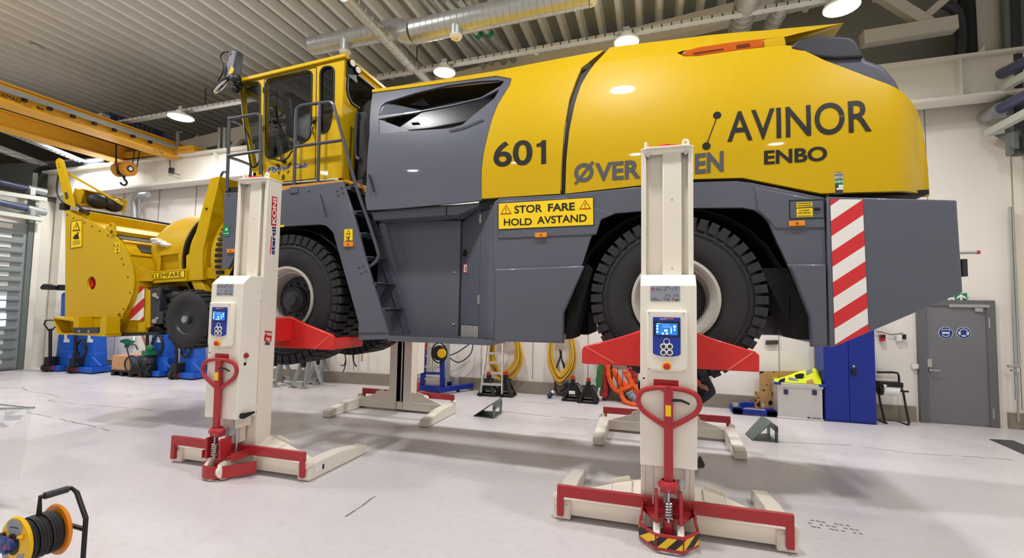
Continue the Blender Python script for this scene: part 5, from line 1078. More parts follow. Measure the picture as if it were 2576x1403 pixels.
for dx, dy in ((-.14, -.1), (-.02, -.16), (.1, .1), (.16, .16)): b.cyl(hq+V((dx, dy, .05)), V((hq.x+dx*1.1, hq.y+dy*1.3, zt1)), .011, 6)
obj('ropes', b, 'cable', hb)
# pendant hanging from the crane end
q = on_y(427, 403, 8.4); b = B(); b.cyl(q, on_y(428, 422, 8.4), .012, 6); b.bb(on_y(424, 422, 8.4), on_y(432, 434, 8.4)+V((0, .06, 0))); b.cyl(on_y(425, 432, 8.4), on_y(453, 440, 8.4), .008, 6); tag(obj('crane_pendant', b, 'grey_dark'), 'small black switch hanging under the end of the crane bridge', 'switch')
# ---------------------------------------------------------------- ducts and pipes under the ceiling
def spiral(b, pts, r, pitch=.09):
    P_ = [V(p) for p in pts]; b.tube(P_, r, 20)
    for a, c in zip(P_, P_[1:]):
        L_ = (c-a).length; k = int(L_/pitch); d = (c-a).normalized()
        if L_ < .5: continue
        m_ = frame(d)
        for i in range(1, k):
            o = a.lerp(c, i/k); ring = [o+m_ @ V((r*cos(t), r*sin(t), 0)) for t in [2*pi*j/16 for j in range(16)]]; b.tube(ring, .006, 4, closed=True)
d1_ = smooth_path([on_y(786, 116, 6.2), on_y(960, 81, 6.2)], 1); db = [on_y(960, 80.5, 6.2), on_y(985, 75, 6.18), on_y(1003, 72, 6.12), on_y(1012, 77, 6.0), on_y(1020, 85, 5.9), on_y(1040, 81, 5.85)]; d2_ = [on_y(1040, 81, 5.85), on_y(1480, -16, 5.85)]
b = B(); spiral(b, d1_, .145); b.tube(smooth_path(db, 3), .15, 20); spiral(b, d2_, .165); dct = obj('spiral_duct', b, 'galv'); tag(dct, 'fat spiral ventilation duct with an S bend crossing under the ceiling', 'duct')
def nozzle(px, py, y, label, r=.085):
    q = on_y(px, py, y); t = thing('air_valve', label, 'air valve', q); b = B(); b.cyl(q+V((0, 0, .02)), q+V((0, 0, .22)), r*1.05, 18); obj('neck', b, 'zinc', t)
    b = B(); b.lathe([(0, .03), (r*1.02, .03), (r*1.05, 0), (r*.8, -.03), (r*.4, -.03), (r*.4, -.012), (0, -.012)], q, n=24); obj('disc', b, 'white_plain', t)
nozzle(868, 132, 6.15, 'round white air valve hanging from the duct directly above the yellow cab'); nozzle(1147, 92, 5.8, 'round white air valve hanging from the wide part of the duct'); nozzle(1484, 6, 6.4, 'round white air valve at the top edge, right of the duct', .1); q = on_z(92, 118, ZC); b = B(); b.lathe([(0, 0), (.11, 0), (.1, -.04), (.05, -.06), (0, -.06)], q, n=20); tag(obj('smoke_detector', b, 'white_plain'), 'flat round white detector on the ceiling above the crane', 'detector')
b = B(); spiral(b, [on_y(868, -14, 5.2), on_y(1034, 164, 7.1)], .105, .16); dd = obj('spiral_duct', b, 'galv'); tag(dd, 'slim spiral duct running away from us across the fat duct', 'duct')
e1 = on_y(1034, 164, 7.1); b = B(); b.tube([e1, on_y(1042, 166, 7.15), on_y(1047, 171, 7.2), on_y(1090, 214, 7.9)], .1, 16); obj('duct_elbow', b, 'galv', dd)
for i, (x0, y0, x1, y1, r_, g_) in enumerate(((1062, -5, 1218, 168, .045, 0), (1090, -5, 1238, 160, .045, 0), (1118, -5, 1268, 155, .06, 1), (1150, -5, 1292, 150, .06, 1), (1175, -5, 1196, 30, .05, 0))):
    z_ = 6.7; b = B(); b.cyl(on_z(x0, y0, z_), on_z(x1, y1, z_), r_*1.25, 12); p_ = obj('ceiling_pipe', b, 'galv' if g_ else 'zinc'); tag(p_, ['thin zinc pipe nearest the cab, running back under the ceiling', 'second thin zinc pipe beside the thick silver pipes under the ceiling', 'left thick silver pipe with a green band below the fat duct', 'right thick silver pipe with a green band below the fat duct', 'short zinc pipe at the top edge above the fat duct'][i], 'pipe')
    if g_: q = on_z(1207 if i == 2 else 1232, 86 if i == 2 else 78, z_); q = on_z(x0, y0, z_).lerp(on_z(x1, y1, z_), .5 if i == 2 else .5); d = (on_z(x1, y1, z_)-on_z(x0, y0, z_)).normalized(); b = B(); b.cyl(q-d*.06, q+d*.06, r_*1.3, 12); obj('green_band', b, 'sign_green', p_)
b = B(); spiral(b, [on_y(1893, -40, 6.6), on_y(1858, 78, 8.3)], .17, .2); tag(obj('vent_pipe', b, 'galv'), 'thick silver duct at the top edge, left of the rightmost lamp', 'duct')
b = B(); spiral(b, [on_y(1990, -30, 7.), on_y(1940, 66, 8.2)], .12, .2); tag(obj('vent_pipe', b, 'galv'), 'slimmer silver duct beside the thick one near the rightmost lamp', 'duct')
q = on_y(1349.5, 128, 7.9); bt = thing('alarm_beacon', 'small red alarm lamp hanging from the cable tray', 'alarm lamp', q); b = B(); b.cyl(q+V((0, 0, .0)), q+V((0, 0, .07)), .05, 14); obj('red_housing', b, 'ink_red', bt); b = B(); b.cyl(q+V((0, 0, -.06)), q, .038, 14); obj('white_lens', b, 'white', bt)
# hanger rods and a cable trays on the left under the crane
for i, (px, py0, py1) in enumerate(((1049, 117, 170), (517, 222, 268))): b = B(); b.cyl(on_y(px, py0, 7.95), on_y(px, py1, 7.95), .012, 6); tag(obj('hanger_rod', b, 'grey_dark'), ['thin hanger rod of the cable tray beside the slim duct', 'thin hanger rod of the cable tray left of the cab mirror'][i], 'rod')
for i, (p, q, w_) in enumerate((((-20, 312), (258, 424), .14), ((-20, 362), (205, 446), .3))):
    a_, c_ = on_z(*p, 5.35), on_z(*q, 5.35); b = B(); b.bar(a_+V((-w_, 0, 0)), c_+V((-w_, 0, 0)), .03, .07); b.bar(a_, c_, .03, .07)
    k = obj('ladder_tray', b, 'zinc', smooth=0); tag(k, ['narrow cable tray running back just below the crane', 'wide cable tray with pale lids at the far left below the crane'][i], 'cable tray')
    b = B()
    for j in range(1, 24):
        o = a_.lerp(c_, j/24); b.bb(o+V((-w_, -.03, -.02)), o+V((0, .03, 0)))
    obj('tray_rungs', b, 'zinc', k, smooth=0)
    if i == 1:
        b = B()
        for j in range(5): o = a_.lerp(c_, .12+.17*j); b.bb(o+V((-w_*.9, -.2, -.03)), o+V((-.03, .2, -.02)))
        obj('tray_lid', b, 'white_plain', k, smooth=0)
b = B(); b.tube(smooth_path([on_y(px, py, 8.3) for px, py in ((80, 520), (81, 470), (86, 445), (100, 428), (125, 420), (190, 411), (268, 404))], 4), .075, 12); tag(obj('bent_pipe', b, 'grey_rail'), 'dark grey pipe bending along the wall above the roller door', 'pipe')
b = B(); b.tube([on_y(340, 585, 8.55), on_y(338, 506, 8.55), on_y(341, 496, 8.5), on_y(349, 490, 8.45), on_y(372, 489, 8.35)], .07, 14); tag(obj('wall_duct', b, 'zinc'), 'short zinc pipe with an elbow on the wall behind the blower head', 'pipe')
b = B(); b.cyl(on_y(357, 500, 8.7), on_y(357, 585, 8.7), .015, 6); b.cyl(on_y(330, 566, 8.7), on_y(373, 572, 8.7), .01, 6); tag(obj('wall_conduit', b, 'zinc'), 'thin cable conduit on the wall beside the zinc elbow pipe', 'conduit')
# ---------------------------------------------------------------- roller door at the left
XD = XL+.06
dz = on_x(30, 573, XD).z
b = B(); yA, yB_ = 5., on_x(66, 700, XD).y; zt_ = on_x(40, 560, XD).z
b.bb((XL, yA, .02), (XD, yB_, zt_)); dr = struct('door_1', b, 'door_panel', smooth=0)
b = B(); n_ = 15
for i in range(n_): z_ = .1+i*(zt_-.1)/n_; b.bb((XD, yA, z_+.08), (XD+.012, yB_-.35, z_+.08+.5*(zt_-.1)/n_))
obj('slats', b, 'door_slat', dr, smooth=0)
b = B()
for i in range(n_): z_ = .05+i*(zt_-.1)/n_; b.bb((XD, yA, z_), (XD+.05, yB_-.12, z_+.035))
obj('stiffening_ribs', b, 'post_green', dr, smooth=0)
for y0, y1 in ((744, 774), (788, 820)):
    b = B(); a_, c_ = on_x(-25, y0, XD), on_x(13, y1, XD); b.bb((XD, a_.y, c_.z), (XD+.02, c_.y, on_x(0, y0, XD).z)); obj('door_window', b, 'daylight', dr, smooth=0, bevel=.01)
def wpost(px0, px1, m_, n_, y0=440, y1=928, x=XD+.05, dp=.1):
    b = B(); a_, c_ = on_x(px0, 700, x), on_x(px1, 700, x); b.bb((x-dp, a_.y, 0), (x, c_.y, on_x((px0+px1)/2, y0, x).z)); return struct(n_, b, m_, smooth=0)
wpost(62, 75, 'post_green', 'trim_7', 430, dp=.14); wpost(78, 93, 'wall', 'trim_8', 545); 
def shaft(pa, pc, x, r, label, m_='roller_blue'):
    a_, c_ = on_x(*pa, x), on_x(*pc, x); d = (c_-a_).normalized(); t = thing('door_shaft', label, 'shaft', c_); b = B(); b.cyl(a_-d*2, c_, r, 16); obj('tube', b, m_, t)
    b = B(); b.cyl(c_-d*.1, c_+d*.28, r*1.25, 16); b.bb(c_+V((-.12, -.08, -.16)), c_+V((.12, .02, .02))); obj('end_bracket', b, 'zinc', t)
shaft((0, 458), (80, 476), XD+.15, .075, 'upper dark blue roller tube above the grey roller door'); shaft((0, 509), (80, 527), XD+.15, .075, 'lower dark blue roller tube above the grey roller door')
def gutter(pa, pc, x, h, label):
    a_, c_ = on_x(*pa, x), on_x(*pc, x); d = (c_-a_).normalized(); b = B(); b.bar(a_-d*2, c_, .1, h); tag(obj('door_rail', b, 'roller_rail', smooth=0, bevel=.004), label, 'rail')
gutter((0, 485), (116, 502), XD+.22, .1, 'upper pale rail under the upper roller tube at the far left'); gutter((0, 536), (107, 552), XD+.22, .1, 'lower pale rail under the lower roller tube at the far left')
# the same tubes at the far right
XE = 5.3
shaft((2576, 158), (2498, 196), XE, .085, 'upper dark blue roller tube at the right edge'); shaft((2576, 243), (2510, 277), XE, .085, 'lower dark blue roller tube at the right edge')
gutter((2576, 192), (2480, 243), XE-.05, .11, 'upper pale rail under the upper roller tube at the right edge'); gutter((2576, 287), (2484, 336), XE-.05, .11, 'lower pale rail under the lower roller tube at the right edge')
for L_, lb_ in ((((2500, 340), (2550, 330), (2552, 374)), 'grey green bracket plate under the lower roller tube at the right edge'), (((2494, 250), (2535, 232), (2540, 260), (2512, 262)), 'grey green bracket plate under the upper roller tube at the right edge')): tag(obj('wall_bracket', B().prism([on_x(px, py, XE+.05) for px, py in L_], (.06, 0, 0)), 'post_green', smooth=0), lb_, 'bracket')
for i, (x0, x1, w_, m_) in enumerate(((2537, 2558, .1, 'post_green'), (2556, 2600, .14, 'grey_dark'))):
    b = B(); b.cyl(on_y(x0-9, -30, 9.2), on_y(x0+6, 390, 9.2), w_*.6, 8); tag(obj('door_post', b, m_), ['grey green upright pipe behind the roller tubes at the right', 'dark upright behind the roller tubes at the right edge'][i], 'post')
# ---------------------------------------------------------------- blue lifts along the back wall at the left
def blue_lift(cx0, cx1, cw, by, leg0, leg1, label, hose, y0=735):
    """cx = column, cw = caster, leg = low frame to the right (all traced)"""
    Y = on_z(cw, by).y; t = thing('blue_column_lift', label, 'vehicle lift', on_z((cx0+cx1)/2, by), group='blue column lifts parked along the back wall')
    O = lambda n, b, m, p=None, **k: obj(n, b, m, p or t, **k)
    b = B(); b.prism(pl([(cx0+6, y0+60), (cx0+8, y0+5), (cx0+14, y0), (cx1-6, y0), (cx1-2, y0+90), (cx1, by-14), (cx0-8, by-14)], Y+.12), (0, .3, 0)); c_ = O('column', b, 'lift_blue', bevel=.01)
    b = B(); b.prism(pl([(cx0+15, 842), (cx0+22, 842), (cx0+22, 852), (cx0+28, 853), (cx0+28, 861), (cx0+14, 861), (cx0+14, 853), (cx0+16, 852)], Y+.113), (0, .006, 0)); O('white_label', b, 'white', c_)
    a_, d_ = on_z(leg0, by-3), on_z(leg1, by-2); b = B(); b.bb((a_.x, Y-.02, .03), (d_.x, Y+.55, .15)); b.bb((on_y(cx0-12, by-50, Y).x, Y+.1, .15), (on_y(cx1-6, by-50, Y).x, Y+.35, on_y(cx0, by-50, Y).z)); O('base', b, 'lift_blue', bevel=.01)
    b = B(); b.bar(on_y(cx1-4, by-40, Y), on_y(cx1+18, by-18, Y), .04, .02); O('brace', b, 'lift_blue')
    for dx in (-6, 7):
        p = on_z(cw+dx, by); b = B(); b.cyl((p.x-.035, p.y-.05, .1), (p.x+.035, p.y-.05, .1), .1, 16); w_ = O('caster_wheel', b, 'rubber')
        b = B(); b.cyl((p.x-.04, p.y-.05, .1), (p.x+.04, p.y-.05, .1), .05, 12); O('wheel_hub', b, 'tow_red', w_)
    p = on_z(cw+2, by); b = B(); b.bb((p.x-.09, p.y-.12, .16), (p.x+.09, p.y+.1, .36)); b.cyl((p.x, p.y-.05, .3), (p.x-.02, p.y-.08, 1.05), .035, 8)
    O('tow_pump', b, 'black')
    hp = [V((p.x-.02, p.y-.08, .98))+V((sx, 0, sz)) for sx, sz in ((0, -.02), (-.14, .1), (-.24, .17), (-.2, .27), (0, .28), (.2, .27), (.24, .17), (.14, .1))]
    b = B(); b.tube(hp, .016, 6, closed=True); O('tow_handle', b, 'black')
    if hose:
        o = on_y(*hose, Y+.08); b = B(); b.tube([o+V((.16*sin(t), -.02*(i % 3), .24*cos(t))) for i, t in enumerate([2*pi*j/14 for j in range(30)])], .022, 6); O('coiled_hose', b, 'cable')
    return t
blue_lift(146, 176, 128, 934, 148, 182, 'leftmost blue column lift, nearest the roller door', None)
blue_lift(205, 236, 191, 938, 205, 277, 'blue column lift under the blower head, second from the roller door', (206, 878))
blue_lift(380, 417, 372, 948, 352, 432, 'blue column lift just left of the black support wheel', (398, 868), 745)
blue_lift(456, 490, 445, 953, 440, 520, 'blue column lift partly hidden by the left cream lift column', (470, 872), 745)
b = B(); b.tube(pl([(107, 724), (113, 721), (128, 722), (143, 724)], 7.9), [.05, .075, .075, .05], 12); b.bb(on_y(143, 730, 7.9), on_y(160, 716, 7.9)+V((0, .15, 0))); tag(obj('lift_motor', b, 'black'), 'black cylindrical motor sticking out of the leftmost blue lift', 'motor')
# crate on a pallet, pump, hand tool, timber
cq = on_z(279, 943); Yc = cq.y
ct = thing('wooden_crate', 'small pale wooden crate on a black pallet below the blower head', 'crate', on_z(310, 943))
b = B(); b.bb(on_y(280, 930, Yc), on_y(327, 896, Yc)+V((0, .6, 0))); cr_ = obj('crate_box', b, 'wood', ct, bevel=.006)
b = B(); b.bb(on_y(319, 932, Yc-.01), on_y(323, 896, Yc)+V((0, .02, 0))); b.bb(on_y(327, 932, Yc), on_y(329, 896, Yc)+V((0, .6, 0))); obj('steel_strap', b, 'zinc', cr_, smooth=0)
pt = thing('pallet', 'black plastic pallet under the small wooden crate', 'pallet', on_z(310, 944))
b = B(); a_, c_ = on_y(277, 944, Yc-.02), on_y(334, 933, Yc); b.bb((a_.x, Yc-.03, c_.z-.035), (c_.x, Yc+.68, c_.z)); obj('deck', b, 'black', pt)
for f in (.05, .45, .85): b = B(); x_ = a_.x+(c_.x-a_.x)*f; b.bb((x_, Yc-.03, 0), (x_+.1, Yc+.65, c_.z-.03)); obj('block', b, 'black', pt)
q = on_z(352, 950); cp = thing('air_compressor', 'black air compressor with a green top beside the wooden crate', 'compressor', q)
b = B(); b.cyl((q.x-.35, q.y+.15, .16), (q.x+.2, q.y+.15, .16), .14, 18); obj('tank', b, 'black', cp, bevel=.02)
b = B(); b.lathe([(.05, 0), (.16, .02), (.17, .12), (.12, .2), (0, .22)], (q.x+.02, q.y+.15, .3), n=18); b.bb((q.x-.1, q.y+.05, .28), (q.x+.15, q.y+.28, .5)); obj('motor', b, 'grey_dark', cp)
b = B(); b.bb((q.x+.0, q.y+.0, .52), (q.x+.2, q.y+.2, .62)); b.ball((q.x+.12, q.y+.1, .68), .09, 10); obj('green_cap', b, 'green_tool', cp)
b = B(); b.tube(smooth_path(pl([(330, 915), (318, 871), (322, 866), (340, 867), (346, 880)], q.y), 3), .014, 6); b.tube([(q.x-.2+.24*cos(t), q.y-.05, .3+.2*sin(t)) for t in [i*.4 for i in range(18)]], .018, 6); obj('frame', b, 'black', cp)
for px in (336, 356): w_ = on_z(px, 947); b = B(); b.cyl((w_.x-.03, w_.y, .08), (w_.x+.03, w_.y, .08), .08, 14); obj('wheel', b, 'rubber', cp)
yw = WY(-12)-.1; gt = thing('wall_tap', 'green hand tool fixed to the wall above the wooden crate', 'tool', on_y(318, 858, yw))
b = B(); b.prism(pl([(301, 856), (310, 853), (320, 852), (325, 856), (334, 857), (332, 861), (322, 863), (318, 874), (313, 874), (313, 864), (303, 861)], yw-.1), (0, .06, 0)); obj('tool_body', b, 'green_tool', gt)
b = B(); b.bar(on_y(325, 858, yw-.05), on_y(336, 862, yw-.05), .03, .05); b.bar(on_y(336, 862, yw-.05), on_y(337, 845, yw), .02, .02); obj('bracket', b, 'galv', gt)
b = B(); b.bar(on_z(331, 939)+V((0, .6, .0)), on_y(358, 842, yw-.08), .08, .03); tag(obj('timber', b, 'wood', smooth=0), 'long thin timber leaning on the wall behind the compressor', 'plank')
# ---------------------------------------------------------------- grey steel trestles
def trestle(x0, x1, yb, yt, label, k=1.):
    a_, c_ = on_z(x0, yb), on_z(x1, yb-6); Y = a_.y; t = thing('steel_trestle', label, 'trestle', a_.lerp(c_, .5), group='grey steel trestles')
    h = on_y(x0, yt, Y).z; w_ = c_.x-a_.x
    b = B()
    for yy in (0, .55):
        for s in (0, 1):
            xa = a_.x+s*w_; xm = a_.x+w_*(.42+.16*s); b.bar((xa, Y+yy, .0), (xm, Y+.27, h), .035, .075)
        b.bar((a_.x+.03, Y+yy, .09), (c_.x-.03, Y+yy, .09), .04, .09)
    obj('legs', b, 'zinc', t, smooth=0)
    b = B(); b.bb((a_.x+w_*.42, Y+.2, .06), (a_.x+w_*.58, Y+.35, h+.25)); obj('upright', b, 'zinc', t, smooth=0)
    b = B(); b.bb((a_.x+w_*.44, Y+.12, .42), (a_.x+w_*.56, Y+.2, .56)); b.cyl((a_.x+w_*.38, Y+.1, .5), (a_.x+w_*.62, Y+.1, .5), .025, 8); obj('lock_pin', b, 'black', t)
    b = B(); b.bb((a_.x-.05, Y-.05, 0), (a_.x+.08, Y+.08, .02)); b.bb((c_.x-.08, Y-.05, 0), (c_.x+.05, Y+.08, .02)); obj('feet', b, 'zinc', t, smooth=0)
    return t
trestle(662, 733, 971, 880, 'grey steel trestle half hidden by the left cream lift')
trestle(733, 803, 975, 880, 'grey steel trestle nearest to us, between the other two trestles')
trestle(772, 836, 966, 874, 'grey steel trestle farthest right, nearest the wall pillar')
# ---------------------------------------------------------------- cables and hoses on the wall
def cable(name, runs, r, m_, label, cat='cable', y=9.5):
    b = B()
    for ps in runs: b.tube(smooth_path([on_y(p[0], p[1], p[2] if len(p) > 2 else y) for p in ps], 5), r, 6)
    return tag(obj(name, b, m_), label, cat)
cable('cable_loop', [[(842, 872), (834, 905), (839, 935), (850, 944), (862, 938), (870, 910), (866, 880)], [(853, 878), (852, 900), (858, 918), (866, 917), (870, 905)]], .014, 'cable', 'black cable hanging in a long loop left of the wall pillar', y=9.25)
cable('cable_loop', [[(893, 855), (888, 885), (890, 910), (897, 922)], [(891, 875), (893, 882), (898, 881)]], .018, 'cable', 'short thick black cable dangling on the wall pillar', y=9.12)
cable('cable_loop', [[(962, 885), (960, 905), (963, 914), (966, 908), (965, 885)]], .007, 'cable', 'thin cord hanging in a small loop left of the far lift column')
cable('cable_loop', [[(1122, 884), (1132, 900), (1152, 911), (1172, 902), (1186, 885), (1190, 862)], [(1127, 895), (1150, 886), (1180, 866)]], .012, 'cable', 'thin black cable sagging along the wall from the cable reel', y=9.45)
b = B(); b.bb(on_y(908, 909, 9.1), on_y(911, 850, 9.1)+V((0, .06, 0))); tag(obj('wooden_lath', b, 'wood', smooth=0), 'narrow brown slat hung on the wall pillar', 'slat')
def hose_bundle(name, cx, yb, w_, top, n_, m_, label, r, sk=0.):
    b = B(); random.seed(int(cx))
    for i in range(n_):
        k = .72+.42*i/(n_-1); d = (yb-top-42)*(k*.55+.43); x0 = cx+random.uniform(-2, 2); y_ = 9.5-.028*(i % 3)
        ps = [(x0-w_*.36*k, top, y_), (x0-w_*.5*k, top+d*.5, y_), (x0-w_*.42*k, top+d*.8, y_), (x0-2, top+d+12, y_), (x0+w_*.4*k+sk, top+d*.85, y_), (x0+w_*.52*k+sk, top+d*.5, y_), (x0+w_*.36*k+sk*.7, top, y_)]
        b.tube(smooth_path([on_y(*p) for p in ps], 5), r, 7)
    o = tag(obj(name, b, m_), label, 'hose')
    t_ = on_y(cx, top-3, 9.5); b = B(); b.bb(t_+V((-.2, -.1, -.02)), t_+V((.22, .1, .04))); obj('wall_hook', b, 'grey_dark', o, smooth=0); return o
hose_bundle('yellow_hose', 1268, 985, 66, 838, 6, 'hose_yellow', 'coiled yellow hose on the wall behind the aluminium ladder', .019, 6)
hose_bundle('yellow_hose', 1410, 990, 56, 828, 8, 'hose_yellow', 'coiled yellow hose on the wall left of the black jack stands', .019, 4)
pc = cable('extension_cord', [[(1408, 878), (1410, 892), (1407, 905), (1400, 925), (1396, 955), (1400, 985), (1412, 992), (1424, 985), (1428, 960), (1420, 920), (1412, 905)], [(1412, 882), (1413, 903), (1420, 930), (1424, 960), (1420, 978), (1408, 985)], [(1398, 950), (1396, 975), (1391, 986, 9.3)]], .016, 'cable', 'black cord with a blue plug hanging inside the yellow hose')
p = on_y(1389, 988, 9.25); b = B(); b.cyl(p, p+V((-.07, -.03, -.09)), .045, 12); obj('blue_plug', b, 'navy', pc); b = B(); b.cyl(p+V((.03, .01, .04)), p, .035, 12); obj('plug_grip', b, 'white', pc)
b = B(); p = on_y(1417, 965, 9.42); b.cyl(p, p+V((.1, 0, .03)), .045, 12); obj('blue_socket', b, 'navy', pc)
# slings on a rail
def strap(name, runs, w_, m_, label, y=9.4):
    b = B()
    for ps in runs:
        P_ = smooth_path([on_y(q[0], q[1], q[2] if len(q) > 2 else y) for q in ps], 5)
        b.tube(P_, [w_*(1+.12*sin(i*1.7)) for i in range(len(P_))], 8)
    return tag(obj(name, b, m_), label, 'sling', 'lifting slings hanging on the back wall')
strap('lifting_sling', [[(1514, 905), (1507, 935), (1505, 965), (1508, 978)], [(1516, 915), (1513, 945), (1510, 975)]], .045, 'sling_green', 'green lifting sling hanging leftmost beside the jack stands')
strap('lifting_sling', [[(1524, 905), (1522, 950), (1524, 985), (1519, 998)]], .06, 'sling_red', 'red lifting sling hanging between the green and orange ones')
strap('lifting_sling', [[(1532, 905), (1531, 940), (1530, 975), (1524, 995), (1516, 1003)], [(1536, 915), (1537, 960), (1531, 985), (1520, 1005)]], .03, 'cable', 'black lifting sling hanging behind the red one')
strap('lifting_sling', [[(1529, 918), (1531, 942), (1537, 965), (1546, 978), (1556, 984), (1565, 980), (1580, 975), (1592, 968)], [(1541, 928), (1551, 943), (1558, 962), (1562, 985), (1566, 1000, 9.3), (1575, 1011, 9.2), (1590, 1017, 9.1), (1608, 1019, 9.05)]], .045, 'sling_orange', 'long orange lifting sling trailing down onto the floor', 9.33)
strap('lifting_sling', [[(1545, 938), (1557, 955), (1572, 968), (1590, 980), (1609, 994)], [(1573, 932), (1580, 948), (1592, 968), (1606, 984)]], .055, 'sling_orange', 'thick orange lifting sling crossing over behind the right lift', 9.38)
strap('lifting_sling', [[(1583, 925), (1593, 935), (1597, 950), (1594, 965)]], .06, 'sling_red', 'red lifting sling bunched near the right lift column', 9.43)
strap('lifting_sling', [[(1596, 935), (1602, 955), (1610, 970)]], .03, 'sling_green', 'thin green lifting sling beside the right lift column', 9.45)
strap('lifting_sling', [[(1582, 985), (1590, 996), (1602, 1004), (1625, 1004)]], .07, 'sling_grey', 'pale grey lifting sling heaped at the foot of the wall', 9.3)
strap('lifting_sling', [[(1508, 975), (1505, 992), (1510, 1001), (1514, 998)]], .02, 'white', 'thin white cord loop below the green sling', 9.35)
b = B(); b.bb(on_y(1500, 908, 9.55), on_y(1640, 900, 9.55)+V((0, .08, 0)))
for px in (1512, 1530, 1562, 1590): q = on_y(px, 906, 9.4); b.bb(q+V((-.01, 0, -.03)), q+V((.01, .2, .02)))
tag(obj('sling_rail', b, 'steel', smooth=0), 'steel rail with hooks holding the lifting slings', 'rail')
cable('thin_cord', [[(1555, 925), (1552, 960), (1555, 975)], [(1567, 930), (1566, 960), (1560, 970), (1552, 968)]], .006, 'cable', 'thin dark cord tangled in the orange slings', 'cord', 9.28)
# ---------------------------------------------------------------- jack stands
def jack_stand(px, py, label, tall=0, sticker=False):
    o = on_z(px, py); k = 1.; t = thing('jack_stand', label, 'jack stand', o, group='black jack stands by the back wall')
    h = (py-tall if tall else py-38); zt_ = on_y(px, h, o.y).z; zb_ = zt_-.13
    b = B()
    for sx in (-1, 1):
        for sy in (-1, 1):
            b.bar(o+V((sx*.17, sy*.15, .0)), o+V((sx*.035, sy*.03, zb_)), .07, .025)
        b.bar(o+V((sx*.17, -.15, .02)), o+V((sx*.17, .15, .02)), .05, .03)
    for sy in (-1, 1):
        b.bar(o+V((-.17, sy*.15, .02)), o+V((.17, sy*.15, .02)), .03, .04); zz = zb_*.38
        b.prism([o+V((-.115, sy*.1, zz*.9)), o+V((.115, sy*.1, zz*.9)), o+V((.03, sy*.035, zb_*.98)), o+V((-.03, sy*.035, zb_*.98))], (0, sy*.012, 0))
    obj('frame', b, 'black', t, smooth=0)
    b = B(); b.bb(o+V((-.04, -.04, zb_-.05)), o+V((.04, .04, zt_-.04))); obj('collar', b, 'black', t, smooth=0, bevel=.004)
    b = B(); b.bb(o+V((-.035, -.035, zt_-.05)), o+V((.035, .035, zt_+.02))); obj('red_saddle', b, 'ink_red', t, smooth=0, bevel=.004)
    b = B(); b.tube([o+V((.04, 0, zb_)), o+V((.1, -.02, zb_+.02)), o+V((.13, -.02, zb_-.01))], .013, 6); b.tube([o+V((-.04, 0, zb_)), o+V((-.1, -.02, zb_)), o+V((-.11, -.02, zb_-.04))], .012, 6); obj('lever', b, 'black', t)
    if sticker: b = B(); b.bb(o+V((-.06, -.115, zb_*.42)), o+V((.06, -.1, zb_*.62))); obj('white_sticker', b, 'white', t, smooth=0)
    return t
jack_stand(1441, 1006, 'black jack stand with a white sticker beside the yellow hose', 58, True)
jack_stand(1480, 1011, 'black jack stand with a plain front nearest the slings', 58)
jack_stand(1229, 993, 'black jack stand seen through the rungs of the aluminium ladder', 56)
jack_stand(1272, 995, 'black jack stand just right of the aluminium ladder', 58)
# ---------------------------------------------------------------- aluminium ladder
ld = thing('step_ladder', 'aluminium ladder leaning against the back wall', 'ladder', on_z(1238, 1000))
fl0, fl1 = on_z(1209, 996), on_z(1263, 999); tl0, tl1 = on_y(1226, 856, 9.4), on_y(1265, 856, 9.4)
for a_, c_ in ((fl0, tl0), (fl1, tl1)): b = B(); b.bar(a_, c_+(c_-a_)*.5 if False else c_, .03, .07, (0, 1, 0)); obj('stile', b, 'alu', ld, smooth=0, bevel=.003)
for py in (968, 940, 914, 890, 864):
    t = (998-py)/(998-856); a_, c_ = fl0.lerp(tl0, t), fl1.lerp(tl1, t); b = B(); b.bar(a_, c_, .07, .045); obj('rung', b, 'alu', ld, smooth=0, bevel=.004)
for a_ in (fl0, fl1): b = B(); b.bb(a_+V((-.03, -.04, 0)), a_+V((.03, .05, .07))); obj('rubber_foot', b, 'black', ld, bevel=.01)
# ---------------------------------------------------------------- blue trolley lift with cable reel
bt = thing('hoist_trolley', 'blue wheeled hoist frame with shelves behind the far front lift', 'trolley', on_z(1100, 992)); Yb = on_z(1100, 990).y
b = B(); a0_, a1_ = on_y(1063, 985, Yb), on_y(1068, 868, Yb); b.bar(V((a0_.x, Yb, .05)), a1_, .09, .08); c0_, c1_ = on_y(1114, 985, Yb), on_y(1112, 868, Yb); b.bar(V((c0_.x, Yb, .05)), c1_, .09, .08); obj('post', b, 'navy', bt, smooth=0)
for o_ in bt.children: o_.data.materials[0] = MATS['cab_blue']
b = B(); b.bb((on_y(1048, 0, Yb).x if False else a0_.x-.15, Yb-.1, .06), (c0_.x+.02, Yb, .16)); b.bar((c0_.x-.02, Yb-.15, .1), (c0_.x+.38, Yb+.65, .1), .08, .1); b.bar((a0_.x-.05, Yb-.1, .1), (a0_.x+.3, Yb+.7, .1), .08, .1); obj('base', b, 'cab_blue', bt, smooth=0, bevel=.006)
for py in (938, 922): b = B(); b.bar(on_y(1066, py, Yb), on_y(1114, py+1, Yb), .05, .045); obj('cross_bar', b, 'cab_blue' if py == 938 else 'alu', bt, smooth=0)
for py in (876, 895, 952): b = B(); b.bar(on_y(1066, py, Yb), on_y(1114, py+1, Yb), .04, .04); obj('rung', b, 'alu', bt, smooth=0)
b = B(); b.bb(on_y(1048, 975, Yb), on_y(1107, 951, Yb)+V((0, .35, 0))); obj('counterweight', b, 'alu', bt, smooth=0, bevel=.01)
b = B(); b.tube(pl([(1050, 943), (1046, 950), (1047, 990)], Yb-.08), .022, 6); b.tube(pl([(1070, 866), (1064, 880), (1068, 890)], Yb-.08), .03, 6); obj('red_handle', b, 'ink_red', bt)
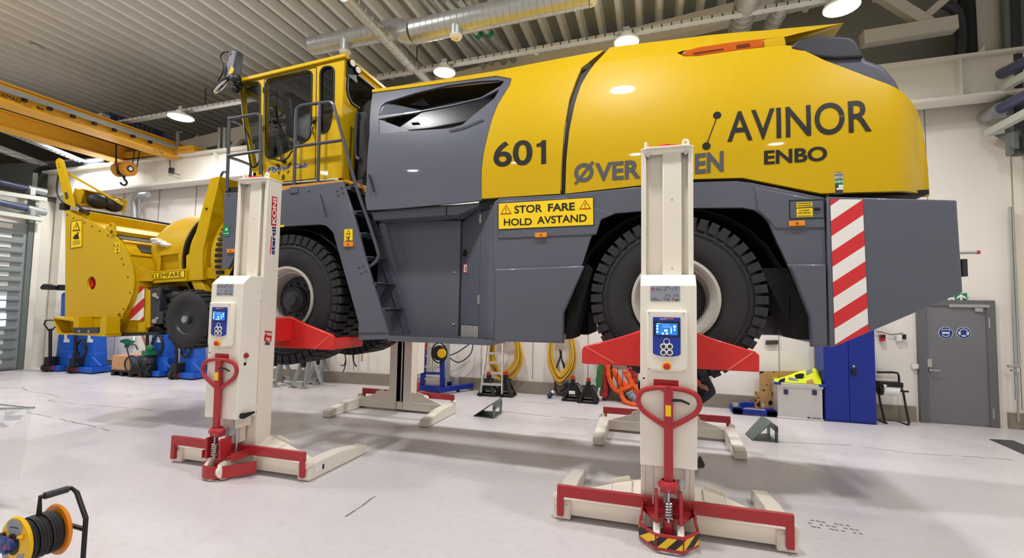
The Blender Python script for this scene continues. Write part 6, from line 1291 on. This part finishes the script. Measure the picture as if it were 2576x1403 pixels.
for px, py in ((1102, 991), (1152, 984)): p = on_z(px, py); b = B(); b.cyl((p.x-.025, p.y, .06), (p.x+.025, p.y, .06), .06, 12); obj('caster', b, 'black', bt)
cr2_ = thing('hanging_cable_reel', 'black cable reel with a yellow hub hanging on the blue hoist frame', 'cable reel', on_y(1106, 885, Yb-.1)); q = on_y(1106, 887, Yb-.15)
b = B(); b.cyl(q+V((0, -.06, 0)), q+V((0, .06, 0)), .15, 24); obj('drum', b, 'black', cr2_, bevel=.01)
b = B(); b.tube([q+V((.17*cos(t), -.02, .2*sin(t))) for t in [2*pi*i/16 for i in range(16)]], .014, 6, closed=True); obj('frame', b, 'black', cr2_)
b = B(); b.cyl(q+V((.08, -.09, 0)), q+V((.08, -.05, 0)), .09, 18); obj('yellow_hub', b, 'reel_yellow', cr2_)
p = on_z(1132, 985); b = B(); b.cyl(p+V((0, .3, .0)), p+V((0, .3, .28)), .085, 16); tag(obj('steel_drum', b, 'zinc', bevel=.008), 'small grey cylinder standing beside the blue hoist frame', 'cylinder')
b = B(); p = on_z(1128, 965); b.bar(on_y(1127, 960, 9.3), on_y(1126, 862, 9.4), .02, .1); tag(obj('metal_profile', b, 'zinc', smooth=0), 'upright metal profile leaning behind the blue hoist frame', 'profile')
# ---------------------------------------------------------------- low blue jack, boards, box, jacket, cabinet, paper stand
Yj = on_z(1900, 1046).y; lj = thing('floor_jack', 'low dark blue jack frame on the floor beside the metal box', 'jack', on_z(1898, 1047))
jl, jr = on_z(1845, 1043), on_z(1955, 1050)
b = B(); b.bb((jl.x, Yj, .02), (jr.x, Yj+.1, .1)); b.bb((jl.x, Yj, .02), (jl.x+.16, Yj+.42, .1)); b.bb((jr.x-.16, Yj, .02), (jr.x, Yj+.42, .1)); obj('base', b, 'cab_blue', lj, smooth=0, bevel=.006)
ap = [on_y(px, py, Yj+.36) for px, py in ((1862, 1035), (1862, 1014), (1875, 1011), (1905, 1013), (1930, 1019), (1950, 1028), (1952, 1042), (1938, 1036), (1925, 1030), (1900, 1024), (1880, 1024), (1876, 1036))]
b = B(); b.prism(ap, (0, .06, 0)); obj('arched_beam', b, 'cab_blue', lj, bevel=.006)
b = B(); b.bb((jl.x+.18, Yj+.02, .1), (jr.x-.18, Yj+.05, .12)); b.bb((jl.x+.02, Yj+.1, .1), (jl.x+.1, Yj+.22, .17)); b.bb((jr.x-.2, Yj+.15, .1), (jr.x-.17, Yj+.18, .2)); obj('steel_pins', b, 'steel', lj, smooth=0)
m = mat('stained', (172, 136, 88), .75, var=.3, scale=3.); n = m.node_tree; bs = n.nodes['Principled BSDF']; src = bs.inputs['Base Color'].links[0].from_socket
vt_ = n.nodes.new('ShaderNodeTexNoise'); vt_.inputs['Scale'].default_value = 8.; vt_.inputs['Detail'].default_value = 3; tcn = [q for q in n.nodes if q.type == 'TEX_COORD'][0]; n.links.new(tcn.outputs['Object'], vt_.inputs['Vector'])
g_ = n.nodes.new('ShaderNodeMapRange'); g_.inputs[1].default_value = .58; g_.inputs[2].default_value = .62; n.links.new(vt_.outputs['Fac'], g_.inputs[0]); mx = n.nodes.new('ShaderNodeMix'); mx.data_type = 'RGBA'; mx.inputs[7].default_value = srgb(38, 26, 14); n.links.new(g_.outputs[0], mx.inputs[0]); n.links.new(src, mx.inputs[6]); n.links.new(mx.outputs[2], bs.inputs['Base Color'])
b = B(); b.prism([on_y(px, py, 9.42) for px, py in ((1911, 1030), (1911, 934), (2010, 933), (2010, 1030))], (0, .03, 0)); tag(obj('stained_board', b, 'stained', smooth=0), 'tall oil-stained plywood board leaning behind the metal box', 'board')
b = B(); b.prism([on_y(px, py, 9.36) for px, py in ((1899, 1032), (1899, 984), (1960, 986), (1960, 1034))], (0, .03, 0)); tag(obj('stained_board', b, 'stained', smooth=0), 'low oil-stained plywood board in front of the tall one', 'board')
bx0, bx1 = on_z(1957, 1051), on_z(2075, 1058); Yx = bx0.y; bx1.x = on_y(2075, 1000, 9.05).x-.04; zx = on_y(2010, 968, Yx).z
mb = thing('metal_box', 'ribbed aluminium transport box with blue corners beside the blue cabinet', 'box', on_z(2015, 1055))
XB = 2.78-.03
b = B(); b.bb((bx0.x, Yx, .01), (bx1.x-.0, Yx+.55, zx)); obj('body', b, 'alu', mb, bevel=.01)
b = B(); b.bb((bx0.x-.012, Yx-.012, zx-.05), (bx1.x+.012, Yx+.562, zx+.02)); obj('lid_rim', b, 'alu', mb, bevel=.006)
b = B(); b.bb((bx0.x-.012, Yx-.012, .0), (bx1.x+.012, Yx+.562, .03)); obj('bottom_rim', b, 'alu', mb, bevel=.006)
for xx in (bx0.x, bx1.x): b = B(); b.bb((xx-.05, Yx-.03, zx-.01), (xx+.05, Yx+.05, zx+.03)); obj('corner_cap', b, 'sign_blue', mb, bevel=.008)
for px, py in ((1977, 985), (2049, 987)): p = on_y(px, py, Yx-.01); b = B(); b.bb(p+V((-.03, -.02, -.04)), p+V((.03, .01, .04))); obj('latch', b, 'navy', mb, bevel=.004)
text('ZARGES', on_y(2041, 1053.5, Yx-.004), on_y(2066, 1054.5, Yx-.004), on_y(2041, 1049.5, Yx-.004), 'ink_blue', mb, .01)
b = B(); p = on_y(2034.5, 1051, Yx); b.bb(p+V((-.018, -.004, -.018)), p+V((.018, .004, .018))); obj('logo_square', b, 'sign_blue', mb, smooth=0)
# crumpled hi-vis jacket on the box: a folded cloth heap
jk = thing('work_jacket', 'crumpled yellow high visibility jacket lying on the metal box', 'jacket', on_y(2010, 966, Yx+.2))
sil = [(1947, 959), (1965, 951), (1980, 944), (1992, 938), (2005, 934), (2020, 931), (2032, 926), (2050, 921), (2058, 930), (2065, 942), (2066, 955), (2062, 966)]
b = B(); random.seed(11); rows = []
for j in range(7):
    f = j/6; row = []
    for i, (px, py) in enumerate(sil):
        p = on_y(px, py, Yx+.06+.36*f); zb_ = zx+.022; hgt = max(.02, p.z-zb_); k = sin(pi*min(1., .02+f*1.02))**.7 if 0 < j < 6 else .0
        row.append(b.v((p.x+random.uniform(-.02, .02), Yx+.03+.46*f, zb_+hgt*k*(.72+.36*random.random())+.004)))
    rows.append(row)
for r0_, r1_ in zip(rows, rows[1:]):
    for i in range(len(sil)-1): b.face([r0_[i], r0_[i+1], r1_[i+1], r1_[i]])
o = obj('shell', b, 'hivis', jk, smooth=80, fixn=True); sd = o.modifiers.new('fold', 'SUBSURF'); sd.levels = 2; sd.render_levels = 2
def patch(px, m_, n_, dy):
    b = B(); b.prism([on_y(a, c, Yx+dy) for a, c in px], (0, .04, 0)); obj(n_, b, m_, jk, bevel=.01)
patch([(2000, 943), (2013, 939), (2024, 940), (2021, 952), (2003, 953)], 'black', 'dark_panel', .07); patch([(1962, 955), (1976, 950), (1974, 960), (1958, 962)], 'black', 'dark_panel', .03)
patch([(1984, 948), (1996, 950), (2010, 957), (2005, 961), (1986, 955)], 'sling_grey', 'reflective_band', .05); patch([(2030, 930), (2046, 926), (2040, 938), (2028, 946)], 'sling_grey', 'reflective_band', .1); patch([(2030, 958), (2044, 953), (2050, 968), (2032, 969)], 'wood', 'glove', .02)
cb0, cb1 = on_z(2075, 1057), on_z(2206, 1064); Yk = 9.05; cx0_, cx1_ = on_y(2075, 1000, Yk).x, on_y(2205, 1000, Yk).x; zc_ = 1.95
bc_ = thing('blue_cabinet', 'tall blue two door steel cabinet under the tail of the vehicle', 'cabinet', ((cx0_+cx1_)/2, Yk, 0))
b = B(); b.bb((cx0_, Yk+.02, 0), (cx1_, 9.52, zc_)); obj('body', b, 'cab_blue', bc_, bevel=.006)
xm = on_y(2137, 1000, Yk).x
for xa, xb_ in ((cx0_+.005, xm-.003), (xm+.003, cx1_-.005)): b = B(); b.bb((xa, Yk, .04), (xb_, Yk+.02, zc_-.02)); dd_ = obj('door', b, 'cab_blue', bc_, bevel=.004)
p = on_y(2147, 933, Yk); b = B(); b.bb(p+V((-.035, -.03, -.07)), p+V((.035, .0, .05))); obj('lock', b, 'black', dd_, bevel=.01)
b = B(); b.cyl(p+V((-.0, -.02, .08)), p+V((0, 0, .08)), .02, 12); obj('keyhole', b, 'steel', dd_)
ps = thing('paper_roll_stand', 'black tube stand holding a white paper roll by the grey door', 'paper stand', on_z(2250, 1066)); Yp = on_z(2260, 1068).y
b = B()
def tb(ps_, r): b.tube([on_y(p[0], p[1], p[2]) for p in ps_], r, 8)
tb([(2206, 936, Yp+.3), (2245, 936, Yp+.3), (2258, 938, Yp+.3), (2261, 945, Yp+.3), (2262, 962, Yp+.3), (2272, 985, Yp+.18), (2281, 1035, Yp+.05), (2287, 1062, Yp), (2284, 1069, Yp)], .017)
tb([(2208, 975, Yp+.1), (2214, 1010, Yp+.05), (2226, 1062, Yp)], .017); tb([(2208, 1056, Yp+.3), (2226, 1064, Yp), (2232, 1064, Yp)], .016); tb([(2208, 1056, Yp+.3), (2255, 1060, Yp+.3), (2284, 1069, Yp)], .016); obj('tube_frame', b, 'black', ps)
b = B(); b.bb(on_y(2212, 971, Yp+.02), on_y(2273, 963, Yp+.02)+V((0, .16, 0))); obj('tear_bar', b, 'black', ps, bevel=.006)
c0_, c1_ = on_y(2218, 979, Yp+.1), on_y(2258, 983, Yp+.1); b = B(); b.cyl(c0_, c1_, .085, 24); b.prism([on_y(px, py, Yp+.0) for px, py in ((2222, 966), (2232, 968), (2226, 976))], (0, .01, 0)); pr_ = obj('paper_roll', b, 'paper', ps)
b = B(); b.cyl(c0_-V((.05, 0, 0)), c0_, .095, 20); b.cyl(c1_, c1_+V((.15, 0, 0)), .015, 8); obj('roll_holder', b, 'black', ps)
# ---------------------------------------------------------------- grey door and its surroundings
Yd = 9.62; d0, d1_ = on_y(2318, 1000, Yd-.06), on_y(2513, 1000, Yd-.06); zd = 2.02
b = B()
b.bb((d0.x-.02, Yd-.07, 0), (d0.x+.1, Yd+.02, zd+.02)); b.bb((d1_.x-.12, Yd-.07, 0), (d1_.x, Yd+.02, zd+.02)); b.bb((d0.x+.1, Yd-.07, zd-.08), (d1_.x-.12, Yd+.02, zd+.02)); dr2 = struct('door_2', b, 'frame_grey', smooth=0, bevel=.005)
b = B(); b.bb((d0.x+.09, Yd-.045, .02), (d1_.x-.11, Yd-.005, zd-.07)); dl = obj('door_leaf', b, 'door_grey', dr2, smooth=0, bevel=.004)
yd = Yd-.05
p = on_y(2338, 920, yd); b = B(); b.bb(p+V((-.04, -.015, -.02)), p+V((.03, 0, .12))); b.bar(p+V((-.01, -.06, -.06)), p+V((.12, -.06, -.065)), .018, .018); b.cyl(p+V((-.01, 0, -.06)), p+V((-.01, -.06, -.06)), .02, 10); obj('door_handle', b, 'steel', dr2, smooth=30)
b = B(); b.bb(on_y(2388, 772, yd-.03), on_y(2490, 766, yd-.03)+V((0, .05, 0))); p = on_y(2463, 779, yd-.04); b.bb(p+V((-.05, 0, -.03)), p+V((.05, .06, .03))); obj('door_closer', b, 'zinc', dr2, smooth=0)
for py in (812, 1040): p = on_y(2488 if py < 900 else 2499, py, yd-.01); b = B(); b.cyl(p+V((0, 0, -.08)), p+V((0, 0, .08)), .014, 8); obj('door_hinge', b, 'zinc', dr2)
def round_sign(px, py, r_, label, kind):
    p = on_y(px, py, yd-.004); q = (on_y(px+r_, py, yd)-p).length; t = thing('safety_sign', label, 'sign', p, group='round blue safety signs on the grey door')
    b = B(); b.cyl(p, p+V((0, .004, 0)), q, 32); obj('sign_rim', b, 'white', t); b = B(); b.cyl(p+V((0, -.002, 0)), p+V((0, .002, 0)), q*.93, 32); obj('sign_disc', b, 'sign_blue', t)
    b = B(); y_ = p.y-.004
    D = lambda L: b.prism([V((p.x+x*q, y_, p.z+z*q)) for x, z in L], (0, .002, 0))
    if kind == 'eye':
        D([(-.62, .3), (-.5, .62), (.5, .62), (.62, .3), (.55, .3), (.44, .52), (-.44, .52), (-.55, .3)]); D([(-.5, .15), (.5, .15), (.5, -.15), (.12, -.18), (0, -.02), (-.12, -.18), (-.5, -.15)]); D([(-.55, -.25), (-.3, -.62), (.3, -.62), (.55, -.25), (.46, -.25), (.24, -.52), (-.24, -.52), (-.46, -.25)])
    else:
        D([(-.6, .1), (-.45, .55), (0, .74), (.45, .55), (.6, .1), (.5, .1), (.37, .47), (0, .62), (-.37, .47), (-.5, .1)]); D([(-.78, .2), (-.42, .25), (-.42, -.35), (-.66, -.35)]); D([(.78, .2), (.42, .25), (.42, -.35), (.66, -.35)]); D([(-.36, -.4), (.36, -.4), (.25, -.62), (-.25, -.62)])
    obj('pictogram', b, 'white', t, smooth=0)
round_sign(2379, 837, 18, 'round blue eye protection sign on the grey door', 'eye'); round_sign(2424, 837, 18, 'round blue ear protection sign on the grey door', 'ear')
es = thing('exit_sign', 'green and white exit sign with an arrow above the grey door', 'sign', on_y(2400, 748, 9.55)); ye = 9.58
b = B(); b.prism([on_y(px, py, ye) for px, py in ((2360, 740), (2433, 737), (2432, 757), (2360, 758))], (0, .02, 0)); obj('sign_plate', b, 'sign_green', es, smooth=0)
b = B()
E_ = lambda L: b.prism([on_y(px, py, ye-.003) for px, py in L], (0, .002, 0))
E_([(2415, 757), (2415, 747), (2407, 752), (2407, 747), (2417.5, 739.5), (2430, 747), (2430, 752), (2421, 747), (2421, 757)]); E_([(2384, 757), (2384, 751), (2390, 748), (2402, 747), (2402, 757), (2398, 757), (2394, 752), (2390, 757)]); E_([(2395, 741), (2400, 740.6), (2400, 745), (2395, 745.4)]); obj('arrow_and_runner', b, 'white', es, smooth=0)
yw = 9.6
def wall_bit(name, label, cat, px, m_, t_=.05): return tag(obj(name, B().prism([on_y(a, c, yw-t_) for a, c in px], (0, t_, 0)), m_, smooth=0, bevel=.004), label, cat)
k = wall_bit('wall_alarm', 'small red and black alarm on the wall beside the blue cabinet', 'alarm', [(2215, 842), (2228, 841), (2228, 858), (2216, 858)], 'ink_red', .06)
obj('alarm_grille', B().prism([on_y(a, c, yw-.07) for a, c in ((2216, 843), (2227, 842), (2227, 849), (2216, 850))], (0, .01, 0)), 'black', k, smooth=0)
k = wall_bit('wall_phone', 'white wall socket box with a black device, left of the grey door', 'socket', [(2255, 844), (2270, 843), (2270, 857), (2256, 858)], 'white'); obj('black_device', B().prism([on_y(a, c, yw-.06) for a, c in ((2272, 842), (2280, 841), (2280, 853), (2273, 853))], (0, .06, 0)), 'black', k, smooth=0)
wall_bit('light_switch', 'small white light switch just left of the grey door frame', 'switch', [(2294, 916), (2313, 915), (2314, 927), (2296, 928)], 'white', .03)
wall_bit('wall_socket', 'small white pale socket low on the plinth behind the right lift', 'socket', [(1775, 1024), (1803, 1025), (1800, 1033), (1780, 1032)], 'white_plain', .06) if False else None
k = wall_bit('gauge_box', 'grey gauge panel on the wall above the metal box', 'panel', [(1927, 856), (1958, 855), (1958, 866), (1927, 867)], 'grey_rail', .04); obj('gauge_face', B().prism([on_y(a, c, yw-.045) for a, c in ((1931, 858), (1955, 857), (1955, 864), (1931, 865))], (0, .006, 0)), 'wear_dark', k, smooth=0)
cable('wall_cable', [[(2203, 833), (2222, 836), (2240, 841), (2256, 840), (2272, 838)]], .006, 'cable', 'thin cable running along the wall to the alarm', y=9.58)
b = B(); b.cyl(on_y(2540, 520, 9.5), on_y(2557, 1005, 9.5), .02, 8); b.cyl(on_y(2547, 520, 9.5), on_y(2564, 925, 9.5), .018, 8); tag(obj('wall_conduit', b, 'zinc'), 'pair of thin grey conduits on the wall right of the grey door', 'conduit')
b = B(); b.cyl(on_y(2560, 935, 9.5), on_y(2562, 1060, 9.5), .016, 8); b.cyl(on_y(2535, 921, 9.45), on_y(2565, 920, 9.45), .02, 8); b.cyl(on_y(2542, 931, 9.45), on_y(2552, 930, 9.45), .02, 8); tag(obj('wall_valve', b, 'zinc'), 'small pipe valve low on the wall at the right edge', 'valve')
# ---------------------------------------------------------------- wheel chocks
def chock(pts, ht, px_, label):
    """pts: floor corners (toe-left, toe-right, heel-right, heel-left); ht = height"""
    P_ = [on_z(*p) for p in pts]; t = thing('wheel_chock', label, 'wheel chock', (P_[0]+P_[2])/2, group='grey green steel wheel chocks on the floor')
    up_ = V((0, 0, ht)); A_, B_, C_, D_ = P_; b = B()
    def sheet(L, n_=.012): b.prism(L, V((0, 0, n_)))
    A2, B2 = A_.lerp(D_, px_)+up_, B_.lerp(C_, px_)+up_
    b.prism([A_, B_, B2, A2], (0, 0, .015)); b.prism([A2, B2, C_+up_*.82, D_+up_*.82], (0, 0, .015)); obj('sloped_plate', b, 'chock', t, smooth=0)
    b = B(); sheet([A_, B_, C_, D_]); obj('base_plate', b, 'chock', t, smooth=0)
    b = B(); w_ = (D_-C_)*.22
    for Q, s in ((C_, 1), (D_, -1)): b.prism([Q, Q+w_*s, Q+w_*s+up_*.84, Q+up_*.84], (B_-C_).normalized()*.015)
    b.prism([D_+up_*.55, C_+up_*.55, C_+up_*.84, D_+up_*.84], (B_-C_).normalized()*.015); obj('heel_frame', b, 'chock', t, smooth=0)
chock([(1214, 1034), (1191, 1047), (1241, 1053), (1263, 1037)], .23, .93, 'steel wheel chock lying in front of the aluminium ladder')
chock([(1875, 1092), (1893, 1108), (1958, 1114), (1932, 1092)], .25, .72, 'steel wheel chock lying in front of the metal box')
# ---------------------------------------------------------------- person bending behind the right lift, mostly hidden
pe = thing('person', 'person in navy trousers and dark jacket bending down behind the right lift', 'person', on_z(1752, 1167))
f0 = on_z(1748, 1166); YPn = f0.y; hip = on_y(1787, 948, YPn)
bmp = B(); sk_ = bpy.data.meshes.new('person_body')
vs = [hip+V((-.02, 0, .0)), hip+V((-.14, 0, .05)), hip+V((-.34, -.02, .0)), hip+V((-.5, -.02, -.06)), hip+V((-.6, -.02, -.12)), hip+V((-.7, -.02, -.16))]
rad = [(.15, .14), (.15, .13), (.16, .12), (.1, .1), (.055, .055), (.1, .085)]; ed = [(0, 1), (1, 2), (2, 3), (3, 4), (4, 5)]
def chain(start, pts, rs):
    a = start
    for p, r_ in zip(pts, rs): vs.append(p); rad.append((r_, r_)); ed.append((a, len(vs)-1)); a = len(vs)-1
for s in (-1, 1):
    fx = f0+V((-.1+.02*s, .12*s+.05, .1)); chain(0, [hip+V((-.05, .11*s, -.1)), V((hip.x-.38, YPn+.11*s, .6)), V((fx.x-.1, YPn+.12*s, .12)), V((fx.x-.13, YPn+.12*s, .05))], [.125, .075, .05, .045])
for s in (-1, 1):
    sh = hip+V((-.47, .17*s, -.03))
    if s < 0: chain(3, [sh, hip+V((-.3, -.24, -.2)), hip+V((-.14, -.2, -.1))], [.065, .045, .032])
    else: chain(3, [sh, sh+V((-.02, .02, -.28)), sh+V((-.16, .0, -.5))], [.065, .045, .032])
sk_.from_pydata(vs, ed, []); o = bpy.data.objects.new('body', sk_); COL.objects.link(o); mo = o.modifiers.new('skin', 'SKIN'); su = o.modifiers.new('sub', 'SUBSURF'); su.levels = su.render_levels = 2
for i, sv in enumerate(sk_.skin_vertices[0].data): sv.radius = rad[i]; sv.use_root = (i == 0)
sk_.materials.append(MATS['skin']); dg = bpy.context.evaluated_depsgraph_get(); dg.update(); me2 = bpy.data.meshes.new_from_object(o.evaluated_get(dg)); bpy.data.objects.remove(o)
inv = ROOTINV[pe.name]
def worn(name, test, grow_, m_):
    b = B(); b.bm.from_mesh(me2); b.bm.normal_update()
    bmesh.ops.delete(b.bm, geom=[f for f in b.bm.faces if not test(f.calc_center_median())], context='FACES')
    b.bm.normal_update()
    for v in b.bm.verts: v.co += v.normal*grow_
    return obj(name, b, m_, pe, smooth=80)
b = B(); b.bm.from_mesh(me2); obj('body', b, 'skin', pe, smooth=80)
worn('trousers', lambda c: c.x > hip.x-.16 and c.z < hip.z+.2 or c.z < .7 and c.z > .12, .012, 'trousers')
worn('jacket', lambda c: c.x <= hip.x-.12 and c.x > hip.x-.58 and c.z > hip.z-.42, .016, 'jacket')
for s in (-1, 1): q = V((f0.x-.1, YPn+.12*s, 0)); b = B(); b.lathe([(.0, 0), (.055, 0), (.06, .02), (.05, .07), (.03, .1), (0, .105)], q, n=16); 
for s in (-1, 1):
    q = V((f0.x-.06, YPn+.12*s, .0)); b = B(); b.ball(q+V((-.03, 0, .05)), .1, 14, (1.35, .45, .5)); obj('shoe', b, 'black', pe, smooth=80)
hd_ = hip+V((-.16, -.205, -.08)); b = B()
for i in range(4): a_ = hd_+V((.03, -.02, -.018+.012*i)); b.tube([a_, a_+V((.045, -.012, -.004)), a_+V((.075-.006*abs(i-1), .0, -.018)), a_+V((.085-.006*abs(i-1), .012, -.03))], [.009, .009, .008, .006], 7)
b.tube([hd_+V((.0, -.01, .02)), hd_+V((.025, -.03, .03)), hd_+V((.05, -.035, .025))], [.011, .01, .008], 7); b.ball(hd_+V((.01, -.01, -.0)), .035, 10, (1.2, .55, .9)); obj('hand', b, 'skin', pe, smooth=80)
hc = hip+V((-.72, -.02, -.17)); b = B(); b.ball(hc+V((.01, 0, .02)), .115, 14, (1, .95, .9)); obj('hair', b, 'jacket', pe, smooth=80)
# ---------------------------------------------------------------- foreground: cable reel, clear bag stand, drain grate
def at_depth(px, py, d):
    c = V(((px-CX)/F*d, (py-CY)/F*d, d)); return V((c.dot(AX), c.dot(AY), c.dot(AZ)+CH))
rc = at_depth(40, 1366, 2.83); RX = Euler((0, 0, -.06)).to_matrix()
re = thing('cable_reel', 'yellow cable reel wound with black cable in the lower left corner', 'cable reel', (rc.x, rc.y, 0))
ax_ = RX @ V((0, 1, 0)); lx = RX @ V((1, 0, 0))
b = B(); b.lathe([(0, -.012), (.12, -.012), (.148, -.006), (.155, .004), (.15, .014), (0, .014)], rc, ax_, 40); fg = obj('front_flange', b, 'reel_yellow', re)
b = B(); b.lathe([(0, .185), (.15, .185), (.158, .195), (.15, .205), (0, .205)], rc, ax_, 40); obj('back_flange', b, 'orange', re)
b = B()
for j in range(3):
    for i in range(11):
        o = rc+ax_*(.024+.0155*i+.004*(j % 2)); r_ = .092+.014*j-(.01 if (i*3+j) % 4 == 0 else 0); m_ = frame(ax_, lx)
        b.tube([o+ax_*.006*sin(t)+m_ @ V((r_*cos(t), r_*sin(t), 0)) for t in [2*pi*k/28 for k in range(28)]], .0095, 6, closed=True)
b.cyl(rc+ax_*.01, rc+ax_*.19, .085, 20); obj('wound_cable', b, 'cable', re)
def rp2(x, z, d=-.014): return rc+lx*x+V((0, 0, z))+ax_*d
b = B(); b.cyl(rp2(0, 0, -.012), rp2(0, 0, -.016), .062, 24); obj('socket_ring', b, 'wear_dark', fg)
for i, (x, z) in enumerate(((-.028, .022), (.028, .01), (-.028, -.028))):
    b = B(); b.cyl(rp2(x, z, -.014), rp2(x, z, -.045), .026, 16); b.box(rp2(x, z+.01, -.046), (.05, .008, .05)); obj('socket_cover', b, 'sign_blue', fg, bevel=.004)
b = B(); b.cyl(rp2(0, 0, -.014), rp2(0, 0, -.05), .018, 12); b.box(rp2(.005, .022, -.03), (.03, .03, .03)); obj('reset_button', b, 'ink_red', fg, bevel=.004)
b = B(); b.cyl(rp2(-.1, .035, -.012), rp2(-.1, .035, -.03), .02, 14); obj('crank_knob', b, 'black', fg)
b = B(); b.cyl(rp2(.05, .05, -.014), rp2(.11, .07, -.03), .01, 8); obj('crank_lever', b, 'reel_yellow', fg)
b = B(); b.prism([rp2(.075*sin(t)*1., .075+.05*cos(t)+.02, -.0135) for t in [2*pi*i/20 for i in range(20)]], ax_*.002); lb2 = obj('round_label', b, 'sling_grey', fg, smooth=0)
b = B(); b.bar(rp2(-.04, .095, -.0145), rp2(.04, .1, -.0145), .002, .006); obj('label_print', b, 'ink', lb2, smooth=0)
for sx in (-1, 1): b = B(); b.prism([rp2(sx*.05, -.05, -.0135), rp2(sx*.12, -.03, -.0135), rp2(sx*.09, -.12, -.0135), rp2(sx*.03, -.14, -.0135)], ax_*.002); obj('side_label', b, 'sling_grey', fg, smooth=0)
def fr2(x, z, d): return V((rc.x, rc.y, 0))+lx*x+ax_*d+V((0, 0, z))
zh = rc.z+.235
b = B()
b.tube([fr2(-.2, .014, .26), fr2(.14, .014, .26), fr2(.17, .03, .26), fr2(.17, rc.z+.07, .26), fr2(.06, zh-.02, .26), fr2(-.0, zh, .26), fr2(-.0, zh, .1), fr2(0, zh-.1, .1)], .014, 10)
b.tube([fr2(-.2, .014, .26), fr2(-.2, .014, -.06), fr2(.15, .014, -.06), fr2(.17, .014, -.04), fr2(.17, .014, .2)], .014, 10); b.tube([fr2(0, zh-.1, .1), fr2(0, rc.z+.12, .1)], .014, 8); b.cyl(rc+ax_*.2, rc+ax_*.27, .02, 10); b.tube([fr2(0, rc.z, .26), fr2(.17, rc.z, .26)], .014, 8); obj('stand_frame', b, 'black', re)
b = B(); b.tube([fr2(.0, zh, .12), fr2(.0, zh, .24)], .022, 12); obj('hand_grip', b, 'grey_dark', re)
# clear plastic bag on a wire stand at the left edge
zb2 = .85; R_ = on_z(86, 1025, zb2); e1 = (on_z(0, 1016.5, zb2)-R_).normalized()*.5; e2 = V((-.32, -.2, 0)); bs = thing('bag_stand', 'clear plastic bag hung on a thin metal stand at the left edge', 'bag stand', (R_.x, R_.y, 0))
K_ = [R_, R_+e1, R_+e1+e2, R_+e2]
b = B(); b.tube(K_, .009, 8, closed=True); b.tube([R_+e1+V((0, 0, 0)), V((R_.x+e1.x, R_.y+e1.y, .02)), V((R_.x+e1.x+e2.x*.8, R_.y+e1.y+e2.y*.8, .02))], .011, 8); obj('wire_frame', b, 'zinc', bs)
b = B(); random.seed(5); N_ = 28; rows = []
for j in range(7):
    f = j/6; row = []
    for i in range(N_):
        t = i/N_*4; k = int(t); p = K_[k].lerp(K_[(k+1) % 4], t-k); c_ = (K_[0]+K_[2])/2; q = p.lerp(V((c_.x, c_.y, p.z)), .16*f+.05*random.random()*(f > 0)); row.append(b.v((q.x, q.y, zb2+.004-.62*f+.02*random.random()*(f > 0))))
    rows.append(row)
for r0_, r1_ in zip(rows, rows[1:]):
    for i in range(N_): b.face([r0_[i], r0_[(i+1) % N_], r1_[(i+1) % N_], r1_[i]])
b.face(rows[-1]); obj('plastic_bag', b, 'lavender_film', bs, smooth=60)
b = B(); fo = [on_y(px, py, R_.y+dy) for px, py, dy in ((-10, 1026, .3), (52, 1027, .06), (74, 1028, 0), (60, 1043, -.03), (50, 1056, -.05), (29, 1072, -.06), (-10, 1080, .1))]; cf_ = on_y(10, 1050, R_.y+.02); vs_ = [b.v(p) for p in fo]; c0 = b.v(cf_); m0 = [b.v(p.lerp(cf_, .45)+V((0, -.05 if i % 2 else .04, .015 if i % 2 else -.01))) for i, p in enumerate(fo)]
for i in range(len(vs_)-1): b.face([vs_[i], vs_[i+1], m0[i+1], m0[i]]); b.face([m0[i], m0[i+1], c0])
obj('plastic_fold', b, 'film_white', bs, smooth=80)
# floor grate and cracks
b = B(); g4 = [on_z(*p) for p in ((2489, 1105), (2548, 1108), (2640, 1146), (2576, 1143))]; b.prism([p+V((0, 0, .001)) for p in g4], (0, 0, .006)); gr = obj('floor_grate', b, 'grey_dark', smooth=0); tag(gr, 'dark drain grate in the floor at the right edge', 'grate')
for ps in ([(0, 974), (57, 975), (73, 985), (104, 989), (126, 991), (155, 999.5), (120, 1007), (221, 1017.5), (338, 1027), (420, 1036)], [(1953, 1111), (2074, 1117), (2142, 1120), (2288, 1139), (2506, 1153), (2590, 1161)], [(1262, 1034), (1370, 1046), (1500, 1056)], [(1320, 1010), (1380, 1015), (1420, 1016)], [(870, 1300), (935, 1255), (960, 1240)], [(60, 1035), (180, 1060), (290, 1086)]):
    b = B(); P_ = [on_z(*p) for p in ps]; random.seed(len(ps)); L_ = []
    for p, q in zip(P_, P_[1:]):
        n_ = max(2, int((q-p).length/.12))
        for i in range(n_): L_.append(p.lerp(q, i/n_)+V((random.uniform(-.012, .012), random.uniform(-.015, .015), 0)))
    for i, (p, q) in enumerate(zip(L_, L_[1:])):
        if i % 9 == 7: continue
        d = (q-p).normalized(); n_ = V((-d.y, d.x, 0))*random.uniform(.004, .011); z_ = V((0, 0, .0008)); b.quad(p-n_+z_, q-n_+z_, q+n_+z_, p+n_+z_)
    obj('floor_crack', b, 'crack', floor, smooth=0, fixn=False)

for i in range(3):
    for j in range(9):
        px, py = 2022+j*15+i*9, 1306+i*9+j*2.2; p, q = on_z(px, py), on_z(px+8+((i+j)%3)*2, py+3); n_ = V((.012, .02, 0)); b = B(); b.quad(p+V((0, 0, .0009)), q+V((0, 0, .0009)), q+n_+V((0, 0, .0009)), p+n_+V((0, 0, .0009)))
        if (i*5+j*3) % 4: obj('tread_mark', b, 'crack', floor, smooth=0, fixn=False)
